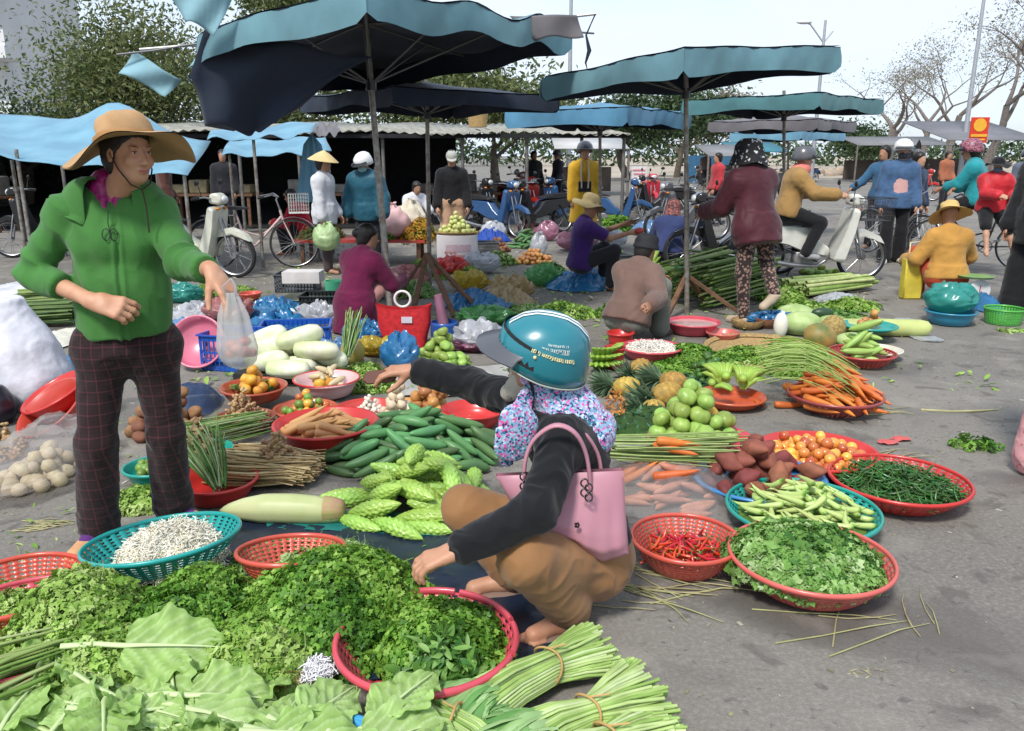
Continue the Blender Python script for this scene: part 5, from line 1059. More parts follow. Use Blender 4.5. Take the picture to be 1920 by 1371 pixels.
P = Pile(c+V(-.02, .05, 0), r*1.0, r*1.15, 0, lambda q: .085+0*q); gv = proto('guava', 5, ballp(.046, 24, 12, .035, .9, .2, .05, 7), GUV)
its = items('guava', gv, P, 46, 'knobbly pale green guava in the tall heap behind the sweet potatoes', 'guava', 'green guavas in the tall heap', 0, .044, slope=.42, lim=.97, k=9)
P2 = Pile(D(1300, 800, 3.95), .12, .12, .0); 
for (px, py), dz in (((1312, 782), 0), ((1308, 806), 0), ((1330, 775), 0)):
    y_ = 4.02; p = D(px, py, y_); o = bpy.data.objects.new('yellow_guava', gv[0].copy()); o.data.materials.clear(); o.data.materials.append(YEL); COL.objects.link(o); o.location = p; tag(o, 'ripe yellow guava high on the heap of green guavas', 'guava', 'ripe yellow guavas on the heap')
c, rx, ry = ell(1215, 1320, 815, 875); P = Pile(c, rx, ry, 0); items('lime', proto('lime', 4, ballp(.024, 12, 8, 0, 1.1), LIM), P, 52, 'small dark green lime heaped before the guavas', 'lime', 'limes heaped before the guavas', 0, .024, slope=.35)
c, rx, ry = ell(1140, 1290, 770, 850); leafheap('blue_green_leaves', 'dusty blue-green herb leaves heaped left of the guavas', 'herbs', c, rx*.95, ry, .12, 900, leafmat('dusty_leaf', [(.03, .09, .04), (.08, .20, .10), (.16, .32, .18)]), .045, 0, 31, tms=LEAFS, inner=DKG)
c, rx, ry = ell(1132, 1180, 770, 810); FLW = leafmat('orange_petal', [(.55, .14, .03), (.65, .25, .05), (.6, .35, .10)]); leafheap('orange_blossoms', 'orange blossoms lying on the blue-green herbs behind the scarf', 'flowers', c+V(0, .05, 0), rx, ry, .16, 160, FLW, .03, .0, 32, tms=LEAFS)
CAR = M('carrot', (.62, .16, .03), .5, var=.18, vs=20, rnd=.14, bump=.0008, bs=50); car = lambda rd: spin([(-.095, .004), (-.093, .014), (-.085, .021), (-.05, .0215), (0, .0185), (.05, .0135), (.09, .007), (.112, .0015)], 12, rd.uniform(-.6, .8), lambda a, x: .03*math.sin(x*300)); CM = proto('carrot', 5, car, CAR)
c, r = circ(1482, 1650, 765, .10); strainer('shallow maroon basket with carrots spilling over its rim', c, r, .10, plas((.28, .05, .045)), fl=.6)
P = Pile(c+V(.02, .06, 0), r*1.0, r*1.15, 0, lambda q: .075-.03*q); items('carrot', CM, P, 64, 'orange carrot in the heap over the maroon basket', 'carrot', 'carrots heaped over the maroon basket', .20, .020, yaw=R(-42), yj=.28, slope=.22, lim=1.0, k=8, flip=False)
for (px, py, yw, lb) in ((1482, 766, 0, 'single fat carrot lying on the asphalt left of the maroon basket'), (1424, 764, -1.4, 'short carrot stub lying by the orange basin of bananas')):
    o = bpy.data.objects.new('carrot', CM[0]); COL.objects.link(o); o.matrix_world = TR(G(px, py)+V(0, 0, .021), yw, 0, 0, 1.05 if px > 1450 else .65); tag(o, lb, 'carrot')
stems('carrot_tops', 'yellow-green carrot tops trailing over the carrots and basket', 'carrot leaves', c+V(-.42, .10, .06), c+V(.05, -.16, .10), 34, .0035, HERB2, .16, .16, .09, .5, seed=12, kind='stuff', arch=.06, curl=.08, av=.85)
stems('carrot_stalks', 'light green carrot stalks sweeping back from the carrots', 'carrot leaves', c+V(-.26, .42, .05), c+V(.05, .12, .13), 50, .0035, HERB2, .18, .08, .02, .8, seed=13, kind='stuff', arch=.05, curl=.08)
c, r = circ(1310, 1432, 758, .07); basin('orange basin with green bananas and round green fruit', c, r*1.02, .07, ORNG)
BAN = M('green_banana', (.30, .45, .07), .4, var=.2, vs=10, rnd=.15, col2=(.22, .36, .05)); DBAN = M('dark_green_fruit', (.07, .17, .03), .4, var=.3, vs=12, rnd=.25)
banm = lambda rd: spin([(-.085, .005), (-.065, .006), (-.05, .016), (0, .0195), (.05, .0165), (.068, .007), (.075, .004)], 7, 5.5)
def hand_of_bananas(label, p, n, yaw, mat=BAN, s=1, group='hands of green bananas', rows=2, spread=.55, tilt=.5):
    t = thing('banana_hand', label, 'bananas', p, group); me = proto('banana'+mat.name, 2, banm, mat)
    for q in range(rows):
        for i in range(n):
            a = (i-(n-1)/2)/n*spread*2+.05*q; o = bpy.data.objects.new('banana', me[i % 2]); COL.objects.link(o); o.parent = t
            o.matrix_local = Matrix.Rotation(yaw, 4, 'Z') @ Matrix.Rotation(a, 4, 'Z') @ Matrix.Translation((.085*s, 0, (.03+q*.036)*s)) @ Matrix.Rotation(-tilt-.25*q, 4, 'Y') @ Matrix.Rotation(PI, 4, 'X') @ Matrix.Scale(s, 4)
    b = MB(); b.ell((0, 0, 0), (.03*s, .04*s, .03*s)); m_ = me_of('stalk_end', b, mat); o = bpy.data.objects.new('stalk', m_); COL.objects.link(o); o.parent = t; o.location = (0, 0, .04*s); return t
hand_of_bananas('hand of light green bananas standing in the orange basin', c+V(.07, .02, .06), 9, R(50), s=.95, tilt=.45, spread=.9, group=None)
hand_of_bananas('green banana hand at the back of the orange basin', c+V(-.02, .08, .06), 8, R(100), s=.95, tilt=.5, spread=.9, group=None)
hand_of_bananas('hand of darker green bananas lying along the front of the orange basin', c+V(-.13, -.02, .05), 6, R(-25), s=.8, tilt=.1, rows=1, spread=.3, group=None)
c2, rx, ry = ell(1280, 1370, 700, 745); P = Pile(c2, rx*.9, ry*.9, .0); items('green_fruit', proto('dark_green_fruit', 3, ballp(.026, 12, 8), DBAN), P, 62, 'small dark green fruit heaped behind the bananas in the basin', 'fruit', 'dark green fruit behind the basin bananas', 0, .026, slope=.45)
PIN = M('pineapple_skin', (.50, .30, .06), .65, var=.45, vs=34, rnd=.15, col2=(.24, .17, .04)); PLF = leafmat('pineapple_leaf', [(.06, .12, .06), (.14, .22, .12), (.26, .36, .22)])
def pineapple_me():
    b = MB(); v = []; m, n = 34, 40; 
    for i in range(m+1):
        t = PI*i/m
        for j in range(n):
            a = 2*PI*j/n; k = 1+.075*max(0, math.cos(8*a+t*11))*max(0, math.cos(8*a-t*11))*math.sin(t)*2; v.append((-.088*math.cos(t), .062*math.sin(t)**.8*math.cos(a)*k, .062*math.sin(t)**.8*math.sin(a)*k))
    return b.add(v, [(i*n+j, i*n+(j+1) % n, (i+1)*n+(j+1) % n, (i+1)*n+j) for i in range(m) for j in range(n)])
PBODY = me_of('pineapple_body', pineapple_me(), PIN); tv, tf = leaf_t(1, .13, 0, .35, .25, 5); N_ = 70; q = np.linspace(0, 1, N_); ang = q*N_*2.4; el_ = .25+1.1*q; nn = np.stack([np.cos(el_+PI/2)*0+np.sin(el_)*0-np.cos(el_)*.0, 0*q, 0*q], -1)
rots = []
for i in range(N_):
    m_ = Matrix.Rotation(ang[i], 3, 'X') @ Matrix.Rotation(-(1.35-1.25*q[i]), 3, 'Y') @ Matrix(((0, 1, 0), (0, 0, 1), (1, 0, 0))).transposed().inverted() if False else (Matrix.Rotation(ang[i], 3, 'X') @ Matrix.Rotation(1.25*(1-q[i]), 3, 'Z') @ Matrix.Rotation(-PI/2, 3, 'Z'))
    rots.append(np.array(m_))
PCROWN = scat('pineapple_crown', (tv, tf), np.stack([.08+.03*q, 0*q, 0*q], -1), np.array(rots), .11+.05*np.sin(q*3), PLF)
def pineapple(px, py, z, yaw, pit, label, s=1):
    t = thing('pineapple', label, 'pineapple'); 
    for nm, me in (('fruit', PBODY), ('crown', PCROWN)): o = bpy.data.objects.new(nm, me); COL.objects.link(o); o.parent = t
    p = G(px, py, z); t.matrix_world = TR(p, yaw, pit, 0, s)
pineapple(1250, 738, .07, R(200), .15, 'ripe pineapple lying on its side just above the green guavas', 1.15)
pineapple(1200, 692, .07, R(230), .1, 'ripe pineapple at the back, behind the squatting customer', 1.1)
pineapple(1262, 715, .10, R(150), .1, 'pineapple half hidden behind the ripest one', 1.0)
pineapple(1175, 725, .06, R(165), .1, 'greenish pineapple with its crown towards the scarf', 1.0)
pineapple(1225, 765, .06, R(190), .0, 'small pineapple whose crown sticks out over the herbs', .8)
c, rx, ry = ell(1140, 1392, 858, 985); CLR = film('clear_film', (.80, .76, .74), .24, .15)
PNK = M('pale_root', (.58, .26, .17), .6, var=.35, vs=15, rnd=.1, col2=(.40, .16, .10)); cv = proto('pale_root', 4, curved(.19, .020, 1, 9, tip=.5), PNK)
P = Pile(c+V(-.02, 0, 0), rx*.86, ry*.85, 0); items('root', cv, P, 44, 'pinkish peeled root packed in the clear plastic wrap', 'root vegetable', 'roots wrapped in clear plastic', .19, .022, yaw=R(8), yj=.25, slope=.15)
items('carrot', CM, P, 7, 'carrot lying on the clear-wrapped bundle behind the pink handbag', 'carrot', 'carrots on the wrapped bundle', .20, .02, yaw=R(-6), yj=.2, slope=.5, lim=.8)
GRS = leafmat('stalk_green', [(.16, .30, .05), (.32, .46, .12), (.50, .58, .26)]); 
stems('green_stalks', 'thin green stalks lying across the wrapped carrots', 'stalks', c+V(-.30, .10, .12), c+V(.30, .02, .12), 45, .004, GRS, .08, .12, 0, .8, seed=4, kind='stuff')
b = blanket(c+V(0, .0, 0), rx*1.05, ry*1.18, .125, 46, 3, .020, 10, R(-4)); one('plastic_wrap', b, CLR, 'clear crinkled plastic wrapped round carrots and pale roots', 'plastic wrap', (c.x, c.y, 0))
c, rx, ry = ell(1120, 1395, 825, 905); b = blanket(V(c.x-.06, c.y+.10, 0), rx*.75, ry*.75, .05, 34, 8, .012, 8, R(-24)); one('paper_sheet', b, film('milky_film', (.62, .60, .54), .75, .5), 'milky plastic sheet folded back behind the wrapped carrots', 'plastic sheet', (c.x, c.y, 0))
CUC = M('cucumber', (.060, .145, .055), .42, var=.3, vs=7, rnd=.42, bump=.0008, bs=60, col2=(.10, .22, .07)); cuc = lambda rd: spin(capsule(rd.uniform(.19, .24), rd.uniform(.024, .029), 9, .85, .75), 14, rd.uniform(-1.2, 1.2), lambda a, x: .02*math.sin(5*a))
c, rx, ry = ell(600, 955, 800, 925); P = Pile(c+V(0, .03, 0), rx*.95, ry*.95, 0, res=.014); items('cucumber', proto('cucumber', 6, cuc, CUC), P, 118, 'smooth dark green cucumber in the big heap before the onions', 'cucumber', 'cucumbers in the big heap', .22, .027, yaw=R(8), yj=.45, slope=.20, k=9)
CHK = M('pale_cucumber', (.36, .50, .13), .4, var=.25, vs=8, rnd=.15, col2=(.24, .38, .08)); BIT = M('bitter_melon', (.34, .52, .10), .4, var=.2, vs=16, rnd=.14, coat=.2, col2=(.25, .42, .07))
def bitter(rd):
    L_, r_ = rd.uniform(.22, .27), rd.uniform(.030, .036); ph = rd.uniform(0, 6); b = spin([(-L_/2+L_*t, max(.0008, r_*math.sin(PI*min(1, t*.96+.04))**.75)) for t in np.linspace(0, 1, 46)], 40, rd.uniform(-1.2, 1.2), lambda a, x: .16*(abs(math.cos(5*a+ph))**.6-.5)+.13*math.sin(8*a)*math.sin(x*210+ph)+.05*math.sin(13*a-x*110)); return b
c, rx, ry = ell(630, 950, 880, 1030); P = Pile(c, rx*.92, ry*.9, 0, res=.014); items('bitter_melon', proto('bitter_melon', 5, bitter, BIT), P, 40, 'warty lime-green bitter melon piled before the cucumbers', 'bitter melon', 'bitter melons piled before the cucumbers', .24, .033, yaw=R(-25), yj=.55, slope=.25, k=8)
GRD = M('gourd_skin', (.36, .42, .17), .45, var=.3, vs=5, col2=(.48, .50, .26)); g = thing('gourd', 'big pale green gourd with a pinkish butt, lying left of the bitter melons', 'gourd', G(535, 985, 0))
L_ = .54; prof = [(-L_/2, .002), (-L_/2+.03, .024), (-L_/2+.10, .046), (-.08, .062), (.04, .064), (.14, .060), (.21, .050), (.245, .040)]
xs = np.linspace(prof[0][0], prof[-1][0], 26); rs_ = np.interp(xs, [p[0] for p in prof], [p[1] for p in prof]); mt = TR(G(528, 985)+V(0, .03, .062), R(-2)); 
put('body', spin(list(zip(xs, rs_)), 36, -.2, lambda a, x: .012*math.sin(9*a)).tf(mt), GRD, g); put('butt', spin([(.18, .056), (.215, .052), (.248, .043), (.262, .030), (.264, .002)], 30, -.2, lambda a, x: .03*math.sin(9*a)+.01).tf(mt), M('gourd_butt', (.42, .24, .15), .6, var=.3, vs=20, col2=(.36, .33, .12)), g)
c, r = circ(517, 705, 822, .15); basin('deep bright red basin holding peeled carrots, in front of the white cabbages', c, r, .15, RED, flare=.72)
PCA = M('peeled_carrot', (.62, .33, .13), .55, var=.15, rnd=.1); P = Pile(c+V(0, .0, 0), r*.66, r*.62, .085); items('peeled_carrot', proto('peeled_carrot', 4, car, PCA), P, 26, 'pale peeled carrot in the deep red basin', 'carrot', 'peeled carrots in the deep red basin', .20, .018, yaw=R(5), yj=.2, slope=.1, lim=.9)
b = MB(); b.lathe([(.001, .10), (r*.80, .092)], 30, c=(c.x, c.y, 0)); tag(put('basin_water', b, M('cloudy_water', (.42, .20, .10), .12, spec=.6), None, (c.x, c.y, 0)), 'cloudy orange water under the peeled carrots in the deep basin', 'water', None, 'stuff')
ONI = M('onion_skin', (.52, .27, .09), .4, var=.35, vs=8, rnd=.2, col2=(.40, .17, .05)); GAR = M('garlic_skin', (.66, .56, .42), .6, var=.2, rnd=.1, col2=(.58, .44, .30)); oni = ballp(.034, 16, 10, .015, .9, -.25)
c, rx, ry = ell(745, 870, 755, 805); P = Pile(c, rx, ry, 0); items('onion', proto('onion', 4, oni, ONI), P, 46, 'brown-skinned onion heaped behind the cucumbers', 'onion', 'onions heaped behind the cucumbers', 0, .034, slope=.4)
c, rx, ry = ell(690, 800, 785, 830); P = Pile(c, rx, ry, 0); items('garlic_bulb', proto('garlic', 4, ballp(.027, 14, 9, .06, .95, -.35, .03, 6), GAR), P, 48, 'whitish garlic bulb heaped between red basin and cucumbers', 'garlic', 'garlic bulbs heaped by the cucumbers', 0, .027, slope=.4)
c, r = circ(828, 945, 786, .10); basin('red basin half hidden behind the outstretched black sleeve', c+V(0, .02, 0), r, .10, RED)
c, r = circ(163, 443, 1092, .12); tl = Matrix.Rotation(R(-5), 4, 'Y') @ Matrix.Rotation(R(-7), 4, 'X'); strainer('wide turquoise strainer basket with a mound of white bean sprouts', c+V(0, .02, 0), r, .10, plas((.02, .34, .32)), z0=.03, tilt=tl, fl=.66)
SPRT = leafmat('sprout_white', [(.84, .76, .56), (.94, .90, .76), (.97, .95, .88)], tl=.0); 
def strands(name, label, cat, c, rx, ry, h, n, L_, r_, mat, z0, seed, kind='stuff', group=None):
    g_ = np.random.default_rng(seed); tm = []
    for s_ in range(5):
        b = MB(); k = 6; ph = g_.uniform(0, 6); b.tube([(L_*(i/(k-1)-.5), .22*L_*math.sin(i*1.1+ph), .12*L_*math.sin(i*.9+ph*2)) for i in range(k)], r_, 4, cap=False); v, f = b.arr(); tm.append((v, [x for x in f if len(x)]))
    u = g_.uniform(-1, 1, (n*2, 2)); u = u[(u**2).sum(1) < 1][:n]; H = mound(c, rx, ry, h, z0, seed, 0, .2); X, Y = c.x+u[:, 0]*rx, c.y+u[:, 1]*ry; Z, q = H(X, Y); nn = np.stack([u[:, 0]*h/rx, u[:, 1]*h/ry, 0*q+1], -1)+g_.normal(0, .35, (len(u), 3))
    me = merge_scat(name, tm, np.stack([X, Y, Z-g_.random(len(u))*.012], -1), nn, g_.uniform(.7, 1.2, len(u)), mat, smooth=True); o = link(name, me, None, (c.x, c.y, z0)); return tag(o, label, cat, group, kind)
cs = V(c.x+.03, c.y+.01, 0); strands('bean_sprouts', 'tangled mound of white bean sprouts in the turquoise basket', 'bean sprouts', cs, r*.66, r*.60, .105, 3400, .066, .0018, SPRT, .055, 3)
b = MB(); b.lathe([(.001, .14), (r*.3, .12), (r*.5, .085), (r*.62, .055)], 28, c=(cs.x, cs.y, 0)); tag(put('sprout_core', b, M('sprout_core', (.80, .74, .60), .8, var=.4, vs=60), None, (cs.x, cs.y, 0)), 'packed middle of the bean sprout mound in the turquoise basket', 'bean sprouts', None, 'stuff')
c, r = circ(440, 640, 1092, .16); strainer('empty coral strainer basket set on the herbs', c+V(0, .02, 0), r, .12, CORAL, z0=.04, fl=.55, tilt=Matrix.Rotation(R(-11), 4, 'X'))
HP = [('dark feathery parsley heaped under the turquoise basket', 150, 560, 1095, 1270, .17, 5200, PARS, .046), ('dark parsley spread along the right up to the reaching hand', 430, 800, 1050, 1240, .20, 5600, PARS, .046), ('fine green dill heap at the left edge between the red baskets', -60, 130, 1085, 1160, .13, 1800, HERB2, .036), ('loose green herbs below the turquoise basket on the left', 70, 400, 1160, 1330, .15, 3600, HERB2, .046), ('loose celery leaves before the dark parsley in the centre', 350, 600, 1180, 1300, .13, 2400, HERB2, .052), ('flat green herb leaves behind the empty coral basket', 450, 700, 1003, 1062, .10, 1500, HERB3, .042)]
for i, (lb, x0, x1, y0, y1, h, n, mt_, sz) in enumerate(HP):
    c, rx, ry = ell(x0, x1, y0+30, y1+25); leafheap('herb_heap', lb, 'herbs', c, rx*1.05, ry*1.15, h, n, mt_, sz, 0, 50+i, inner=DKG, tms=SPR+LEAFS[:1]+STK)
c, r = circ(-90, 152, 1165, .12); strainer('red strainer basket at the left edge, full of dill', V(c.x, c.y, 0), r, .12, plas((.55, .07, .04)))
c, r = circ(-150, 215, 1288, .12); strainer('pinkish red strainer basket in the left corner under spilling herbs', V(c.x, c.y, 0), r, .115, PINKR)
c0 = c; leafheap('herb_heap', 'herbs spilling into the pinkish red basket in the left corner', 'herbs', V(c.x+.16, c.y+.07, 0), r*.72, r*.75, .17, 1300, HERB2, .045, .03, 77, inner=DKG)
c, r = circ(632, 968, 1305, .12); rr = random.Random(5); strainer('cracked red strainer basket filled with mixed herbs before the squatting woman', V(c.x, c.y, 0), r, .12, PINKR, gaps=[(.35, 1.25), (1.32, 2.2), (2.35, 3.05), (3.12, 4.62), (4.72, 5.9), (5.98, 6.55)], rimr=.010)
leafheap('herb_heap', 'dark curly herbs in the cracked red basket', 'herbs', V(c.x+.05, c.y+.05, 0), r*.66, r*.74, .17, 3200, PARS, .042, .04, 78, inner=DKG, tms=SPR)
leafheap('herb_heap', 'broad flat leaves on the herbs at the front of the cracked red basket', 'herbs', V(c.x+.05, c.y-.09, 0), r*.42, r*.28, .09, 300, HERB3, .05, .09, 79, tms=LEAFS)
c, r = circ(425, 755, 1585, .12); basin('bright blue basin cut by the lower edge', V(c.x, c.y, 0), r, .12, plas((.03, .30, .60)))
def bigleaf(label, p, L_, W_, yaw, pit, bend=.25, ruf=.03, seed=0, stemL=.4, mat=PALE, roll=0, av=.6, group=None):
    rd = random.Random(seed); t = thing('mustard_leaf', label, 'leaf', (0, 0, 0), group); nu, nv = 44, 18; v = []; ph = rd.uniform(0, 6); b = MB(); b.av = av
    for i in range(nu+1):
        u = i/nu; w_ = W_/2*(math.sin(PI*min(1, u*.93+.07)**.8)**.7)*(1+.07*math.sin(u*17+ph)+.05*math.sin(u*41))
        for j in range(nv+1):
            q = -1+2*j/nv; e = abs(q)**2; z = -bend*L_*(u**2)+ruf*e*(.6*math.sin(u*13+ph+q*1.5)+.4*math.sin(u*31+ph*2+q))+.12*abs(q)*w_+.0045*math.cos(34*(u*1.1-abs(q)*.45))*min(1, abs(q)*3)-.010*math.exp(-(q/.10)**2); v.append((u*L_, q*w_, z))
    b.add(v, [(i*(nv+1)+j, i*(nv+1)+j+1, (i+1)*(nv+1)+j+1, (i+1)*(nv+1)+j) for i in range(nu) for j in range(nv)]); U_, Q_ = np.meshgrid(np.linspace(0, 1, nu+1), np.abs(np.linspace(-1, 1, nv+1)), indexing='ij'); b.a = [np.clip(.22+.3*av+.45*np.clip(np.cos(34*(U_*1.1-Q_*.45))-.55, 0, 1)*1.6+.3*np.exp(-(Q_/.12)**2)-.1*Q_, 0, 1).ravel()]; o = put('blade', b, mat, t)
    s_ = MB(); s_.av = 1; s_.tube([(-stemL, 0, .0), (-stemL*.5, .01, -.008), (0, 0, 0)]+[(u*L_, 0, -bend*L_*u*u+.003) for u in (.2, .4, .6, .8, .97)], [.009, .0085, .008, .006, .0045, .003, .002, .001], 8, sq=.6); put('midrib', s_, M('midrib_pale', (.50, .62, .30), .45), t)
    t.matrix_world = TR(p, yaw, pit, roll); return t
bigleaf('huge pale green mustard leaf with a thick curved stalk lying on top of the herbs', D(215, 1222, 1.98)+V(.03, 0, .02), .28, .22, R(6), R(3), .08, .016, 3, .17, roll=.5, av=.5)
rd = random.Random(8)
for i in range(44):
    px, py = rd.uniform(-20, 430), rd.uniform(1320, 1460); p = G(px, py, 0)+V(0, .03, .0); p.z = .05+.07*rd.random()
    bigleaf('ruffled pale mustard leaf in the bunch filling the lower left corner', p, rd.uniform(.17, .26), rd.uniform(.13, .18), rd.gauss(.2, .7), rd.uniform(-.3, .3), rd.uniform(.0, .3), .018, i, .13, roll=rd.uniform(-.8, .8), av=rd.uniform(.3, 1), group='mustard leaves in the lower left corner')
for i in range(11):
    px, py = rd.uniform(470, 720), rd.uniform(1400, 1500); p = G(px, py, 0); p.z = .11+.05*rd.random()
    bigleaf('ruffled pale mustard leaf lying in the bright blue basin', p, rd.uniform(.20, .26), rd.uniform(.16, .20), rd.gauss(.5, .6), rd.uniform(-.1, .2), .1, .012, 40+i, .08, roll=rd.uniform(-.4, .4), av=rd.uniform(.5, 1), group='mustard leaves in the blue basin')
stems('mustard_stalks', 'pale green mustard stalks fanned at the lower left edge', 'stalks', G(-20, 1345)+V(0, 0, .04), G(260, 1240)+V(0, 0, .10), 46, .0065, GRS, .14, .07, .02, .6, seed=9, kind='stuff', flat=.5)
c = G(200, 1250); b = MB(); b.lathe([(.001, .07), (.28, .05), (.42, .0)], 24, c=(c.x-.06, c.y-.13, 0), sy=.6); tag(put('packed_greens', b, PGR, None, (c.x, c.y-.1, 0)), 'packed pale stalks beneath the mustard leaves in the left corner', 'greens', None, 'stuff')
c = G(596, 1290); strands('root_threads', 'white frilly root threads beside the blue basin', 'roots', c+V(0, 0, 0), .05, .04, .05, 260, .05, .0016, leafmat('root_white', [(.90, .90, .94), (.98, .98, 1)], tl=0), .04, 8)
c = G(540, 1300); leafheap('dry_husks', 'yellow dry husks between the mustard leaves and the blue basin', 'husks', c, .09, .07, .06, 130, leafmat('husk', [(.30, .22, .06), (.50, .42, .16), (.6, .55, .3)]), .03, .02, 9, tms=LEAFS)
BGR = leafmat('bundle_green', [(.24, .42, .08), (.42, .60, .17), (.56, .72, .28), (.66, .78, .42)], tl=.2); BLF = leafmat('bundle_leaf', [(.14, .34, .09), (.28, .48, .17), (.42, .62, .28)])
TIE = M('straw_tie', (.45, .28, .10), .7)
def greens_bundle(label, A, B, n, w0, w1, seed, hh=.10, leafy=True, tie=.62, m0=BLF):
    A, B = Vector(A), Vector(B); ax = (B-A).normalized(); t = thing('greens_bundle', label, 'greens', (A+B)/2*1, None); k_ = A.lerp(B, tie)
    g_ = np.random.default_rng(seed); sd_ = ax.cross(V(0, 0, 1)).normalized(); b = MB(); lf = MB()
    for i in range(n):
        a, h_ = g_.uniform(-1, 1), g_.uniform(0, 1); h_ *= math.sqrt(max(0, 1-a*a)); b.av = g_.random(); e = g_.uniform(-.03, .02); ph = g_.uniform(0, 6)
        E1 = B+sd_*a*w1*(1.0)+V(0, 0, .02+h_*hh*.9)+ax*e; M1 = k_+sd_*a*.045+V(0, 0, .025+h_*.075); E0 = A.lerp(B, .18)+sd_*a*w0*.7+V(0, 0, .02+h_*hh*.7)
        b.tube([E1, E1.lerp(M1, .5)+V(0, 0, .008*math.sin(ph)), M1, M1.lerp(E0, .5)+V(0, 0, .012), E0], [.0050, .0052, .0048, .0042, .003], 6)
        if leafy:
            lf.av = g_.random(); L_ = g_.uniform(.14, .26); d = (E0-M1).normalized()+sd_*(a*.5+g_.normal(0, .2)); d.normalize(); s2 = d.cross(V(0, 0, 1)).normalized(); P0 = E0-d*.07; w_ = g_.uniform(.007, .014); v = []
            for q in range(7):
                u = q/6; c_ = P0+d*L_*u+V(0, 0, .018*math.sin(PI*u)-.05*u*u*h_); c_.z = max(c_.z, .012+.004*q); ww = w_*math.sin(PI*min(1, u*.9+.1))**.7; tw = .5*math.sin(u*3+ph); v += [c_-s2*ww-V(0, 0, tw*ww), c_+V(0, 0, .004), c_+s2*ww+V(0, 0, tw*ww)]
            lf.add([tuple(p) for p in v], [(q*3+j, q*3+j+1, q*3+j+4, q*3+j+3) for q in range(6) for j in range(2)])
    put('stalks', b, BGR, t)
    if leafy: put('leaves', lf, m0, t)
    for off in (0,):
        q = MB(); q.tube([k_+ax*(.012*math.sin(2*a_))+sd_*.056*math.cos(a_)+V(0, 0, .058+.056*math.sin(a_)) for a_ in np.linspace(0, 2*PI, 25)[:-1]], .004, 5, closed=True); q.tube([k_+V(0, 0, .113), k_+V(.01, -.03, .128)+ax*.05], .003, 4); put('tie', q, TIE, t)
    return t
greens_bundle('bundle of long leafy greens tied with straw, stalk ends towards the squatting woman', G(830, 1375)+V(0, -.03, .02), G(1118, 1255)+V(0, .02, .02), 300, .13, .11, 1, tie=.66, hh=.10)
greens_bundle('lower bundle of greens tied with straw, wide fan of cut stalks on the right', G(930, 1440)+V(0, 0, .0), G(1215, 1345)+V(0, .0, .02), 300, .14, .16, 2, tie=.58, hh=.12)
greens_bundle('bundle of greens at the bottom edge under the other two bundles', G(1000, 1480), G(1240, 1395)+V(0, 0, .0), 220, .12, .14, 3, tie=.55, hh=.09)
greens_bundle('short frilly bundle of greens at the bottom edge beside the blue basin', G(960, 1460), G(790, 1370)+V(0, 0, .02), 160, .08, .10, 6, tie=.6, hh=.08)
TARP = M('navy_tarp', (.015, .025, .05), .35, var=.4, vs=6, bump=.004, bs=12); TT = M('teal_tarp', (.02, .20, .18), .35, var=.3, vs=6, bump=.003, bs=14)
b = blanket(G(640, 1130)+V(0, .05, 0), .78, .50, .0, 50, 2, .022, 6, R(-8), sheet=True); one('tarpaulin', b, TARP, 'dark navy tarpaulin spread beneath the foreground herbs', 'tarpaulin', (G(640, 1130).x, G(640, 1130).y, 0))
b = blanket(G(700, 985)+V(.05, 0, 0), .50, .10, .0, 40, 5, .020, 8, R(-5), sheet=True); one('tarpaulin', b, TT, 'teal plastic sheet peeping out below the bitter melons', 'tarpaulin', (G(700, 985).x, G(700, 985).y, 0))
def Bs(x0, x1, yf, H, mat, label, z0=0, **k):
    c, r = circ(x0, x1, yf, H+z0); basin(label, c, r, H, mat, z0=z0, **k); return V(c.x, c.y, 0), r
def fill(c, r, H, nm, mes, n, rad, label, group, L=0, z0=0, slope=.2, yaw=None, yj=.3, fr=.82, cat=None, seed=3, lim=.95, top=None):
    P = Pile(c, r*fr, r*fr, z0, bowlbase(H, .85)); P.H[:] = np.maximum(P.H, z0+H*(.6 if top is None else top)); return items(nm, mes, P, n, label, cat or nm.replace('_', ' '), group, L, rad, yaw, yj, slope, lim, seed=seed)
def elc(x0, x1, y0, y1, k=.8):
    c, rx, ry = ell(x0, x1, y0, y1, 0)
    if ry > rx*k: ry = rx*k; c.y = G(0, y1).y+ry; rx = (x1-x0)/2/F*depth(c); c.x = ((x0+x1)/2-960)/F*depth(c)
    return c, rx, ry
def heap(x0, x1, y0, y1, nm, mes, n, rad, label, group, L=0, slope=.3, yaw=None, yj=.4, cat=None, z0=0, seed=2, lim=1, k=7):
    c, rx, ry = elc(x0, x1, y0, y1); P = Pile(c, rx, ry, z0); return items(nm, mes, P, n, label, cat or nm.replace('_', ' '), group, L, rad, yaw, yj, slope, lim, seed=seed, k=k)
def greens(x0, x1, y0, y1, h, n, mat, size, label, cat='greens', seed=0, tms=None, z0=0, inner=DKG, yaw=0, name='green_heap', up=1):
    c, rx, ry = elc(x0, x1, y0, y1); return leafheap(name, label, cat, c, rx, ry, h, n, mat, size, z0, seed, yaw, tms, .3, inner=inner, up=up)
POT = M('potato_skin', (.27, .125, .065), .8, var=.35, vs=14, rnd=.18, bump=.0012, bs=50); GIN = M('ginger_skin', (.46, .31, .16), .75, var=.35, vs=22, rnd=.15, col2=(.33, .19, .09)); CIT = M('citrus_skin', (.62, .30, .04), .4, var=.2, rnd=.2); CAB = M('napa_white', (.70, .70, .54), .5, var=.18, vs=9, col2=(.48, .56, .26), rnd=.06, bump=.002, bs=14)
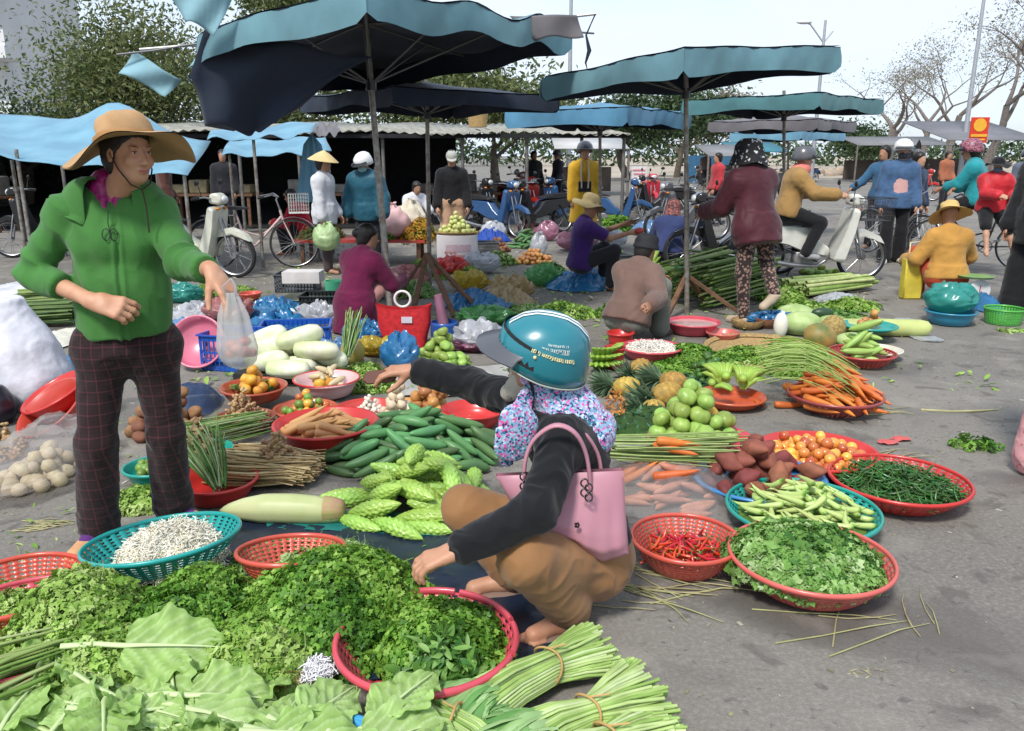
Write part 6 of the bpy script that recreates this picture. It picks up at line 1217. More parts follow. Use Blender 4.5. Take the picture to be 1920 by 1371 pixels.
def knob(rd):
    b = MB()
    for k in range(4): b.ell((rd.uniform(-.022, .022), rd.uniform(-.012, .012), rd.uniform(-.006, .006)), (rd.uniform(.010, .022), rd.uniform(.008, .012), .009), 8, 6, Matrix.Rotation(rd.uniform(0, 3), 3, 'Z'))
    return b
potp = ballp(.038, 14, 9, .03, .85, 0, .10)
def sack(label, c, rx, ry, h, mat, lean=(0, 0), seed=0):
    c = Vector(c); S = SDF([c.x-rx*1.7, c.y-ry*1.7, 0], [c.x+rx*1.7+abs(lean[0]), c.y+ry*1.7+abs(lean[1]), h*1.15], .012); L_ = V(*lean, 0)
    S.cone(c+V(0, 0, rx*.7), c+L_*.5+V(0, 0, h*.5), rx, rx*.92, .05); S.cone(c+L_*.5+V(0, 0, h*.5), c+L_+V(0, 0, h*.9), rx*.9, rx*.55, .05); S.cut(V(0, 0, .01), V(0, 0, -1)); S.cut(V(0, 0, h), V(0, 0, 1))
    return one('sack', sdf_mesh('sack', S, mat, .011, 9, (0.35, 0, .93)), None, label, 'sack', (c.x, c.y, 0))
WOV = M('woven_white', (.64, .64, .70), .6, var=.28, vs=5, bump=.004, bs=26); WOV2 = M('woven_cream', (.62, .60, .50), .6, var=.15, vs=14, bump=.002, bs=14)
p = G(40, 775); sack('tall white woven sack standing slumped at the left edge', (p.x-.02, p.y+.18, 0), .23, .2, .66, WOV, (-.13, .05))
sack('black plastic sack at the left edge below the white one', (G(-10, 800).x-.06, G(-10, 800).y+.05, 0), .14, .12, .22, M('black_film', (.02, .02, .03), .3, bump=.004, bs=20))
tl1 = Matrix.Rotation(R(-22), 4, 'Y') @ Matrix.Rotation(R(16), 4, 'X')
p = G(105, 800); basin('bright red basin nested askew, upper of the pair behind the green-jacketed woman', (p.x, p.y+.12, 0), .20, .10, RED, z0=.10, tilt=tl1, flare=.75); basin('red basin leaning against the ground, lower of the pair behind the woman', (p.x+.05, p.y+.02, 0), .21, .13, plas((.50, .06, .04)), z0=.03, tilt=Matrix.Rotation(R(-25), 4, 'Y') @ Matrix.Rotation(R(28), 4, 'X'))
c, rx, ry = ell(8, 158, 850, 945); P = Pile(c, rx*.85, ry*.8, 0); items('onion', proto('white_onion', 3, ballp(.034, 14, 9, .015, .9, -.2), M('white_onion', (.66, .56, .36), .45, var=.2, rnd=.12)), P, 44, 'pale onion seen inside the clear bag at the left edge', 'onion', 'pale onions in the clear bag', 0, .034, slope=.12)
bag_blob('clear plastic bag of pale onions at the left edge', c+V(0, 0, 0), rx*1.1, ry*1.25, .21, CLR, 5, knot=False)
heap(-30, 55, 800, 870, 'ginger', proto('ginger', 4, knob, GIN), 90, .014, 'small tan ginger knob spread at the left edge', 'ginger knobs at the left edge', .04, .15, cat='ginger')
for i, (x0, x1, y0, y1, h, m_, lb) in enumerate(((-20, 150, 525, 575, .10, WOV, 'white woven sheet folded over goods behind the green sleeve'), (60, 150, 620, 665, .06, WOV2, 'cream cloth lying behind the trader, left of her hip'), (110, 175, 655, 715, .07, film('blue_film', (.04, .26, .55), .85, .3), 'blue plastic sheet beside the white sack'), (-20, 70, 600, 640, .05, film('pink_film', (.6, .25, .25), .8, .4), 'pinkish plastic sheet behind the white sack'))):
    c, rx, ry = ell(x0, x1, y0, y1); one('plastic_sheet', blanket(c, rx*1.1, ry*1.1, h, 36, i, .02, 6), m_, lb, 'sheet', (c.x, c.y, 0))
LEEK = leafmat('leek_green', [(.10, .20, .04), (.26, .38, .10), (.44, .52, .22)])
stems('leek_pile', 'long green leeks stacked behind the green-jacketed woman', 'leeks', G(40, 588)+V(0, 0, .03), G(150, 582)+V(0, 0, .04), 70, .012, LEEK, .16, .16, 0, .8, seed=31, kind='stuff')
stems('leek_pile', 'dark leafy stalks stacked below the leeks on the left', 'stalks', G(45, 612)+V(0, 0, .03), G(150, 608)+V(0, 0, .04), 60, .011, leafmat('dark_stalk', [(.03, .08, .02), (.08, .16, .03), (.2, .3, .1)]), .14, .14, 0, .8, seed=32, kind='stuff')
c, r = Bs(236, 345, 892, .08, TEAL, 'teal basin behind the legs of the trader'); fill(c, r, .08, 'lime', proto('lime', 4, None, None), 18, .024, 'lime in the teal basin behind the trader', 'limes in the teal basin', slope=.1)
c, r = Bs(318, 432, 862, .08, plas((.02, .36, .30)), 'turquoise basin of turmeric beside the trader'); TUR = M('turmeric_skin', (.28, .17, .09), .8, var=.35, vs=25, rnd=.2); fill(c, r, .08, 'turmeric', proto('turmeric', 4, knob, TUR), 70, .014, 'brown turmeric root in the turquoise basin', 'turmeric roots in the turquoise basin', .04, cat='turmeric')
heap(235, 400, 790, 838, 'potato', proto('potato', 4, potp, POT), 52, .037, 'brown potato heaped behind the trader', 'potatoes heaped behind the trader', 0, .4)
NET = film('blue_net', (.05, .12, .30), .45, .5); c, rx, ry = ell(300, 412, 742, 790); one('net_bag', blanket(c, rx, ry, .14, 40, 4, .012, 12), NET, 'blue net pulled over the potatoes beside the trader', 'net', (c.x, c.y, 0))
greens(205, 330, 905, 965, .06, 420, HERB2, .04, 'trodden green herbs on the ground between the trader\'s feet and the red basin', seed=41, tms=SPR+NARROW)
c, r = Bs(330, 480, 925, .10, RED, 'bright red basin with scallions, right of the trader', flare=.75)
SCL = leafmat('scallion_green', [(.05, .17, .03), (.16, .32, .06), (.34, .48, .16), (.55, .60, .38)]); stems('scallions', 'green scallions leaning into the bright red basin', 'scallions', c+V(.02, -.05, .07), c+V(-.20, .22, .22), 60, .0042, SCL, .03, .13, .03, .5, seed=42, kind='stuff', arch=.02)
stems('scallions', 'scallion leaves lying behind the scallion basin', 'scallions', G(350, 860)+V(0, 0, .04), G(500, 825)+V(0, 0, .05), 60, .004, SCL, .12, .10, 0, .6, seed=43, kind='stuff')
GAL = leafmat('galangal', [(.34, .21, .08), (.52, .38, .18), (.64, .52, .30)], tl=0); stems('galangal_roots', 'heap of straw-coloured lemongrass roots left of the cucumbers', 'roots', G(415, 895)+V(0, 0, .02), G(590, 905)+V(0, 0, .03), 230, .005, GAL, .15, .12, 0, .7, seed=44, kind='stuff', curl=.05, flat=.35)
heap(450, 600, 860, 915, 'ginger', proto('ginger', 4, knob, GIN), 120, .014, 'knobbly ginger piece heaped left of the cucumbers', 'ginger pieces left of the cucumbers', .04, .3, cat='ginger')
c, r = Bs(405, 512, 797, .085, BRWN, 'brown basin of ginger in front of the pumpkins basin'); fill(c, r, .085, 'ginger', proto('ginger', 4, knob, GIN), 75, .015, 'ginger root in the brown basin', 'ginger roots in the brown basin', .04, cat='ginger')
c, r = Bs(415, 536, 740, .09, plas((.38, .07, .03)), 'reddish brown basin raised below the white cabbages', z0=.06); fill(c, r, .09, 'mango', proto('mango', 3, ballp(.034, 14, 9, .0, .9, -.1, .08), CIT), 12, .034, 'orange mango in the reddish brown basin', 'mangoes in the reddish brown basin', z0=.06); greens(440, 520, 735, 765, .05, 150, HERB3, .04, 'dusty leaves beside the mangoes', seed=45, z0=.10, inner=None)
c, r = Bs(553, 672, 725, .11, plas((.66, .42, .42)), 'pale pink basin with a red rim, holding peeled fruit', rim=RED, z0=.02); fill(c, r, .11, 'yellow_fruit', proto('mango', 3, None, None), 5, .034, 'yellow-orange fruit in the pale pink basin', 'orange fruit in the pale pink basin', z0=.02, seed=6); fill(c, r, .12, 'peeled_gourd', proto('peeled', 3, curved(.12, .020, .5, 10, tip=.7), M('peeled_cream', (.60, .50, .30), .5, var=.2)), 12, .018, 'cream-coloured peeled root in the pale pink basin', 'peeled roots in the pale pink basin', .12, z0=.02, seed=7)
stems('chives', 'bunch of green garlic chives standing by the blue plastic', 'chives', G(655, 712)+V(0, 0, .16), G(672, 690)+V(0, .1, .36), 46, .004, SCL, .03, .07, 0, .7, seed=46, kind='stuff')
c, r = Bs(515, 632, 782, .06, plas((.46, .10, .05)), 'shallow red-brown basin of limes and tomatoes'); fill(c, r, .06, 'lime', proto('lime', 4, None, None), 22, .024, 'lime in the shallow red-brown basin', 'limes in the shallow basin'); fill(c, r, .06, 'tomato', proto('orange_tomato', 4, None, None), 12, .027, 'orange tomato in the shallow red-brown basin', 'tomatoes in the shallow basin', seed=9)
c, r = Bs(630, 753, 783, .07, plas((.50, .05, .04)), 'red basin of peeled garlic cloves'); fill(c, r, .07, 'garlic_clove', proto('clove', 3, ballp(.011, 10, 7, 0, 1.3), M('clove_white', (.74, .68, .58), .45, var=.1)), 120, .011, 'small white garlic clove in the red basin', 'garlic cloves in the red basin', cat='garlic')
nap = lambda rd: spin([(-.15, .02), (-.14, .045), (-.09, .062), (0, .072), (.08, .072), (.13, .058), (.155, .02)], 26, 0, lambda a, x: .10*abs(math.sin(2.5*a+x*7))-.04+.03*math.sin(11*a+x*20), .86)
NM = proto('napa', 4, nap, CAB); P = Pile(G(540, 722)+V(0, .10, 0), .26, .19, .07, res=.015); items('napa_cabbage', NM, P, 11, 'white napa cabbage stacked before the blue crates', 'cabbage', 'napa cabbages stacked before the crates', .27, .068, yaw=R(-4), yj=.22, slope=.1, k=9, seed=4)
c = G(540, 705); tag(put('crate_board', MB().box((c.x, c.y, .035), (.62, .42, .07)), M('dark_board', (.03, .03, .03), .8, var=.3), None, (c.x, c.y, 0)), 'low dark board carrying the white cabbages', 'board')
BC = plas((.015, .09, .42)); c = G(425, 700); crate('blue plastic crate with a lip, left of the hanging plastic bag', (c.x, c.y+.20, 0), .34, .34, .26, BC, R(-14)); c = G(548, 668); crate('larger blue plastic crate behind the white cabbages', (c.x, c.y+.16, 0), .52, .34, .22, BC, R(10))
tl2 = Matrix.Rotation(R(62), 4, 'X'); c = G(372, 695); t_ = basin('pink basin standing on its edge beside the blue crate', (c.x, c.y+.10, 0), .19, .09, PINKP, z0=.17, tilt=tl2, flare=.8)
c, r = Bs(465, 548, 610, .09, RED, 'red basin behind the larger blue crate'); c, r = Bs(448, 490, 552, .08, CORAL, 'small faded red basin behind the hanging hand')
BF = film('blue_film', None); WF = film('white_film', (.62, .64, .68), .85, .4); GF = film('green_film', (.16, .50, .16), .75, .3); TF = film('aqua_film', (.05, .42, .36), .8, .3); YF = film('yellow_film', (.65, .50, .05), .85, .35); PF = film('lilac_film', (.50, .22, .32), .8, .35)
SH = [(470, 562, 545, 595, .16, BF, 'crumpled blue plastic sheet beyond the hanging bag'), (325, 420, 560, 600, .14, WF, 'crumpled white plastic behind the trader\'s wrist'), (320, 400, 590, 620, .10, film('sky_film', (.20, .40, .68), .8), 'pale blue plastic heap behind the pink basin'), (318, 372, 540, 570, .13, TF, 'aqua plastic bag behind the trader\'s elbow'), (596, 660, 640, 690, .12, film('sky_film', None), 'pale blue plastic by the squatting woman in maroon'), (655, 712, 610, 650, .13, BF, 'blue plastic bag at the feet of the woman in maroon'), (680, 735, 640, 670, .08, YF, 'yellow plastic bag in front of the woman in maroon'), (722, 778, 660, 700, .20, BF, 'blue plastic bag tied round the foot of the big parasol'),
 (828, 952, 535, 582, .16, BF, 'large blue plastic sheet beside the wooden trestle'), (875, 948, 578, 612, .10, GF, 'green netting bag above the teal helmet'), (905, 990, 520, 575, .17, film('amber_film', (.60, .45, .22), .8), 'amber plastic bags full of vegetables'), (1035, 1155, 495, 545, .22, BF, 'big blue plastic sheet in front of the man in purple'), (1185, 1240, 395, 440, .30, film('sky_film', None), 'pale blue plastic bag standing by the parasol pole'), (895, 950, 420, 455, .30, M('blue_cloth', (.015, .06, .32), .7, bump=.004, bs=12), 'royal blue cloth heaped beside the parked motorbikes'), (1420, 1480, 585, 615, .07, BF, 'blue plastic scrap behind the cabbages'), (1525, 1625, 540, 572, .08, WF, 'greyish clear plastic over the long green vegetables'), (860, 925, 625, 660, .05, PF, 'pinkish plastic left of the teal helmet'), (1710, 1760, 622, 640, .012, WF, 'thin white plastic scrap on the asphalt by the long gourd'), (1685, 1725, 590, 606, .03, WF, 'white plastic scrap by the blue basin') ]
for i, (x0, x1, y0, y1, h, m_, lb) in enumerate(SH):
    c, rx, ry = elc(x0, x1, y0, y1, .7)
    if rx < .19 and h > .04: bag_blob(lb, c, rx*1.1, rx*.8, h*1.1, m_, i+80, amp=.03, fr=16, knot=False); continue
    one('plastic_sheet', blanket(c, rx*1.3, ry*1.35, h*.6, 64, i+20, min(.085, h*.5) if h > .05 else .01, 8, .3*i), m_, lb, 'plastic sheet', (c.x, c.y, 0))
b = blanket(G(850, 715)+V(0, 0, 0), .42, .36, .0, 40, 9, .012, 5, R(6), sheet=True); one('ground_sheet', b, M('dirty_white_sheet', (.44, .43, .40), .6, var=.3, vs=5), 'dirty white sheet on the ground under the reaching arm', 'sheet', (G(850, 715).x, G(850, 715).y, 0))
def carrier():
    hx, hy = 432, 552; top = D(433, 548, 2.60); t = thing('plastic_bag', 'thin white plastic carrier bag with pink meat, hanging from the trader\'s hand', 'plastic bag', top); n, m = 44, 30; v = []; b = MB()
    w_ = [(0, .018), (.12, .030), (.28, .046), (.5, .056), (.72, .066), (.86, .060), (.95, .040), (1.0, .003)]; H_ = .262
    T, A = np.meshgrid(np.linspace(0, 1, m+1), 2*PI*np.arange(n)/n, indexing='ij'); r_ = np.interp(T, [x[0] for x in w_], [x[1] for x in w_]); k = 1+.16*np.cos(7*A+2*T)*(1-T)+.07*fbm(np.stack([np.cos(A)*3, np.sin(A)*3, T*2], -1), 3)
    v = np.stack([top.x+.010*T+r_*k*np.cos(A), top.y+r_*k*.8*np.sin(A), top.z-H_*T], -1).reshape(-1, 3); b.add(v, [(i*n+j, i*n+(j+1) % n, (i+1)*n+(j+1) % n, (i+1)*n+j) for i in range(m) for j in range(n)]); put('bag', b, film('carrier_film', (.82, .82, .80), .50, .25), t)
    for sg in (-1, 1): q = MB(); q.tube([top+V(.012*sg, 0, -.02), top+V(.022*sg, -.01, .02), top+V(.004, 0, .045)], [.012, .010, .006], 8, sq=.35); put('handle', q, film('carrier_film', None), t)
    q = MB()
    for i in range(9): q.ell(top+V(.010+.035*math.cos(i*2.4)*(.4+.08*i), .03*math.sin(i*2.4), -.205+.012*(i % 4)), (.022, .018, .016), 10, 7)
    put('meat', q, M('pink_meat', (.62, .20, .15), .45, var=.3, vs=30), t); q = MB(); q.tube([top+V(0, 0, -.01), top+V(.006, 0, -.06)], [.010, .004], 6); put('herb_stem', q, DKG, t)
carrier()
wp = D(712, 690, CJ['wrR'].y-.01); w_ = MB(); w_.prism([(-.07, -.01), (-.05, -.028), (.05, -.02), (.065, .005), (.02, .028), (-.045, .022)], Matrix.Translation(wp+V(0, .0, -.035)) @ Matrix.Rotation(R(70), 4, 'X'), .02); o = one('purse', w_, M('brown_leather', (.12, .045, .03), .5), 'worn brown purse held in the outstretched hand', 'purse', wp); o.modifiers.new('b', 'BEVEL').width = .005
HNB = M('wood_old', (.17, .085, .045), .8, var=.4, vs=14, bump=.002, bs=60)
def trestle(label, apex, feet, w_=.05, th=.025):
    t = thing('wooden_stand', label, 'parasol stand', (apex.x, apex.y, 0))
    for f_ in feet:
        d = f_-apex; L_ = d.length; m = d.to_track_quat('Z', 'Y').to_matrix().to_4x4(); m.translation = apex+d*.5+V(0, 0, th/2); b = MB(); b.box((0, 0, 0), (w_, th, L_)); b.tf(m); put('board', b, HNB, t)
def gz(x, y, z=0): return G(x, y, z)
ap = D(800, 478, 8.5); trestle('brown wooden boards bracing the foot of the second parasol', ap, [gz(852, 600)+V(0, 0, .02), gz(893, 582)+V(0, 0, .02), gz(775, 585), gz(745, 560)])
ap = D(1288, 518, 7.75); trestle('brown wooden cross bracing the foot of the right-hand parasol', ap, [gz(1248, 600), gz(1398, 598), gz(1325, 575), gz(1262, 560)])
rb = G(757, 655); t = thing('shopping_bag', 'bright red woven bag with a round white handle beside the big parasol pole', 'bag', rb); b = MB(); n = 36; v = []
for i in range(9):
    q = i/8
    for j in range(n): a = 2*PI*j/n; cx = abs(math.cos(a))**.6*math.copysign(1, math.cos(a)); sy = abs(math.sin(a))**.6*math.copysign(1, math.sin(a)); v.append((rb.x+(.175+.055*q)*cx*(1-.03*math.sin(q*9)), rb.y+.10+(.09-.02*q)*sy, .005+.33*q+.02*math.cos(2*a)*q))
b.add(v, [(i*n+j, i*n+(j+1) % n, (i+1)*n+(j+1) % n, (i+1)*n+j) for i in range(8) for j in range(n)]+[tuple(range(n-1, -1, -1))]); put('body', b, M('red_woven', (.55, .025, .03), .4, var=.3, vs=30, bump=.003, bs=60), t)
b = MB(); hc_ = rb+V(-.0, .02, .40); b.tube([hc_+V(.062*math.cos(a), .01, .062*math.sin(a)) for a in np.linspace(0, 2*PI, 29)[:-1]], .010, 8, closed=True); put('handle', b, M('white_ring', (.75, .68, .66), .4), t)
b = MB(); b.box(rb+V(.03, .012, .235), (.085, .004, .05)); put('tag', b, M('tag_white', (.6, .55, .62), .5), t)
p = G(832, 658); t = thing('canister', 'blue ribbed plastic canister right of the red bag', 'canister', p); b = MB(); b.lathe([(.001, .004), (.105, .004)]+[(.108+.004*(i % 2), .01+.02*i) for i in range(11)]+[(.102, .215), (.098, .12), (.001, .1)], 28, c=(p.x, p.y+.11, 0)); put('body', b, plas((.012, .07, .28)), t)
b = MB(); b.tube([p+V(.0, .10, .16), p+V(-.045, .10, .43)], [.075, .055], 12, sq=.6); one('rolled_bag', b, film('lilac_film', None), 'lilac plastic-wrapped roll standing in the blue canister', 'roll', p+V(0, .1, .16))
heap(778, 882, 672, 700, 'lime', proto('lime', 4, None, None), 8, .024, 'lime beside the pale mangoes under the arm', 'limes by the pale mangoes'); heap(778, 882, 662, 695, 'green_mango', proto('green_mango', 3, ballp(.042, 14, 9, 0, .8, -.05, .12), GUV), 34, .040, 'pale green mango heaped beyond the outstretched arm', 'green mangoes beyond the arm', cat='mango')
greens(620, 720, 670, 720, .10, 260, HERB2, .05, 'small green heap right of the cabbages', seed=51)
p = G(655, 690); b = MB(); b.ell((p.x+.03, p.y, .12), (.09, .08, .10), 18, 12); one('green_papaya', b, M('papaya_skin', (.30, .36, .08), .4, var=.4, vs=4, col2=(.55, .25, .08)), 'orange-green papaya behind the chives', 'papaya', (p.x, p.y, 0))
for (x0, x1, y0, y1, h, n, m_, sz, lb, nm) in ((330, 470, 540, 560, .08, 500, HERB2, .06, 'low green and brown vegetables behind the trader\'s wrist', 'greens'), (735, 815, 505, 560, .14, 420, HERB3, .07, 'pale green lettuces before the woman in maroon', 'lettuce'), (765, 830, 480, 520, .20, 300, PARS, .06, 'leafy bunches by the second pole', 'greens'), (950, 1040, 545, 600, .12, 420, HERB3, .07, 'pale leafy vegetables above the teal helmet', 'greens'), (1000, 1110, 560, 600, .12, 360, HERB2, .06, 'green stalks left of the old man in brown', 'greens'), (1200, 1250, 455, 500, .25, 300, PARS, .09, 'dark bunches beside the blue plastic', 'greens'), (1120, 1180, 400, 440, .35, 420, PARS, .12, 'leafy bushy bunches behind the man in purple', 'greens'), (1110, 1215, 455, 500, .16, 360, PARS, .09, 'green bunches in front of the man in purple', 'greens')):
    greens(x0, x1, y0, y1, h, n, m_, sz, lb, nm, seed=int(x0))
heap(900, 975, 472, 500, 'lime', proto('lime', 4, None, None), 90, .035, 'yellow-green lime in the far row beside the printed box', 'limes in the far row', slope=.2); heap(965, 1040, 470, 498, 'onion', proto('onion', 4, None, None), 80, .036, 'small orange onion in the far row', 'onions in the far row', slope=.2, cat='onion')
heap(905, 960, 462, 475, 'potato', proto('potato', 4, None, None), 50, .037, 'reddish potato behind the far lime row', 'potatoes behind the far limes', slope=.2); heap(955, 1015, 448, 468, 'cucumber', proto('cucumber', 6, None, None), 36, .027, 'cucumber in the far pile beside the blue cloth', 'cucumbers in the far pile', .22, yaw=.3)
for i, (x, y, w_, lb) in enumerate(((925, 452, .45, 'white plastic sack by the royal blue cloth'), (985, 440, .3, 'reddish plastic bag beside the parked motorbikes'), (1025, 452, .4, 'pale pink plastic bag left of the man in purple'), (1010, 480, .25, 'white sack of radishes in the far row'))):
    bag_blob(lb, G(x, y), w_*.5, w_*.35, .3, [WF, film('rose_film', (.6, .18, .14), .9), PF, WF][i], i+3)
p = G(857, 503); t = thing('display_box', 'white carton printed with pink peaches carrying a tray of pale fruit', 'box', p); W_, H_ = .54, .44; b = MB(); b.box((p.x, p.y+.2, H_/2), (W_, .4, H_)); put('carton', b, M('carton_white', (.72, .66, .66), .6, var=.08), t)
b = MB(); rr = random.Random(2)
for k in range(24): b.ell((p.x-.13+.052*(k % 7)+rr.uniform(-.01, .01), p.y-.002, .05+.055*(k//7)), (.030, .004, .028), 12, 6)
put('printed_peaches', b, M('print_pink', (.66, .34, .32), .6, var=.4, vs=30), t); b = MB(); b.box((p.x+.02, p.y-.003, .27), (.34, .004, .10)); put('printed_band', b, M('print_pale', (.68, .48, .52), .6, var=.3, vs=40), t); b = MB(); b.lathe([(.001, H_+.005), (.26, H_+.01), (.31, H_+.035), (.30, H_+.04)], 26, c=(p.x, p.y+.2, 0), sy=.7); put('tray', b, M('wicker', (.42, .30, .12), .8), t)
P = Pile(V(p.x, p.y+.2, 0), .25, .16, H_+.02); items('pale_fruit', proto('pale_fruit', 3, ballp(.036, 12, 8), M('pale_fruit', (.60, .62, .22), .4, var=.2, rnd=.12)), P, 46, 'pale yellow-green fruit on the tray above the printed box', 'fruit', 'pale fruit on the printed box', 0, .036, slope=.3)
p = G(715, 520); t = thing('market_bench', 'low red-edged bench behind the woman in maroon', 'bench', (p.x, p.y+.5, 0)); X0, X1 = D(560, 480, 11.6).x, D(800, 480, 11.6).x; b = MB(); b.box(((X0+X1)/2, 11.7, .32), (X1-X0, .7, .04)); put('top', b, plas((.40, .05, .04)), t)
for x in (X0+.1, X1-.1):
    for y in (11.45, 11.95): b = MB(); b.box((x, y, .15), (.05, .05, .30)); put('leg', b, HNB, t)
for (x0, x1, lb, m_, z, sd_) in ((565, 640, 'dark green bunches with orange berries on the far bench', leafmat('berry_leaf', [(.06, .12, .02), (.18, .20, .03), (.45, .18, .03)]), .34, 1), (752, 812, 'marigolds and orange fruit in green leaves on the far bench', leafmat('marigold', [(.10, .22, .03), (.62, .30, .03), (.66, .42, .05), (.6, .2, .03)]), .34, 2), (690, 745, 'fresh green bunch on the far bench behind the pole', PARS, .36, 3)):
    a, b_ = D(x0, 450, 11.7), D(x1, 450, 11.7); leafheap('flower_heap', lb, 'flowers', V((a.x+b_.x)/2, 11.7, 0), (b_.x-a.x)/2, .3, .26, 520, m_, .075, z, sd_+60, inner=DKG)
a = D(735, 440, 11.6); bag_blob('pink and white paper bags on the far bench', V(a.x, 11.6, 0), .26, .2, .42, M('pink_paper', (.66, .42, .42), .7, bump=.01, bs=10), 7, z0=.34, name='paper_bag', cat='bag'); a = D(770, 420, 11.9); bag_blob('cream paper bag behind the pink ones on the far bench', V(a.x, 11.9, 0), .22, .18, .45, M('cream_paper', (.62, .56, .44), .7, bump=.01, bs=10), 9, z0=.34, name='paper_bag', cat='bag')
p = G(650, 590); crate('black plastic crate left of the woman in maroon', (G(605, 600).x, G(605, 600).y+.15, 0), .42, .3, .22, M('black_crate', (.025, .03, .03), .4), 0); c, r = circ(530, 612, 566, .10); basin('dull metal basin beneath the white polystyrene box', V(c.x, c.y, 0), r, .12, M('dull_metal', (.18, .19, .15), .5, metal=.4, var=.3)); p = G(565, 560); b = MB(); b.box((p.x, p.y+.15, .22), (.40, .26, .12)); o = one('foam_box', b, M('foam', (.66, .62, .60), .7), 'white polystyrene box behind the dull metal basin', 'box', p); p = G(628, 565); b = MB(); b.lathe([(.001, .0), (.085, .0), (.10, .2), (.09, .2), (.08, .02), (.001, .02)], 20, c=(p.x, p.y, .02)); one('bucket', b, plas((.10, .50, .28)), 'small green bucket left of the woman in maroon', 'bucket', p)
c, r = Bs(1165, 1279, 662, .10, PINKR, 'pink basin of shredded white vegetable under the old man\'s hand'); strands('white_shreds', 'shredded white vegetable in the pink basin', 'shredded radish', c, r*.8, r*.8, .05, 500, .05, .003, leafmat('white_shred', [(.86, .80, .70), (.95, .92, .86)], tl=0), .075, 12); b = MB(); b.lathe([(.001, .10), (r*.85, .085)], 20, c=(c.x, c.y, 0)); tag(put('shred_bed', b, M('sprout_core', (.5, .4, .3)), None, (c.x, c.y, 0)), 'bed of shredded vegetable in the pink basin', 'shredded radish', None, 'stuff')
c, r = Bs(1133, 1172, 655, .16, RED, 'red bucket left of the pink basin', flare=.8); c, r = Bs(1138, 1190, 628, .12, RED, 'red basin behind the bucket, below the old man', flare=.8)
c, r = Bs(1250, 1350, 612, .11, PINKR, 'bright pinkish red basin at the foot of the right-hand pole'); b = MB(); b.lathe([(.001, .09), (r*.9, .085)], 20, c=(c.x, c.y, 0)); tag(put('basin_water', b, M('pale_water', (.60, .40, .38), .1), None, (c.x, c.y, 0)), 'cloudy pale water in the pinkish basin by the pole', 'water', None, 'stuff')
c, r = Bs(1325, 1385, 628, .07, plas((.55, .14, .12)), 'pinkish red dish right of the basin at the pole')
WIC = M('wicker_tan', (.44, .29, .12), .8, var=.45, vs=60, bump=.003, bs=70); 
def wbasket(label, x0, x1, yf, H, m_=WIC, z0=0):
    c, r = circ(x0, x1, yf, H); b = MB(); b.lathe([(.001, .005), (r*.7, .005), (r*.95, H*.5), (r, H), (r*.96, H), (r*.9, H*.5), (.001, .02)], 30, wob=lambda a, rr, z: (.003*math.sin(30*a+z*200), 0), c=(c.x, c.y, z0)); return one('wicker_basket', b, m_, label, 'basket', (c.x, c.y, z0))
wbasket('shallow tan wicker basket by the standing foot of the woman in leggings', 1372, 1432, 605, .08); wbasket('reddish brown wicker basket beside the tan one', 1415, 1462, 600, .09, M('wicker_brown', (.25, .11, .06), .8, var=.4, vs=50))
c, rx, ry = ell(1330, 1545, 640, 700); b = MB(); b.lathe([(.001, .02), (rx*1.0, .02), (rx*1.07, .05), (rx*1.05, .055), (rx*.99, .03)], 40, c=(c.x, c.y, 0), sy=ry/rx*1.1); one('wicker_tray', b, WIC, 'wide flat wicker tray under the herbs behind the carrots', 'tray', (c.x, c.y, 0))
for i, (x0, x1, y0, y1, h, n, m_, sz, lb) in enumerate(((1238, 1345, 615, 685, .11, 1500, PARS, .045, 'dark green herb heap right of the pink basin'), (1335, 1480, 618, 700, .13, 1700, HERB2, .05, 'bright herb heap on the wicker tray'), (1430, 1565, 640, 712, .11, 1400, HERB2, .05, 'yellow-green herbs at the right end of the wicker tray'), (1225, 1350, 662, 706, .08, 900, PARS, .04, 'fine dark herbs above the banana basin'), (1255, 1345, 690, 735, .08, 260, leafmat('dusty_leaf', None), .06, 'blue-green leaves behind the green bananas'))):
    greens(x0, x1, y0, y1, h, n, m_, sz, lb, 'herbs', seed=90+i)
hand_of_bananas('upright bunch of green bananas between teal helmet and red bucket', G(1122, 690)+V(0, 0, .02), 9, R(-60), s=1.15, tilt=.5, spread=1.1, rows=3, group=None)
hand_of_bananas('green bananas behind the old man in brown', G(1225, 545)+V(0, 0, .05), 9, R(20), s=1.5, tilt=.4, group=None, rows=3); hand_of_bananas('green banana bunch left of the black motorbike wheel', G(1212, 520)+V(0, 0, .08), 8, R(60), s=1.5, tilt=.7, group=None, rows=3)
stems('long_stalks', 'long green leek stalks stacked under the right-hand parasol', 'stalks', G(1290, 575)+V(0, 0, .03), G(1400, 555)+V(0, 0, .1), 90, .014, LEEK, .35, .35, 0, .8, seed=61, kind='stuff'); stems('long_stalks', 'dark long beans stacked behind the wooden cross', 'long beans', G(1300, 545)+V(0, 0, .05), G(1420, 560)+V(0, 0, .08), 90, .010, leafmat('dark_stalk', None), .35, .3, 0, .8, seed=62, kind='stuff')
stems('long_gourds', 'long pale green vegetables laid out beyond the cabbages', 'vegetables', G(1480, 555)+V(0, 0, .03), G(1610, 540)+V(0, 0, .05), 34, .03, leafmat('gourd_green', [(.24, .38, .08), (.40, .52, .16), (.54, .60, .26)], tl=0), .25, .2, 0, .8, seed=63, kind='stuff', flat=.3)
greens(1440, 1560, 565, 600, .12, 420, HERB2, .09, 'leafy greens under the raised foot of the woman in leggings', seed=97); greens(1430, 1500, 540, 570, .15, 320, HERB2, .09, 'pale leafy greens behind the raised foot', seed=98); greens(1530, 1620, 585, 612, .08, 300, HERB3, .08, 'pale leafy greens before the clear plastic', seed=99)
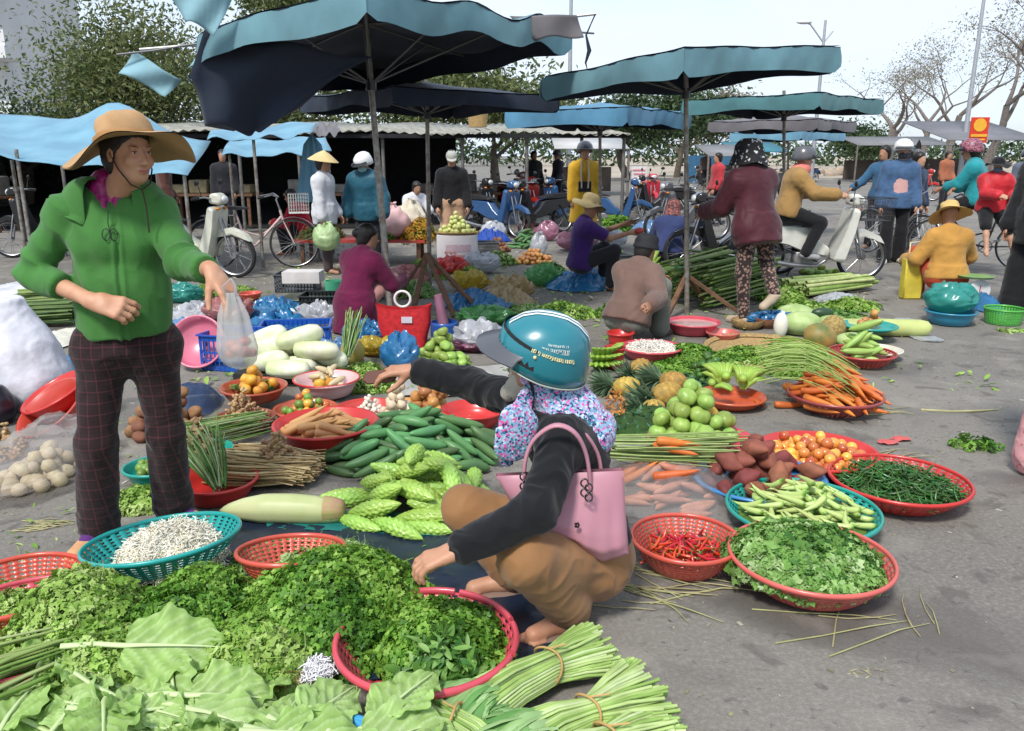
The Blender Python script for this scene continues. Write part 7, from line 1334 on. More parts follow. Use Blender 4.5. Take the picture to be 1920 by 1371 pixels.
zuc = proto('cucumber', 6, None, None); heap(1495, 1575, 506, 520, 'gourd', proto('small_gourd', 3, ballp(.05, 12, 8, 0, .8, 0, .15), GUV), 16, .05, 'small round gourd laid in a row under the white scooter', 'round gourds under the scooter', slope=.1)
CBG = M('cabbage_green', (.44, .54, .24), .5, var=.25, vs=10, bump=.004, bs=14, col2=(.30, .42, .14)); 
def cabbage(label, x, y, r_, m_=CBG, sc=(1, 1, .85)): p = G(x, y); b = MB(); ballp(r_, 26, 16, .03, .86, 0, .03, 5)(random.Random(int(x))); q = ballp(r_, 26, 16, .03, .86, 0, .03, 5)(random.Random(int(x))); q.v = [v*np.array(sc)+np.array([p.x, p.y, r_*sc[2]*.85]) for v in q.v]; return one('cabbage', q, m_, label, 'cabbage', (p.x, p.y, 0))
cabbage('pale round cabbage in the middle of the right-hand rows', 1500, 628, .13, sc=(1.2, 1, .9)); cabbage('smaller cabbage above the dark cucumber', 1490, 600, .12, sc=(1.3, 1, .7)); cabbage('cut cabbage half beside the dish of onions', 1595, 655, .12, sc=(1.3, 1, .7)); cabbage('small pale cabbage near the long gourd', 1560, 610, .09, sc=(1.5, 1, .6))
def egg(label, name, cat, x, y, r3, m_, yaw=0, z=None): p = G(x, y); b = MB(); b.ell((p.x, p.y, z or r3[2]), r3, 24, 16, Matrix.Rotation(yaw, 3, 'Y')); return one(name, b, m_, label, cat, (p.x, p.y, 0))
egg('white radish-like melon standing on end', 'white_melon', 'melon', 1462, 634, (.06, .06, .11), M('melon_white', (.76, .74, .64), .4, var=.08), 0); egg('orange and green pumpkin behind the carrots', 'pumpkin', 'pumpkin', 1535, 658, (.13, .11, .11), M('pumpkin_skin', (.52, .27, .08), .5, var=.6, vs=6, col2=(.12, .15, .04)), .3); egg('brownish durian-like fruit right of the pumpkin', 'jackfruit', 'fruit', 1560, 640, (.10, .10, .11), M('jackfruit', (.42, .30, .10), .8, var=.5, vs=50, bump=.006, bs=60), 0); egg('dark green cucumber-like squash on the cabbages', 'dark_squash', 'squash', 1540, 607, (.10, .05, .05), M('dark_squash', (.03, .07, .03), .4), 0, .10); egg('tan round gourd on the wicker tray', 'tan_gourd', 'gourd', 1460, 672, (.07, .06, .06), WIC, 0, .11)
p = G(1640, 632); b = spin([(-.46, .03), (-.40, .065), (0, .075), (.38, .072), (.44, .06), (.48, .02)], 24, 0).tf(TR(p+V(0, .05, .075), R(-6))); one('long_gourd', b, M('long_gourd', (.50, .56, .20), .45, var=.25, vs=4), 'very long pale yellow-green gourd on the asphalt at the end of the rows', 'gourd', (p.x, p.y, 0))
c, r = circ(1575, 1672, 634, .06); basin('teal dish of small onions and eggs on the long gourd', V(c.x, c.y-.05, 0), r, .05, TEAL, z0=.09); P = Pile(V(c.x, c.y-.05, 0), r*.7, r*.7, .13); items('onion', proto('onion', 4, None, None), P, 9, 'orange onion in the teal dish', 'onion', 'onions in the teal dish', 0, .034)
c, r = Bs(1598, 1688, 664, .08, M('cream_plastic', (.62, .60, .50), .5), 'cream basin behind the red basket of gourds'); c, r = circ(1556, 1676, 676, .09); strainer('deep red strainer basket of pale gourds, right of the herbs', c, r, .09, DRED); P = Pile(c, r*.8, r*.8, 0, bowlbase(.09, .8)); P.H[:] = np.maximum(P.H, .05); items('pale_gourd', proto('pale_gourd', 4, curved(.24, .027, .6, 12, tip=.7), CHK), P, 15, 'pale green gourd in the deep red basket', 'gourd', 'pale gourds in the deep red basket', .22, .027, yaw=R(-30), yj=.4)
c, r = Bs(1738, 1828, 590, .13, plas((.03, .24, .38)), 'blue basin with an aqua bag in front of the seller in orange'); bag_blob('aqua plastic bag filling the blue basin', c+V(0, .03, 0), r*.95, r*.85, .24, TF, 11, z0=.10, knot=False)
c, r = circ(1850, 1918, 583, .15); t = strainer('bright green plastic basket under the feet of the person in black', c, r, .14, plas((.08, .38, .06)), fl=.85)
p = G(1705, 560); t = thing('tote_bag', 'yellow plastic tote left of the seller in orange', 'bag', p); b = MB(); b.box((p.x, p.y, .22), (.20, .12, .44), taper=1.05); o = put('body', b, M('yellow_plastic', (.62, .50, .06), .4, var=.2, bump=.003, bs=20), t); o.modifiers.new('b', 'BEVEL').width = .015; b = MB(); b.tube([p+V(-.06, 0, .44), p+V(-.06, 0, .60), p+V(.05, 0, .61), p+V(.06, 0, .44)], .012, 6, sq=.5); put('handle', b, M('yellow_pale', (.7, .65, .35), .5), t)
p = G(1828, 575); t = thing('kitchen_scale', 'round white dial scale right of the seller in orange', 'scale', p); b = MB(); b.box((p.x, p.y+.06, .10), (.20, .16, .20), taper=.7); put('body', b, plas((.03, .14, .35)), t); b = MB(); b.lathe([(.001, 0), (.105, 0), (.11, .02), (.001, .02)], 28, Matrix.Rotation(PI/2, 4, 'X'), c=(p.x, p.y-.02, .17)); put('dial', b, M('dial_white', (.78, .78, .76), .35), t)
b = MB(); b.box((p.x, p.y-.045, .19), (.008, .003, .07)); put('needle', b, M('needle_red', (.5, .03, .03), .4), t); b = MB(); b.lathe([(.001, .29), (.15, .29), (.17, .31), (.16, .31), (.001, .30)], 26, c=(p.x, p.y+.05, 0)); put('pan', b, plas((.20, .40, .12)), t)
c, rx, ry = ell(1818, 1862, 568, 592); one('plastic_sheet', blanket(c, rx, ry, .13, 26, 41, .04, 7), BF, 'small blue plastic bag beside the dial scale', 'plastic sheet', (c.x, c.y, 0))
def litter(nm, lb, cat, x, y, n, rad, mat, L_, sd_, yaw=0):
    g_ = random.Random(sd_); b = MB(); p = G(x, y)
    for k in range(n):
        b.av = g_.random(); a = yaw+g_.gauss(0, .35); q = p+V(g_.uniform(-.5, .5)*L_*.5, g_.uniform(-.5, .5)*L_*.5, .004); l = L_*g_.uniform(.5, 1); d = V(math.cos(a), math.sin(a), 0); s_ = V(-d.y, d.x, 0); bd = g_.uniform(-.08, .08)*l
        b.tube([q-d*l/2, q-d*l*.15+s_*bd, q+d*l*.2+s_*bd*1.2+V(0, 0, .006), q+d*l/2], [rad, rad*.9, rad*.8, rad*.4], 5)
    return one(nm, b, mat, lb, cat, (p.x, p.y, 0))
STR = leafmat('dry_stalk', [(.32, .27, .13), (.44, .40, .22), (.34, .36, .14)], tl=0)
litter('stalks', 'thin dry stalks lying before the coriander basket', 'stalks', 1290, 1105, 9, .0035, STR, .42, 1, -.15); litter('stalks', 'green stalks trodden between the chilli and coriander baskets', 'stalks', 1200, 1120, 8, .003, STR, .3, 2, -.5); litter('straws', 'long pale straws on the asphalt below the coriander basket', 'straws', 1600, 1165, 5, .003, STR, .5, 3, .35); litter('straws', 'crossed straws at the lower right', 'straws', 1720, 1150, 4, .0025, STR, .25, 4, 1.1); litter('stick', 'single pale stick on the asphalt at the right', 'stick', 1775, 775, 1, .009, STR, .5, 5, .05); litter('stalks', 'few green stalks right of the carrots', 'stalks', 1660, 770, 5, .003, STR, .3, 6, 0); litter('straws', 'loose straws round the red plastic scraps', 'straws', 1680, 850, 5, .003, STR, .25, 7, .2); litter('straws', 'short straw pieces behind the trader\'s feet', 'straws', 80, 985, 14, .003, STR, .2, 8, .2); litter('straws', 'dark trodden stems right of the trader', 'straws', 380, 990, 10, .003, STR, .25, 9, .4)
p = G(1828, 838); leafheap('leaf_scrap', 'torn dark green leaf scrap alone on the asphalt at the right', 'leaf scrap', p, .11, .07, .035, 80, PARS, .05, 0, 5, tms=LEAFS+SPR, kind=None); p = G(1620, 1258); leafheap('leaf_scrap', 'trodden brownish herb scrap at the lower right', 'leaf scrap', p, .07, .03, .005, 40, STR, .03, 0, 6, tms=NARROW, kind=None)
p = G(1900, 622); leafheap('leaf_scrap', 'pale leaf scraps below the green basket', 'leaf scrap', p, .16, .06, .02, 60, HERB2, .06, 0, 7, tms=LEAFS, kind=None)
rr = random.Random(3)
for k, (x, y) in enumerate(((1665, 832), (1688, 826))):
    c_ = G(x, y); one('red_scrap', blanket(c_, .055, .035, .012, 14, k+60, .012, 20), M('red_scrap', (.55, .10, .09), .4), ['torn red scrap of plastic on the asphalt', 'smaller red scrap beside it, nearer the straws'][k], 'scrap', (c_.x, c_.y, 0))
g = MB(); g_ = np.random.default_rng(5); 
for k in range(1500):
    x, y = g_.uniform(-1.9, 3.6), g_.uniform(1.9, 9); s_ = g_.uniform(.002, .009)*(1 if g_.random() < .85 else 2); g.av = g_.random(); g.box((x, y, .002), (s_*g_.uniform(1, 3), s_, .002), g_.uniform(0, 3))
tag(put('litter_specks', g, leafmat('speck', [(.40, .36, .28), (.12, .10, .08), (.30, .32, .16), (.5, .48, .44)], tl=0)), 'tiny crumbs and leaf bits strewn over the asphalt', 'litter', None, 'stuff')

def scatterleaves(lb, X0, X1, Y0, Y1, n, m_, sz, sd_):
    g_ = np.random.default_rng(sd_); P_ = np.stack([g_.uniform(X0, X1, n), g_.uniform(Y0, Y1, n), .004+.02*g_.random(n)], -1); P_ = P_[fbm(P_*np.array([1.6, 1.6, 0])+sd_, 2) > -.12]; k = len(P_)
    tag(link('trampled_leaves', merge_scat('trampled_leaves', LEAFS+NARROW, P_, g_.normal(0, .25, (k, 3))+np.array([0, 0, 1]), sz*g_.uniform(.4, 1.3, k), m_)), lb, 'leaves', None, 'stuff')
scatterleaves('trampled leaves littering the ground between the middle stalls', -3.2, 3.4, 5.0, 11.5, 2600, HERB2, .07, 1); scatterleaves('dry scraps littering the ground between the far stalls', -3.6, 4.5, 8, 15, 1500, leafmat('dry_scrap', [(.30, .24, .14), (.50, .45, .34), (.16, .13, .09), (.62, .60, .55)], tl=0), .07, 2); scatterleaves('trodden leaves round the near baskets', -2.4, -.2, 2.6, 4.6, 700, HERB2, .03, 3)
for k, (x, y, w_, m_, lb) in enumerate(((520, 640, .22, BF, 'blue plastic bag between the blue crate and the metal basin'), (600, 615, .2, WF, 'white plastic bag before the black crate'), (900, 655, .2, WF, 'white plastic bag left of the helmet peak'), (960, 560, .22, film('amber_film', None), 'amber bag of vegetables, right one of the pair'), (1020, 535, .2, GF, 'green plastic bag between amber bag and blue sheet'), (845, 520, .22, RED, 'red plastic tub lid beside the blue sheet'), (900, 512, .24, WF, 'white bag behind the large blue sheet'), (1180, 545, .2, BF, 'blue bag behind the old man in brown'), (1265, 540, .22, GF, 'green bag beneath the right-hand parasol'), (1080, 470, .3, PF, 'lilac bag behind the man in purple'), (1140, 465, .3, WF, 'white bag beyond the hands of the man in purple'), (700, 560, .2, WF, 'pale bag by the knees of the woman in maroon'), (760, 545, .25, film('pink_film', None), 'pink bag left of the second pole'), (430, 600, .2, film('pink_film', None), 'pinkish bag behind the blue crate'), (355, 650, .15, WF, 'white bag below the pink basin'), (1350, 515, .3, WF, 'white bag beneath the black motorbike'), (880, 545, .2, YF, 'yellow bag beside the large blue sheet'))):
    p = G(x, y); bag_blob(lb, p, w_*.9, w_*.65, w_*.85, m_, k+30, amp=.035, fr=16, knot=k % 3 == 0)
for (x0, x1, y0, y1, h, n, m_, sz, lb) in ((560, 640, 575, 610, .10, 300, HERB3, .06, 'pale leaves behind the larger blue crate'), (870, 960, 620, 650, .10, 400, HERB3, .05, 'small pale lettuces left of the teal helmet'), (1120, 1200, 560, 600, .12, 400, PARS, .06, 'dark green bunches behind the teal helmet'), (820, 900, 500, 525, .15, 300, HERB2, .07, 'yellow-green bunches right of the second pole'), (1000, 1060, 500, 520, .15, 300, HERB3, .07, 'light green bunches by the man in purple'), (1560, 1640, 560, 585, .10, 300, HERB2, .07, 'light leaves at the end of the long green vegetables'), (640, 740, 700, 740, .08, 300, HERB2, .04, 'green leaves by the garlic basin')):
    greens(x0, x1, y0, y1, h, n, m_, sz, lb, seed=int(x0)+3)
for k, (x, y, lb) in enumerate(((560, 545, 'dark plastic crate behind the polystyrene box'), (905, 478, 'low grey crate in the far row'), (1150, 505, 'grey crate in front of the far bunches'))): crate(lb, G(x, y), .45, .32, .2, M('grey_crate', (.10, .11, .12), .5), .2*k)
C_ = lambda k, c, **q: cloth(k, c, **q)
BLKC = C_('black_cloth', (.012, .012, .014)); DKC = C_('dark_trousers', (.02, .02, .025)); SK2 = skin('skin_2', (.40, .22, .14)); SKL = skin('skin_3', (.50, .30, .20)); WHH = M('white_shell', (.74, .75, .74), .3, coat=.4, var=.05); GREYH = M('grey_shell', (.10, .10, .11), .3, coat=.4); CANE = M('palm_leaf_hat', (.62, .47, .22), .7, var=.15); TANH = M('tan_canvas', None if 0 else (.5, .3, .12))
def pr(label, J, s, vox, sk, top, bot, **k): return person('person', label, J, s, vox, sk, top=top, bot=bot, **k)
J, s = squat(G(662, 628)+V(0, .12, 0), R(55), 1.5, lean=.30, headyaw=R(-35), stool=.16); t, P, ax = pr('woman squatting with her back turned in a long maroon coat, hair tied back', J, s, .013, SK2, dict(mat=C_('maroon_knit', (.125, .008, .045)), off=.03, hem=.26, flare=.05, hdir=V(0, 0, -1), name='coat'), dict(mat=C_('pink_floral', (.45, .22, .20)), off=.0)); hair(t, P, ax, s, bun=True)
b0 = G(1085, 545); J, s = squat(b0, R(12), 1.58, {'R': b0+V(.56, -.05, .66), 'L': b0+V(.60, .14, .74)}, lean=.12, stool=.22); t, P, ax = pr('man sitting in a purple T-shirt and olive bucket hat, both forearms held out', J, s, .013, skin('skin_dark', (.34, .18, .11)), dict(mat=C_('purple_tee', (.045, .014, .12)), off=.022, sleeve=.42), dict(mat=DKC, off=.01)); brim_hat(t, P, ax, s, M('olive_canvas', (.34, .27, .13), .85, var=.3), br=.19, crown=.11, droop=.04, wav=.03, tilt=R(-6), n=48)
p = J['wrR']+V(.10, 0, .02); b = MB(); b.ell(p, (.05, .04, .04), 12, 8); one('meat_piece', b, M('red_meat', (.45, .05, .05), .4), 'red lump held in the hands of the man in purple', 'meat', p)
b0 = G(1172, 640); J, s = squat(b0, R(48), 1.52, {'R': G(1215, 640, .22)+V(0, .1, 0), 'L': b0+V(.45, .62, .40)}, lean=.42, stool=.10, headyaw=R(-10)); t, P, ax = pr('old man squatting in a brown shirt, grey trousers and black cap', J, s, .012, skin('skin_dark', (.34, .18, .11)), dict(mat=C_('brown_shirt', (.17, .105, .085)), off=.036, hem=.03), dict(mat=C_('grey_green', (.16, .17, .14)), off=.012, wide=.03)); brim_hat(t, P, ax, s, M('black_cap', (.015, .015, .018), .8), br=.112, crown=.095, droop=.03, wav=0, cr=.103, n=40, name='cap'); hair(t, P, ax, s)
sx, sy = D(1516, 500, 9.85).x, 9.85; motorbike('white scooter with wire front basket, ridden by the person in tan', M('white_fairing', (.66, .66, .60), .3, coat=.3, var=.12), (sx, sy, 0), R(-3), basket=True, r=.30)
J, s = ride(V(sx-.33, sy, .76), R(-3), 1.55, lean=.22); t, P, ax = pr('rider in a tan jacket, pink scarf and grey helmet astride the white scooter', J, s, .014, SKL, dict(mat=C_('tan_corduroy', (.34, .20, .07)), off=.04), dict(mat=BLKC, off=.02), shoe=M('grey_shoe', (.3, .3, .31), .7)); helmet(t, P, ax, s, GREYH); scarf(t, P, ax, s, C_('salmon_scarf', (.68, .20, .16)), r=.10, z=-.10, h=.075)
bx, by = D(1378, 500, 10.25).x, 10.35; motorbike('black motorbike with white-striped fairing, behind the woman in leggings', M('black_gloss', (.012, .012, .014), .2, coat=.6), (bx, by, 0), R(183), stripes=M('decal_white', (.7, .7, .68), .4), shieldc=M('black_gloss', (0, 0, 0)), r=.30)
b0 = G(1405, 606); J, s = stand(b0, R(112), 1.60, (.18, .75, .35, .0), (.22, .9, .45, .0), leanf=.28, headyaw=R(20)); J['knR'] = J['hipR']+V(.05, .16, -.37); J['anR'] = D(1452, 552, b0.y-.20); J['toeR'] = J['anR']+V(-.09, -.02, -.10)*1; J['knR'] = (J['hipR']+J['anR'])/2+V(.02, .16, -.02)
LEG = C_('leopard_leggings', (.26, .16, .12)); n_, l_ = LEG.node_tree.nodes, LEG.node_tree.links.new; tcx = n_.new('ShaderNodeTexCoord'); vo = n_.new('ShaderNodeTexVoronoi'); vo.inputs['Scale'].default_value = 38; l_(tcx.outputs['Object'], vo.inputs['Vector']); rr_ = n_.new('ShaderNodeValToRGB'); rr_.color_ramp.elements[0].color = (.27, .17, .13, 1); rr_.color_ramp.elements[1].color = (.03, .02, .02, 1); rr_.color_ramp.elements[0].position = .35; rr_.color_ramp.elements[1].position = .5; l_(vo.outputs['Distance'], rr_.inputs[0]); l_(rr_.outputs[0], n_['Principled BSDF'].inputs['Base Color'])
t, P, ax = pr('woman from behind in a dark maroon jacket, patterned leggings and black floral hat, one foot raised', J, s, .012, SK2, dict(mat=C_('oxblood_nylon', (.070, .014, .022), rough=.55), off=.045, hem=.14, flare=.02), dict(mat=LEG, off=.006), shoe=M('tan_slipper', (.45, .36, .26), .7), loc=V(b0.x, b0.y, 0)); t['label'] = 'woman from behind in maroon jacket and patterned leggings, black floral hat, one foot raised'
FLH = M('black_floral', (.012, .012, .016), .8, vs=30, vpos=(.60, .62), col2=(.012, .012, .014), bump=.004, bs=30); FLH.node_tree.nodes['Color Ramp'].color_ramp.elements[1].color = (.6, .6, .58, 1); FLH.node_tree.nodes['Color Ramp'].color_ramp.elements[0].color = (.012, .012, .014, 1)
brim_hat(t, P, ax, s, FLH, br=.165, crown=.13, droop=.10, wav=.02, cr=.125, n=44, z=.02); scarf(t, P, ax, s, C_('royal_collar', (.01, .07, .30)), r=.13, z=-.19, h=.05, name='collar')
b0 = G(1668, 492); J, s = stand(b0, R(-100), 1.62, (.20, .15), (.20, .3)); t, P, ax = pr('woman walking in a blue denim jacket, pink T-shirt and white helmet', J, s, .015, SKL, dict(mat=C_('denim', (.07, .14, .27), var=.35), off=.035, hem=.10), dict(mat=BLKC, off=.015, wide=.04), shoe=M('pale_shoe', (.6, .58, .5), .7)); helmet(t, P, ax, s, WHH); mask(t, P, ax, s, C_('dark_mask', (.06, .06, .07)))
S = SDF([J['neck'].x-.3, b0.y-.35, .8], [J['neck'].x+.3, b0.y+.2, 1.5], .015); f_ = J['fwd']; S.cone(J['neck']-V(0, 0, .045)+f_*.062, J['pel']+f_*.092+V(0, 0, -.09), .105, .125, .03, flat=True, sq=(f_, .62)); link('tee_shirt', sdf_mesh('tee_shirt', S, C_('pink_tee', (.62, .36, .34))), t)
b0 = G(1700, 478); J, s = stand(b0, R(-60), 1.5, (.3, .4, .3), (.2, .2), step=.15); t, P, ax = pr('person in dark shorts half hidden behind the woman in denim', J, s, .018, SKL, dict(mat=C_('navy_top', (.02, .04, .09)), off=.02), dict(mat=BLKC, off=.03, leg=.62, wide=.03)); hair(t, P, ax, s)
b0 = G(1640, 468); J, s = stand(b0, R(-150), 1.6, (.35, .5, .6), (.4, .3, .2)); t, P, ax = pr('person in a blue top behind the left shoulder of the woman in denim', J, s, .018, SK2, dict(mat=C_('steel_blue', (.04, .12, .22)), off=.02), dict(mat=DKC, off=.015)); hair(t, P, ax, s)
bicycle('silver bicycle standing behind the woman in denim', M('silver_paint', (.6, .6, .6), .3), (D(1672, 480, 12.3).x, 12.3, 0), R(-72))
b0 = G(1768, 566); J, s = squat(b0, R(88), 1.58, {'R': b0+V(.36, .40, .36), 'L': b0+V(-.28, .35, .40)}, lean=.12, stool=.17, headpitch=.25); t, P, ax = pr('seller seen from behind in an orange-tan shirt, red trousers and straw-coloured sun hat', J, s, .012, SK2, dict(mat=C_('orange_tan', (.50, .26, .06)), off=.032, hem=.02), dict(mat=C_('rust_trousers', (.42, .06, .025)), off=.03)); brim_hat(t, P, ax, s, M('straw_canvas', (.62, .42, .16), .85, var=.15), br=.205, crown=.11, droop=.05, wav=.015, tilt=R(-14), n=60)
cx = D(1815, 480, 10.9).x; bicycle('black bicycle carrying the woman in teal and the child in red', M('black_gloss', None or (0, 0, 0)), (cx+.12, 10.9, 0), R(152), cat='bicycle')
J, s = ride(V(cx-.02, 10.85, .84), R(148), 1.58, {'R': V(cx-.5, 10.75, .95), 'L': V(cx-.45, 11.2, .98)}, lean=.2); t, P, ax = pr('woman cycling away in a teal jacket with a long ponytail and pink floral helmet', J, s, .014, SK2, dict(mat=C_('teal_fleece', (.02, .27, .30)), off=.035, sleeve=.8), dict(mat=BLKC, off=.015)); helmet(t, P, ax, s, M('pink_floral_shell', (.40, .14, .18), .4, vs=60, vpos=(.48, .52), col2=(.08, .03, .05))); hair(t, P, ax, s, long=.30)
kx = D(1858, 400, 10.2).x-.24; J, s = ride(V(kx+.24, 10.2, .80), R(-115), 1.25, {'R': V(kx+.14, 9.92, 1.02), 'L': V(kx+.34, 9.95, 1.0)}, foot={'R': V(kx+.06, 9.85, .28), 'L': V(kx+.46, 9.95, .28)}, lean=.0); t, P, ax = pr('child in a red jacket, blue mask and black hat sitting behind the woman in teal', J, s, .013, SKL, dict(mat=C_('red_nylon', (.50, .02, .03), rough=.5), off=.045), dict(mat=BLKC, off=.03, leg=.5)); mask(t, P, ax, s, C_('blue_mask', (.10, .14, .22))); brim_hat(t, P, ax, s, BLKC, br=.18, crown=.10, droop=.02, wav=.03, n=40); scarf(t, P, ax, s, C_('navy_scarf', (.03, .04, .08)), r=.11, z=-.16, h=.05)
b0 = G(1922, 590); J, s = stand(b0, R(-165), 1.66, (.14, .3, .1), (.1, .2)); t, P, ax = pr('barefoot person in loose black clothes standing by the green basket', J, s, .012, SK2, dict(mat=BLKC, off=.05, hem=.2), dict(mat=BLKC, off=.03, wide=.045)); hair(t, P, ax, s); cap(t, P, ax, s, TANH)
b0 = G(1985, 905); J, s = stand(b0, R(15), 1.66, (.08, .1), (.06, .1), step=.04); t, P, ax = pr('woman in a black top and pink floral trousers cut by the right edge', J, s, .008, SK2, dict(mat=BLKC, off=.02, hem=.06), dict(mat=M('pink_floral_cloth', (.60, .30, .31), .8, vs=28, vpos=(.36, .40), col2=(.38, .07, .06)), off=.035, wide=.03), shoe=M('grey_shoe', None or (0, 0, 0))); hair(t, P, ax, s)
b0 = G(1092, 468); J, s = stand(b0, R(-80), 1.62, (.12, .05), (.16, .05)); t, P, ax = pr('woman standing in a long mustard-yellow coat, cream scarf and dark helmet', J, s, .016, SK2, dict(mat=C_('mustard_wool', (.62, .36, .03)), off=.03, hem=.42, flare=.05, hdir=V(0, 0, -1), name='coat'), dict(mat=DKC, off=.01)); helmet(t, P, ax, s, GREYH); b = MB(); 
for sg in (-1, 1): b.tube([J['neck']+V(.05*sg, -.09, .03), J['neck']+V(.06*sg, -.17, -.15), J['neck']+V(.05*sg, -.19, -.38)], .035, 8, sq=.4)
put('scarf', b, C_('cream_scarf', (.52, .42, .34)), t); p = J['pel']+V(0, -.16, .12); b = MB(); b.box(p, (.2, .07, .16)); one('waist_bag', b, DKC, 'small dark bag worn over the mustard coat', 'bag', p)
b0 = G(615, 512); J, s = stand(b0, R(-12), 1.46, (.05, .1), (.05, .5)); t, P, ax = pr('woman in a white shirt and conical hat carrying a green bag', J, s, .015, SK2, dict(mat=C_('white_shirt', (.66, .66, .70)), off=.03, hem=.16), dict(mat=C_('dark_floral', (.07, .05, .05)), off=.02)); cone_hat(t, P, ax, s, CANE, tilt=R(-8)); hair(t, P, ax, s); bag_blob('pale green plastic bag hanging by the woman in the conical hat', J['wrR']+V(.06, -.1, 0), .16, .12, .30, M('pale_green_film', (.36, .50, .24), .4, var=.3, bump=.01, bs=14), 13, z0=J['wrR'].z-.40)
b0 = G(695, 505); J, s = stand(b0, R(-100), 1.46, (.35, .25), (.35, .3), leanf=.12, headpitch=.4, headyaw=R(-20)); t, P, ax = pr('person in a teal-blue puffer jacket and white helmet looking down', J, s, .015, SK2, dict(mat=C_('teal_puffer', (.018, .10, .15), rough=.5, bump=.012, bs=14), off=.06, hem=.12), dict(mat=DKC, off=.015)); helmet(t, P, ax, s, WHH); mask(t, P, ax, s, C_('pale_mask', (.3, .5, .52)))
b0 = G(850, 482); J, s = stand(b0, R(-85), 1.52, (.22, .3), (.22, .3), leanf=.12, headpitch=.45); t, P, ax = pr('young woman in a black jacket, tan trousers and grey cap behind the printed box', J, s, .015, SKL, dict(mat=BLKC, off=.028, hem=.0), dict(mat=C_('khaki', (.50, .31, .20)), off=.03, wide=.04)); cap(t, P, ax, s, M('grey_cap', (.42, .42, .38), .8)); hair(t, P, ax, s, long=.2)
b0 = G(578, 478); J, s = squat(b0, R(170), 1.5, lean=.35, stool=.25); t, P, ax = pr('woman seated in a red jacket beside the folded parasol', J, s, .016, SK2, dict(mat=C_('red_fleece', (.50, .015, .03)), off=.03), dict(mat=DKC, off=.02)); hair(t, P, ax, s)
b0 = G(775, 450); J, s = squat(b0, R(-60), 1.5, stool=.3); t, P, ax = pr('person seated in a white shirt under the shed roof', J, s, .018, SK2, dict(mat=C_('white_shirt', None or (0, 0, 0)), off=.03), dict(mat=DKC, off=.02)); hair(t, P, ax, s)
b0 = G(1250, 512); J, s = squat(b0, R(70), 1.5, stool=.2, lean=.5); t, P, ax = pr('seated woman in a navy jacket and brown floral headscarf by the motorbike wheel', J, s, .014, SK2, dict(mat=C_('navy_jacket', (.035, .05, .14)), off=.035), dict(mat=DKC, off=.02)); c_ = P(0, 0, 0); S = SDF([c_[i]-.2 for i in range(3)], [c_[i]+.2 for i in range(3)], .012); S.ell(P(0, -.01, .02), (.10, .12, .12), ax, .02); S.ell(P(0, -.05, -.1), (.11, .11, .1), ax, .04); link('headscarf', sdf_mesh('headscarf', S, M('brown_floral', (.30, .10, .08), .8, vs=40, vpos=(.46, .54), col2=(.06, .03, .04)), .005, 20), t)
for k, (x, y, yw, h, c, lb, hat) in enumerate(((430, 440, -80, 1.55, (.02, .02, .025), 'person in dark clothes standing in the shade left of the bicycle', 0), (320, 452, 20, 1.5, (.10, .04, .03), 'person in brown standing in the shade behind the trader', 0), (1320, 352, -90, 1.6, (.10, .08, .07), 'distant person in grey on the road beyond the parasol', 1), (1508, 340, -90, 1.6, (.55, .05, .05), 'distant rider in a red jacket beyond the rider in tan', 1), (1340, 420, 190, 1.5, (.45, .04, .05), 'person in red seen past the shoulder of the woman in leggings', 0), (1710, 372, -90, 1.6, (.03, .04, .06), 'distant person in navy right of the denim jacket', 1), (1765, 388, -70, 1.55, (.35, .12, .06), 'distant person in rust-coloured clothes left of the woman in teal', 0), (1905, 430, -100, 1.55, (.10, .12, .16), 'person in a blue-grey jacket at the right edge behind the child', 1), (1000, 402, -60, 1.55, (.02, .02, .02), 'dark figure standing inside the shed beside the motorbikes', 0), (1045, 392, 200, 1.55, (.05, .05, .08), 'dark figure inside the shed left of the yellow coat', 1))):
    b0 = G(x, y); J, s = stand(b0, R(yw), h, (.12, .3), (.12, .5)); t, P, ax = pr(lb, J, s, .022, SK2, dict(mat=C_('far_cloth_%d' % k, c), off=.03), dict(mat=DKC, off=.02)); (helmet(t, P, ax, s, [WHH, GREYH][k % 2], n=16) if hat else hair(t, P, ax, s, vox=.02))
blue = M('blue_paint', (.03, .09, .22), .25, coat=.5); g = 'motorbikes parked behind the stalls'
motorbike('white and navy scooter parked left of the bicycle, wheel beside the trader\'s hand', M('ivory_fairing', (.62, .62, .52), .3, coat=.3), (D(352, 500, 10.1).x, 10.15, 0), R(-8), shieldc=M('ivory_fairing', (0, 0, 0)), group=None)
bicycle('old pinkish white bicycle parked in front of the shed', M('pink_white_paint', (.60, .45, .42), .4), (D(478, 500, 10.9).x, 10.9, 0), R(14), basket=True)
motorbike('blue motorbike parked facing right beside the royal blue cloth', blue, (D(925, 430, 15.2).x, 15.3, 0), R(-40), group=g); motorbike('black motorbike parked facing left, left of the yellow coat', M('black_gloss', None or (0, 0, 0)), (D(1012, 430, 15.6).x, 15.8, 0), R(218), group=g); motorbike('dark blue motorbike parked right of the yellow coat', blue, (D(1145, 420, 16.5).x, 16.6, 0), R(-12), group=g); motorbike('red scooter parked facing the camera beyond the blue one', M('red_fairing', (.50, .03, .05), .25, coat=.5), (D(1210, 390, 21).x, 21, 0), R(-80), group=g)
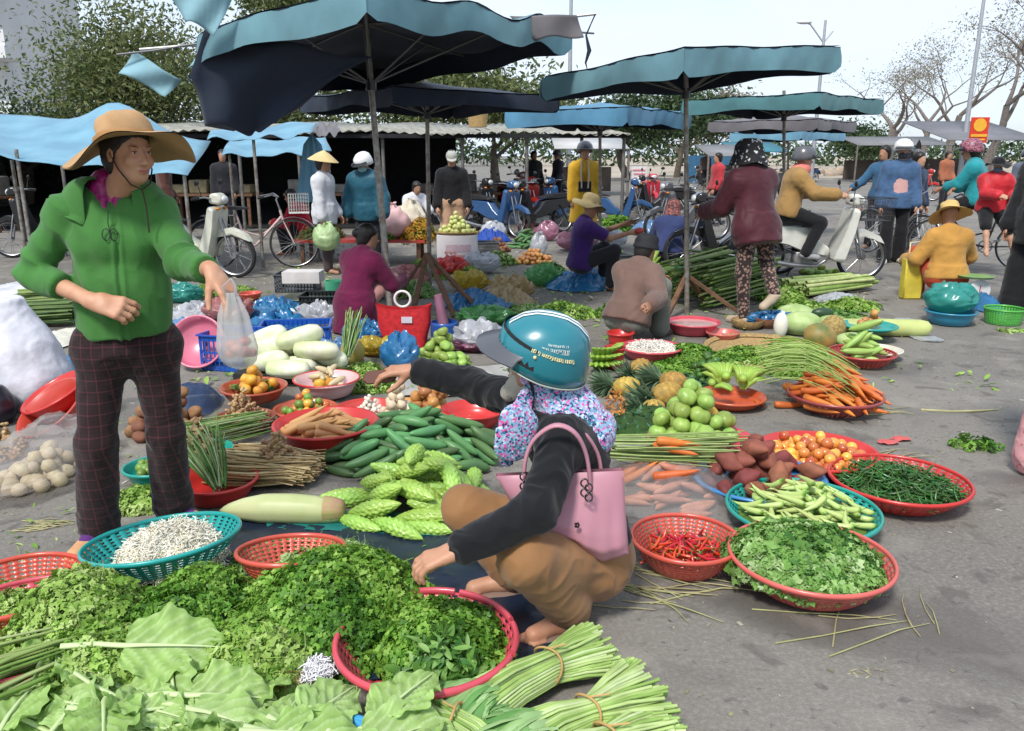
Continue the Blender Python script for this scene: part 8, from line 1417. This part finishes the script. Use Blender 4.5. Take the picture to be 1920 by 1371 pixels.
for k_, (x_, Y_, yw_, c_, lb_) in enumerate(((880, 16.8, -35, BLKP, 'black motorbike parked leftmost of the row behind the printed box'), (1062, 17.5, 215, blue, 'blue motorbike parked just behind the yellow coat'), (975, 18, -60, RED, 'red motorbike half hidden in the parked row'), (1235, 19, 190, BLKP, 'black motorbike parked right of the red scooter'), (1290, 14.5, 200, GREYH, 'grey motorbike parked behind the seated woman in the headscarf'))): motorbike(lb_, c_, (D(x_, 430, Y_).x, Y_, 0), R(yw_), group=g)
motorbike('dark motorbike parked at the left edge behind the trader', BLKP, (D(95, 480, 12).x, 12.2, 0), R(190), group=g)
for k, (x, y, yw, lb) in enumerate(((1010, 392, 200, 'motorbike in the shade under the right end of the shed'), (1060, 388, -30, 'motorbike nearest the open end of the shed'), (960, 395, -60, 'motorbike deep in the shed behind the blue one'), (1325, 356, 180, 'distant motorbike on the road left of the woman in leggings'), (1510, 342, 200, 'distant motorbike under the rider in red'), (1710, 376, -30, 'distant motorbike right of the denim jacket'), (1440, 372, 10, 'distant motorbike seen between the two riders'))): motorbike(lb, [BLKP, blue, RED][k % 3], G(x, y), R(yw), group='distant motorbikes')
def clothm(key, c, **k): m = M(key, c, .8, var=.28, vs=2.2, bump=.003, bs=9, sheen=.1, **k); return m
TEALC = clothm('parasol_teal', (.125, .265, .31)); NAVU = clothm('parasol_lining', (.012, .022, .045)); GRYC = clothm('parasol_grey', (.15, .14, .15)); BLUC = clothm('parasol_blue', (.08, .23, .36)); LBL = clothm('tarp_light_blue', (.16, .33, .43), col2=(.11, .25, .35))  # parasol undersides and inner valances take a much darker navy than the tops
def ed1(p, u, w_, t_):
    e = max(0, 1-math.hypot(u+1, w_-1)/.85); e = e*e*(3-2*e); e2 = max(0, 1-math.hypot(u-1, w_+1)/.9); e2 = e2*e2*(3-2*e2)
    return p+V(.62, -.12, -.22)*e+V(-.22, 0, .04)*e2+V(0, 0, .03*math.sin(9*u)*math.sin(8*w_))
t = parasol('largest torn teal parasol with a dark lining, its left corner hanging loose', G(735, 622), D(683, 10, 7.15), 1.40, 2.42, 2.58, R(55), TEALC, val=.20, tilt=(.07, -.02), seed=1, edits=ed1, under=NAVU, hubdz=.62, poler=.026, n=26)
tipL, tipR = D(262, 93, 6.9), D(1118, 26, 6.9); fr = D(360, 85, 6.95); b = MB(); b.tube([fr.lerp(D(690, 60, 7.1), .7), fr, tipL], .012, 6); put('bare_rib', b, M('rib_pale', (.55, .55, .52), .4, metal=.4), t); b = MB(); b.tube([D(1000, 40, 6.95), tipR], .012, 6); put('bare_rib', b, M('rib_pale', (0, 0, 0)), t)
def flag(pxs, Y, mat, nm, dy=.03, n=10, par=None):
    P_ = [D(x, y, Y) for x, y in pxs]; b = MB(); v = []
    for j in range(n+1):
        for i in range(n+1): u, w_ = i/n, j/n; p = P_[0]*(1-u)*(1-w_)+P_[1]*u*(1-w_)+P_[2]*u*w_+P_[3]*(1-u)*w_; v.append(tuple(p+V(0, dy*math.sin(u*7+w_*3), .02*math.sin(u*5)*w_)))
    b.add(v, [(j*(n+1)+i, j*(n+1)+i+1, (j+1)*(n+1)+i+1, (j+1)*(n+1)+i) for j in range(n) for i in range(n)]); o = put(nm, b, mat, par); o.modifiers.new('s', 'SOLIDIFY').thickness = .004; return o
LTC = clothm('parasol_pale', (.21, .38, .44)); flag([(250, 95), (338, 150), (310, 178), (222, 138)], 6.85, LTC, 'torn_flap', par=t); flag([(398, 55), (402, 60), (405, 128), (352, 130)], 6.3, LTC, 'torn_flap', par=t); flag([(318, -6), (440, -20), (402, 62), (348, 42)], 5.9, LTC, 'torn_flap', par=t); b = MB(); v = []; W0, W1 = [(383, 55), (352, 140), (368, 182), (384, 236), (442, 246)], [(700, 110), (655, 135), (612, 165), (566, 205), (505, 236)]
for j in range(21):
    q = j/20*4; i = min(3, int(q)); r_ = q-i; A = [W0[i][k]*(1-r_)+W0[i+1][k]*r_ for k in (0, 1)]; B_ = [W1[i][k]*(1-r_)+W1[i+1][k]*r_ for k in (0, 1)]
    for k in range(21): u = k/20; v.append(tuple(D(A[0]*(1-u)+B_[0]*u, A[1]*(1-u)+B_[1]*u+10*math.sin(PI*u)*j/20, 6.15+.35*j/20)+V(0, .05*math.sin(9*u+j*.2), .015*math.sin(14*u))))
b.add(v, [(j*21+k, j*21+k+1, j*21+k+22, j*21+k+21) for j in range(20) for k in range(20)]); o = put('hanging_panel', b, NAVU, t); o.modifiers.new('s', 'SOLIDIFY').thickness = .004
flag([(955, 30), (1082, 28), (1095, 66), (1005, 78)], 6.8, GRYC, 'torn_flap', par=t)
b = MB(); P_ = [D(1116, 27, 6.9), D(1108, 45, 6.9), D(1099, 66, 6.9), D(1105, 95, 6.88), D(1098, 118, 6.9), D(1101, 130, 6.9)]; b.tube(P_, [.015, .012, .02, .045, .02, .006], 8, sq=.4); put('torn_strip', b, NAVU, t)
parasol('dark parasol behind the largest one, seen from underneath', G(806, 545), D(800, 150, 8.9), .98, 2.08, 2.22, R(38), NAVU, val=.14, seed=2, under=NAVU)
parasol('teal parasol on the right with a flat scalloped edge and upright pole', G(1288, 590), D(1286, 100, 7.72), .93, 2.30, 2.38, R(33), TEALC, val=.19, tilt=(.085, 0), seed=3, under=NAVU)
parasol('teal parasol behind and right of the upright one', G(1470, 490), D(1470, 170, 11.3), .95, 2.20, 2.26, R(45), clothm('parasol_green', (.075, .20, .215)), val=.17, seed=4, under=NAVU)
parasol('bright blue parasol in the centre above the yellow coat', G(1125, 488), D(1125, 200, 11.6), .93, 2.06, 2.18, R(54), BLUC, val=.2, seed=5, under=NAVU)
parasol('faded grey parasol beyond the riders', G(1470, 435), D(1470, 210, 15.2), .98, 2.06, 2.20, R(50), GRYC, val=.16, seed=6, under=NAVU)
parasol('light blue parasol far behind the grey one', G(1478, 400), D(1478, 228, 20), .95, 2.0, 2.15, R(40), LBL, val=.18, seed=7, under=NAVU)
def awning(label, pxs, mat, sag=.12, peak=None, posts=(), n=22, group='blue tarpaulin awnings on the left'):
    P_ = [D(x, y, Y) for x, y, Y in pxs]; t = thing('awning', label, 'awning', V((P_[0].x+P_[1].x)/2, P_[0].y, 0), group); b = MB(); v = []
    for j in range(n+1):
        for i in range(n+1):
            u, w_ = i/n, j/n; p = P_[0]*(1-u)*(1-w_)+P_[1]*u*(1-w_)+P_[2]*u*w_+P_[3]*(1-u)*w_; z = -sag*math.sin(PI*u)*math.sin(PI*(.15+.7*w_))+.025*math.sin(14*u+4*w_)+.02*math.sin(23*u)*(1-w_)
            if peak: z += peak[2]*math.exp(-(((u-peak[0])/.16)**2+((w_-peak[1])/.35)**2))
            v.append(tuple(p+V(0, 0, z)))
    b.add(v, [(j*(n+1)+i, j*(n+1)+i+1, (j+1)*(n+1)+i+1, (j+1)*(n+1)+i) for j in range(n) for i in range(n)]); o = put('sheet', b, mat, t); o.modifiers.new('s', 'SOLIDIFY').thickness = .006
    for x, y, Y, yb in posts: q = MB(); a = D(x, y, Y); q.tube([V(a.x, a.y, 0), a], .022, 8); put('pole', q, M('pole_grey', (0, 0, 0)), t)
    return t
awning('big light blue tarpaulin awning with a peak above the trader\'s hat', [(-60, 285, 9.6), (352, 330, 9.6), (395, 262, 11.5), (-40, 205, 12.5)], LBL, .05, (.62, .85, .42), [(22, 300, 10.5, 430), (30, 280, 9.7, 0), (345, 325, 9.7, 0)]); awning('narrow blue awning right of the big one', [(388, 262, 10.8), (585, 250, 10.8), (600, 226, 12.2), (400, 240, 12.2)], LBL, .04, None, [(475, 262, 10.9, 0)]); awning('lowest light blue awning behind the folded parasol', [(415, 292, 12.5), (622, 284, 12.5), (610, 255, 14), (430, 262, 14)], LBL, .05, None, [(430, 290, 12.6, 0), (615, 283, 12.6, 0)]); awning('small grey tarpaulin corner right of the blue awnings', [(585, 252, 10.9), (640, 248, 10.9), (632, 230, 12), (592, 228, 12)], GRYC, .05, None, [])
def folded(label, x, y0, y1, Y, w_, mat, group=None):
    t = thing('folded_parasol', label, 'folded parasol', (D(x, y1, Y).x, Y, 0), group); a, c = D(x, y0, Y), D(x, y1, Y); b = MB(); H_ = a.z-c.z; b.lathe([(.012, H_), (w_*.45, H_*.85), (w_*.7, H_*.5), (w_, 0), (w_*.8, .02)], 36, wob=lambda q, r, z: (.18*r*math.sin(9*q), 0), c=(c.x, Y, c.z)); put('cloth', b, mat, t); b = MB(); b.tube([V(c.x, Y, 0), V(c.x, Y, a.z+.08)], .02, 8); put('pole', b, M('pole_grey', (0, 0, 0)), t)
folded('folded light blue parasol hanging beside the woman in the conical hat', 592, 252, 378, 11.8, .24, LBL)
for x in (1688, 1702, 1717): folded('dark folded parasol standing far behind the denim jacket', x, 262, 318, 40, .20, BLKC, 'dark folded parasols in the distance')
def shed():
    t = thing('market_shed', 'long low market shed with a corrugated roof and dark open front', 'shed', (-6, 17, 0)); X0, X1, Y0, Y1 = -16, 2.35, 16.5, 27; DM = M('soot_dark', (.018, .018, .020), .9, var=.4); RM = M('corrugated_sheet', (.34, .33, .28), .6, var=.45, vs=2)  # near-black walls, beam and floor: shade under the roof put into the colour
    b = MB(); n = 340; v = []
    for i in range(n+1):
        x = X0+(X1-X0)*i/n; dz = .022*math.sin(i*PI/2*1.0); tl = .14*(x-X0)/(X1-X0)
        for y, z in ((Y0, 1.98), (Y1, 2.52)): v.append((x, y+.10*math.sin(i*.13), z+dz+tl*-.5+.03*math.sin(i*.11)))
    b.add(v, [(2*i, 2*i+2, 2*i+3, 2*i+1) for i in range(n)]); o = put('roof', b, RM, t); o.modifiers.new('s', 'SOLIDIFY').thickness = .012
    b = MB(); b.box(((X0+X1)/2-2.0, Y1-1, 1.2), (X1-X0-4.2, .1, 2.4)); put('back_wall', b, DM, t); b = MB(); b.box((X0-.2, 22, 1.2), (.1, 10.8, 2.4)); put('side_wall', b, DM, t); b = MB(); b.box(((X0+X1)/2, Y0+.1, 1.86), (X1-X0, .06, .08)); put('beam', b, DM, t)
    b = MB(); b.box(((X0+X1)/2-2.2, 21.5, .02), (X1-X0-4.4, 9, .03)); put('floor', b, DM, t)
    for x in (-14, -11.4, -9.1, -7.2, -5.5, -4.3, -2.6, -1.0, .3, 1.4, 2.25): b = MB(); b.tube([(x, Y0+.25, 0), (x, Y0+.25, 1.86)], .035, 8); put('post', b, M('post_grey', (.16, .15, .14), .7, var=.4), t)
    for k, (x, y, lb, c) in enumerate(((-6.4, 17.6, 'wooden table with pale crates in the shade behind the conical hat', (.30, .25, .14)), (-3.9, 17.8, 'table with grey sacks in the shade behind the puffer jacket', (.26, .25, .22)), (-11, 16.4, 'low table piled with goods in the shade at the far left', (.14, .13, .11)), (-1.2, 18.2, 'table under the shed roof behind the grey cap', (.15, .13, .11)))):
        q = thing('stall_table', lb, 'table', (x, y, 0)); b = MB(); b.box((x, y, .68), (1.9, .8, .05)); put('top', b, HNB, q)
        for dx in (-.85, .85):
            for dy in (-.33, .33): b = MB(); b.box((x+dx, y+dy, .33), (.06, .06, .65)); put('leg', b, HNB, q)
        for m in range(4):
            b = MB(); h_ = .18+.1*((m*7+k) % 3); b.box((x-.7+.46*m, y, .705+h_/2), (.38, .45, h_)); o = one('carton', b, M('carton_%d' % k, c, .8, var=.3), ['first', 'second', 'third', 'fourth'][m]+' carton from the left on the '+lb.split(' in ')[0].split(' under ')[0]+['', '', ' at the far left', ' behind the grey cap'][k], 'carton', (x-.7+.46*m, y, .7)); o.modifiers.new('b', 'BEVEL').width = .02
shed()
p = D(896, 244, 19); b = MB(); b.lathe([(.001, 0), (.19, 0)]+[(.20+.045*i/8+.004*(i % 2), .05*i) for i in range(9)]+[(.22, .40), (.001, .39)], 26, c=(p.x, p.y, 2.10)); one('woven_basket', b, WIC, 'tall woven basket standing on the shed roof', 'basket', (p.x, p.y, 2.1))
BRK = M('bark', (.16, .13, .10), .9, var=.4, vs=10, bump=.01, bs=12); BRK2 = M('bark_pale', (.20, .17, .15), .9, var=.3, vs=6)
def tree(label, x, Y, h, crown, nleaf, mat, size, seed, name='tree', trunk=.16, spread=.5, z0=0, bare=False, lowest=.35, bark=None, group=None, flat=.8, clump=.5):
    g_ = random.Random(seed); X = D(x, 300, Y).x; t = thing(name, label, 'tree', (X, Y, z0), group); base = V(X, Y, z0); b = MB(); ends = []
    def grow(p, d, L_, r_, lv):
        q = p; pts = [p]; rs = [r_]; k = 4
        for i in range(k): d = nrm(d+V(g_.gauss(0, .12), g_.gauss(0, .12), g_.gauss(.03, .08))); q = q+d*L_/k; pts.append(q); rs.append(r_*(1-.42*(i+1)/k))
        b.tube(pts, rs, 7 if lv < 2 else 4, cap=False)
        if lv >= (4 if bare else 3): ends.append(q); return
        if lv >= 2: ends.append(q)
        for i in range(g_.choice((2, 3, 3)) if lv else g_.choice((3, 4))):
            a = g_.uniform(0, 2*PI); o = V(math.cos(a), math.sin(a), g_.uniform(-.05, .5)); grow(pts[-1 if i < 2 else 3], nrm(d*(1-spread)+o*spread*1.15), L_*g_.uniform(.6, .82), rs[-1]*.72, lv+1)
    grow(base, V(g_.uniform(-.1, .1), 0, 1), h*lowest, trunk, 0); E0 = np.array([tuple(e) for e in ends]); cz = E0[:, 2].max()-z0; sc = h/cz if cz > 0 else 1
    b.v = [np.array(tuple(base))+(v-np.array(tuple(base)))*np.array([crown/max(.1, np.abs(E0[:, 0]-X).max()), crown/max(.1, np.abs(E0[:, 1]-Y).max()), sc]) for v in b.v]; E0 = np.array(tuple(base))+(E0-np.array(tuple(base)))*np.array([crown/max(.1, np.abs(E0[:, 0]-X).max()), crown/max(.1, np.abs(E0[:, 1]-Y).max()), sc]); put('trunk', b, bark or BRK, t)
    rn = np.random.default_rng(seed); k = rn.integers(0, len(E0), nleaf); P_ = E0[k]+rn.normal(0, 1, (nleaf, 3))*clump*np.array([1, 1, flat])*(.5+rn.random((len(E0), 1))[k]); P_ = P_[P_[:, 2] > z0+.3]; n_ = len(P_)
    me = merge_scat('crown', LEAFS, P_, rn.normal(0, 1, (n_, 3))+np.array([0, 0, .6]), size*rn.uniform(.6, 1.4, n_), mat, av=np.clip(rn.random(len(E0))[k][:n_]*.6+rn.random(n_)*.4, 0, 1)); link('crown', me, t); return t
TL1 = leafmat('tree_leaf', [(.045, .075, .02), (.10, .14, .04), (.17, .20, .07), (.26, .26, .11)], tl=.3); TL2 = leafmat('tree_leaf_dry', [(.17, .15, .10), (.27, .24, .17), (.34, .31, .24), (.22, .23, .13)], tl=.3); TL3 = leafmat('tree_leaf_dark', [(.02, .045, .015), (.05, .09, .03), (.08, .13, .05)], tl=.2)
for k, (lb, x, Y, h, cr_, n_, m_, sz) in enumerate((('large pale green tree at the upper left above the blue awnings', 275, 24, 5.3, 1.35, 13000, TL1, .125), ('darker tree at the left edge beneath the white building', 30, 25, 2.5, 1.7, 8000, TL3, .13), ('tree showing between the torn flap and the awnings', 345, 27, 4.3, 2.0, 9000, TL1, .14), ('tree behind the shed left of the big parasol pole', 560, 34, 4.4, 3.0, 8000, TL1, .22), ('tree behind the shed between the two dark poles', 745, 35, 4.4, 3.0, 8000, TL1, .22), ('tree behind the woven basket on the shed roof', 930, 36, 4.3, 2.8, 7000, TL1, .22), ('tall tree whose top shows above the largest parasol', 590, 48, 11.5, 3.2, 6000, TL1, .26), ('dark tree to the right of the bright blue parasol', 1180, 50, 4.4, 2.6, 7000, TL3, .26), ('dark tree beside the far blue gates', 1270, 55, 4.6, 2.6, 6000, TL3, .28), ('tree behind the far grey roofs', 1350, 70, 5.6, 3.6, 6000, TL2, .32), ('dense rounded dark evergreen beyond the denim jacket', 1610, 85, 3.4, 2.0, 6000, TL3, .34))): tree(lb, x, Y, h, cr_, n_, m_, sz, 100+k, clump=.75)
for k, (lb, x, Y, h, cr_, n_) in enumerate((('sparse dry tree leftmost of the bare trees on the right', 1665, 70, 9.0, 4.0, 1300), ('sparse dry tree with a straight trunk above the denim jacket', 1728, 62, 10.0, 4.6, 1800), ('sparse dry tree with a dark trunk right of the straight one', 1775, 66, 10.5, 5.0, 1800), ('big sparse dry tree behind the red banner', 1850, 52, 11.0, 5.0, 2200), ('sparse dry tree cut by the right edge', 1935, 48, 11.5, 4.6, 2200))): tree(lb, x, Y, h, cr_, n_, TL2, .15, 200+k, 'dry_tree', .26, .55, bare=True, bark=BRK2, lowest=.28, clump=.45, group='sparse dry trees on the right')
def building():
    t = thing('white_building', 'white multi-storey building with deep balcony slabs at the upper left', 'building', (-30, 42, 0)); WM = M('white_render', (.66, .66, .66), .8, var=.08, vs=1); GM = M('window_glass', (.12, .15, .18), .15, spec=.8)
    b = MB(); b.box((-36, 46, 7), (22, 8, 14)); put('wall', b, WM, t)
    for z in (3.0, 6.2, 9.6): b = MB(); b.box((-35.4, 41.4, z), (23, 2.0, .55)); b.box((-35.4, 40.55, z+.62), (23, .12, .75)); put('balcony', b, WM, t)
    for z in (4.3, 7.6, 11):
        for i in range(6): b = MB(); b.box((-44.5+3.5*i, 41.98, z+.2), (1.9, .08, 1.5)); w_ = put('window', b, GM, t); q = MB(); q.box((-44.5+3.5*i, 41.93, z+.2), (.08, .06, 1.5)); q.box((-44.5+3.5*i, 41.92, z-.6), (2.1, .14, .12)); put('frame', q, WM, w_)
    b = MB(); b.box((-35, 44, 14.3), (25, 11, .6)); put('roof', b, WM, t)
building()
g_ = np.random.default_rng(4); n_ = 9000; X_ = g_.uniform(-60, 150, n_); P_ = np.stack([X_, g_.uniform(108, 120, n_), (1.2+1.6*np.abs(fbm(np.stack([X_*.12, 0*X_, 0*X_], -1), 3)))*2*g_.random(n_)**.7], -1)
me = merge_scat('distant_shrubs', LEAFS, P_, g_.normal(0, 1, (n_, 3)), g_.uniform(.5, 1.1, n_), TL3); tag(link('distant_shrubs', me), 'far line of dark shrubs on the horizon', 'shrubs', None, 'stuff')
S_ = M('sand_verge', (.42, .36, .28), .95, var=.3, vs=.3); b = MB(); b.add([(2.5, 50, .02), (300, 50, .02), (300, 800, .02), (2.5, 800, .02)], [(0, 1, 2, 3)]); one('dirt_verge', b, S_, None, None, kind='structure'); b = MB(); b.box((60, 49.8, .07), (115, .3, .14)); one('kerb', b, M('kerb_stone', (.42, .40, .37), .9), None, None, kind='structure')
b = MB(); g_ = np.random.default_rng(8)
for k in range(90): b.ell((g_.uniform(14, 34), g_.uniform(54, 75), .1), (g_.uniform(.2, .8), .3, g_.uniform(.15, .45)), 7, 5)
tag(put('rubble', b, M('rubble', (.42, .33, .25), .95, var=.4, vs=2)), 'heaps of tan rubble on the dirt beyond the road', 'rubble', None, 'stuff')
for k, (x0, x1, Y, c, lb) in enumerate(((1290, 1340, 44, (.04, .14, .26), 'blue sheet-metal gate in the distance, left one'), (1345, 1400, 44, (.06, .18, .30), 'blue sheet-metal gate in the distance, right one'))):
    a, e = D(x0, 300, Y).x, D(x1, 300, Y).x; t = thing('gate', lb, 'gate', (a, Y, 0)); b = MB(); n = 16
    for i in range(n): b.box((a+(e-a)*(i+.5)/n, Y+.02*(i % 2), .75), ((e-a)/n, .04, 1.4))
    put('panel', b, M('gate_blue_%d' % k, c, .5, var=.2), t); q = MB(); q.box((a-.05, Y, .8), (.1, .12, 1.6)); q.box((e+.03, Y, .8), (.1, .12, 1.6)); put('posts', q, BRK2, t)
def stallroof(lb, x0, x1, y, Y, c, dz=.5, dy=3):
    a, e, z = D(x0, y, Y).x, D(x1, y, Y).x, D(x0, y, Y).z; t = thing('far_stall', lb, 'stall', (a, Y, 0), 'far roofed stalls'); b = MB(); b.add([(a, Y, z), (e, Y, z), (e, Y+dy, z+dz), (a, Y+dy, z+dz)], [(0, 1, 2, 3)]); o = put('roof', b, M('far_roof_%d' % x0, c, .8, var=.2, vs=1), t); o.modifiers.new('s', 'SOLIDIFY').thickness = .04
    n = max(2, int((e-a)/2.5))
    for i in range(n+1): q = MB(); q.tube([(a+(e-a)*i/n, Y+.1, 0), (a+(e-a)*i/n, Y+.1, z)], .05, 6); put('post', q, BRK2, t)
    q = MB(); q.box(((a+e)/2, Y+dy, z*.32), ((e-a)*.8, .06, z*.55)); put('back_panel', q, M('panel_brown', (.14, .11, .09), .9, var=.5, vs=1), t)
stallroof('far stall with a grey tarpaulin roof right of the upright pole', 1330, 1440, 292, 36, (.22, .22, .23)); stallroof('far stall with a teal roof behind the leggings woman', 1378, 1480, 284, 40, (.06, .22, .28)); stallroof('long far stall with a grey roof behind the denim jacket', 1610, 1790, 272, 45, (.20, .20, .21)); stallroof('far grey-roofed stall behind the red banner', 1780, 1960, 262, 38, (.18, .18, .20), 1.0, 5); stallroof('far stall with a white roof beyond the bright blue parasol', 1040, 1180, 278, 30, (.5, .5, .5))
def lamp(lb, x, ytop, Y, arm=True):
    a = D(x, ytop, Y); t = thing('street_lamp', lb, 'street lamp', (a.x, Y, 0)); m = M('galvanised', (.42, .43, .45), .5, metal=.5); b = MB(); b.tube([(a.x, Y, 0), (a.x, Y, a.z)], [.13, .07], 8); put('pole', b, m, t)
    if arm:
        e = D(1508, 42, Y); b = MB(); b.tube([V(a.x, Y, a.z-1.1), e.lerp(V(a.x, Y, a.z-1.1), .3)+V(0, 0, .2), e], .04, 6); b.tube([V(a.x, Y, a.z-1.1), D(1562, 58, Y)], .04, 6); put('arm', b, m, t); b = MB(); b.ell(e, (.42, .15, .10), 10, 6); put('lamp_head', b, M('lamp_white', (.6, .6, .6), .4), t)
lamp('double-armed street lamp against the sky above the right-hand parasol', 1548, 38, 45); lamp('plain thin pole rising behind the torn grey cloth', 1072, -60, 40, False); lamp('plain thin pole in front of the sparse dry trees', 1853, -60, 40, False)
def sign(name, lb, cat, x0, x1, y0, y1, Y, m_, emb=None):
    a, e, z0, z1 = D(x0, y0, Y).x, D(x1, y0, Y).x, D(x0, y1, Y).z, D(x0, y0, Y).z; t = thing(name, lb, cat, ((a+e)/2, Y, 0)); b = MB(); b.box(((a+e)/2, Y, (z0+z1)/2), (e-a, .03, z1-z0)); put('panel', b, m_, t); q = MB(); q.tube([((a+e)/2, Y+.04, 0), ((a+e)/2, Y+.04, z1)], .03, 6); put('pole', q, BRK2, t)
    if emb == 'gold':
        q = MB(); q.lathe([(.001, -.004), (.20, -.004), (.20, 0), (.001, .0)], 20, Matrix.Rotation(PI/2, 4, 'X'), c=((a+e)/2, Y-.03, (z0+z1)/2+.15)); q.box(((a+e)/2, Y-.03, z0+.22), (.5, .01, .08)); q.box(((a+e)/2, Y-.03, z0+.1), (.4, .01, .05)); put('emblem', q, M('gold_print', (.75, .38, .03), .5), t)
    if emb == 'lines':
        q = MB()
        for k in range(4): q.box(((a+e)/2+.02*k, Y-.02, z1-.09-.09*k), ((e-a)*(.8-.1*(k % 2)), .01, .035))
        put('lettering', q, M('pink_print', (.65, .2, .22), .5), t)
sign('banner', 'small red banner with a golden emblem on a pole at the right', 'banner', 1822, 1856, 220, 268, 26, M('red_banner', (.62, .04, .015), .6), 'gold'); sign('signboard', 'small white signboard with pink lettering left of the right-hand pole', 'sign', 1183, 1213, 312, 346, 20, M('sign_white', (.72, .70, .70), .5), 'lines')
print('OBJECTS', len(bpy.data.objects), 'VERTS', sum(len(m.vertices) for m in bpy.data.meshes))
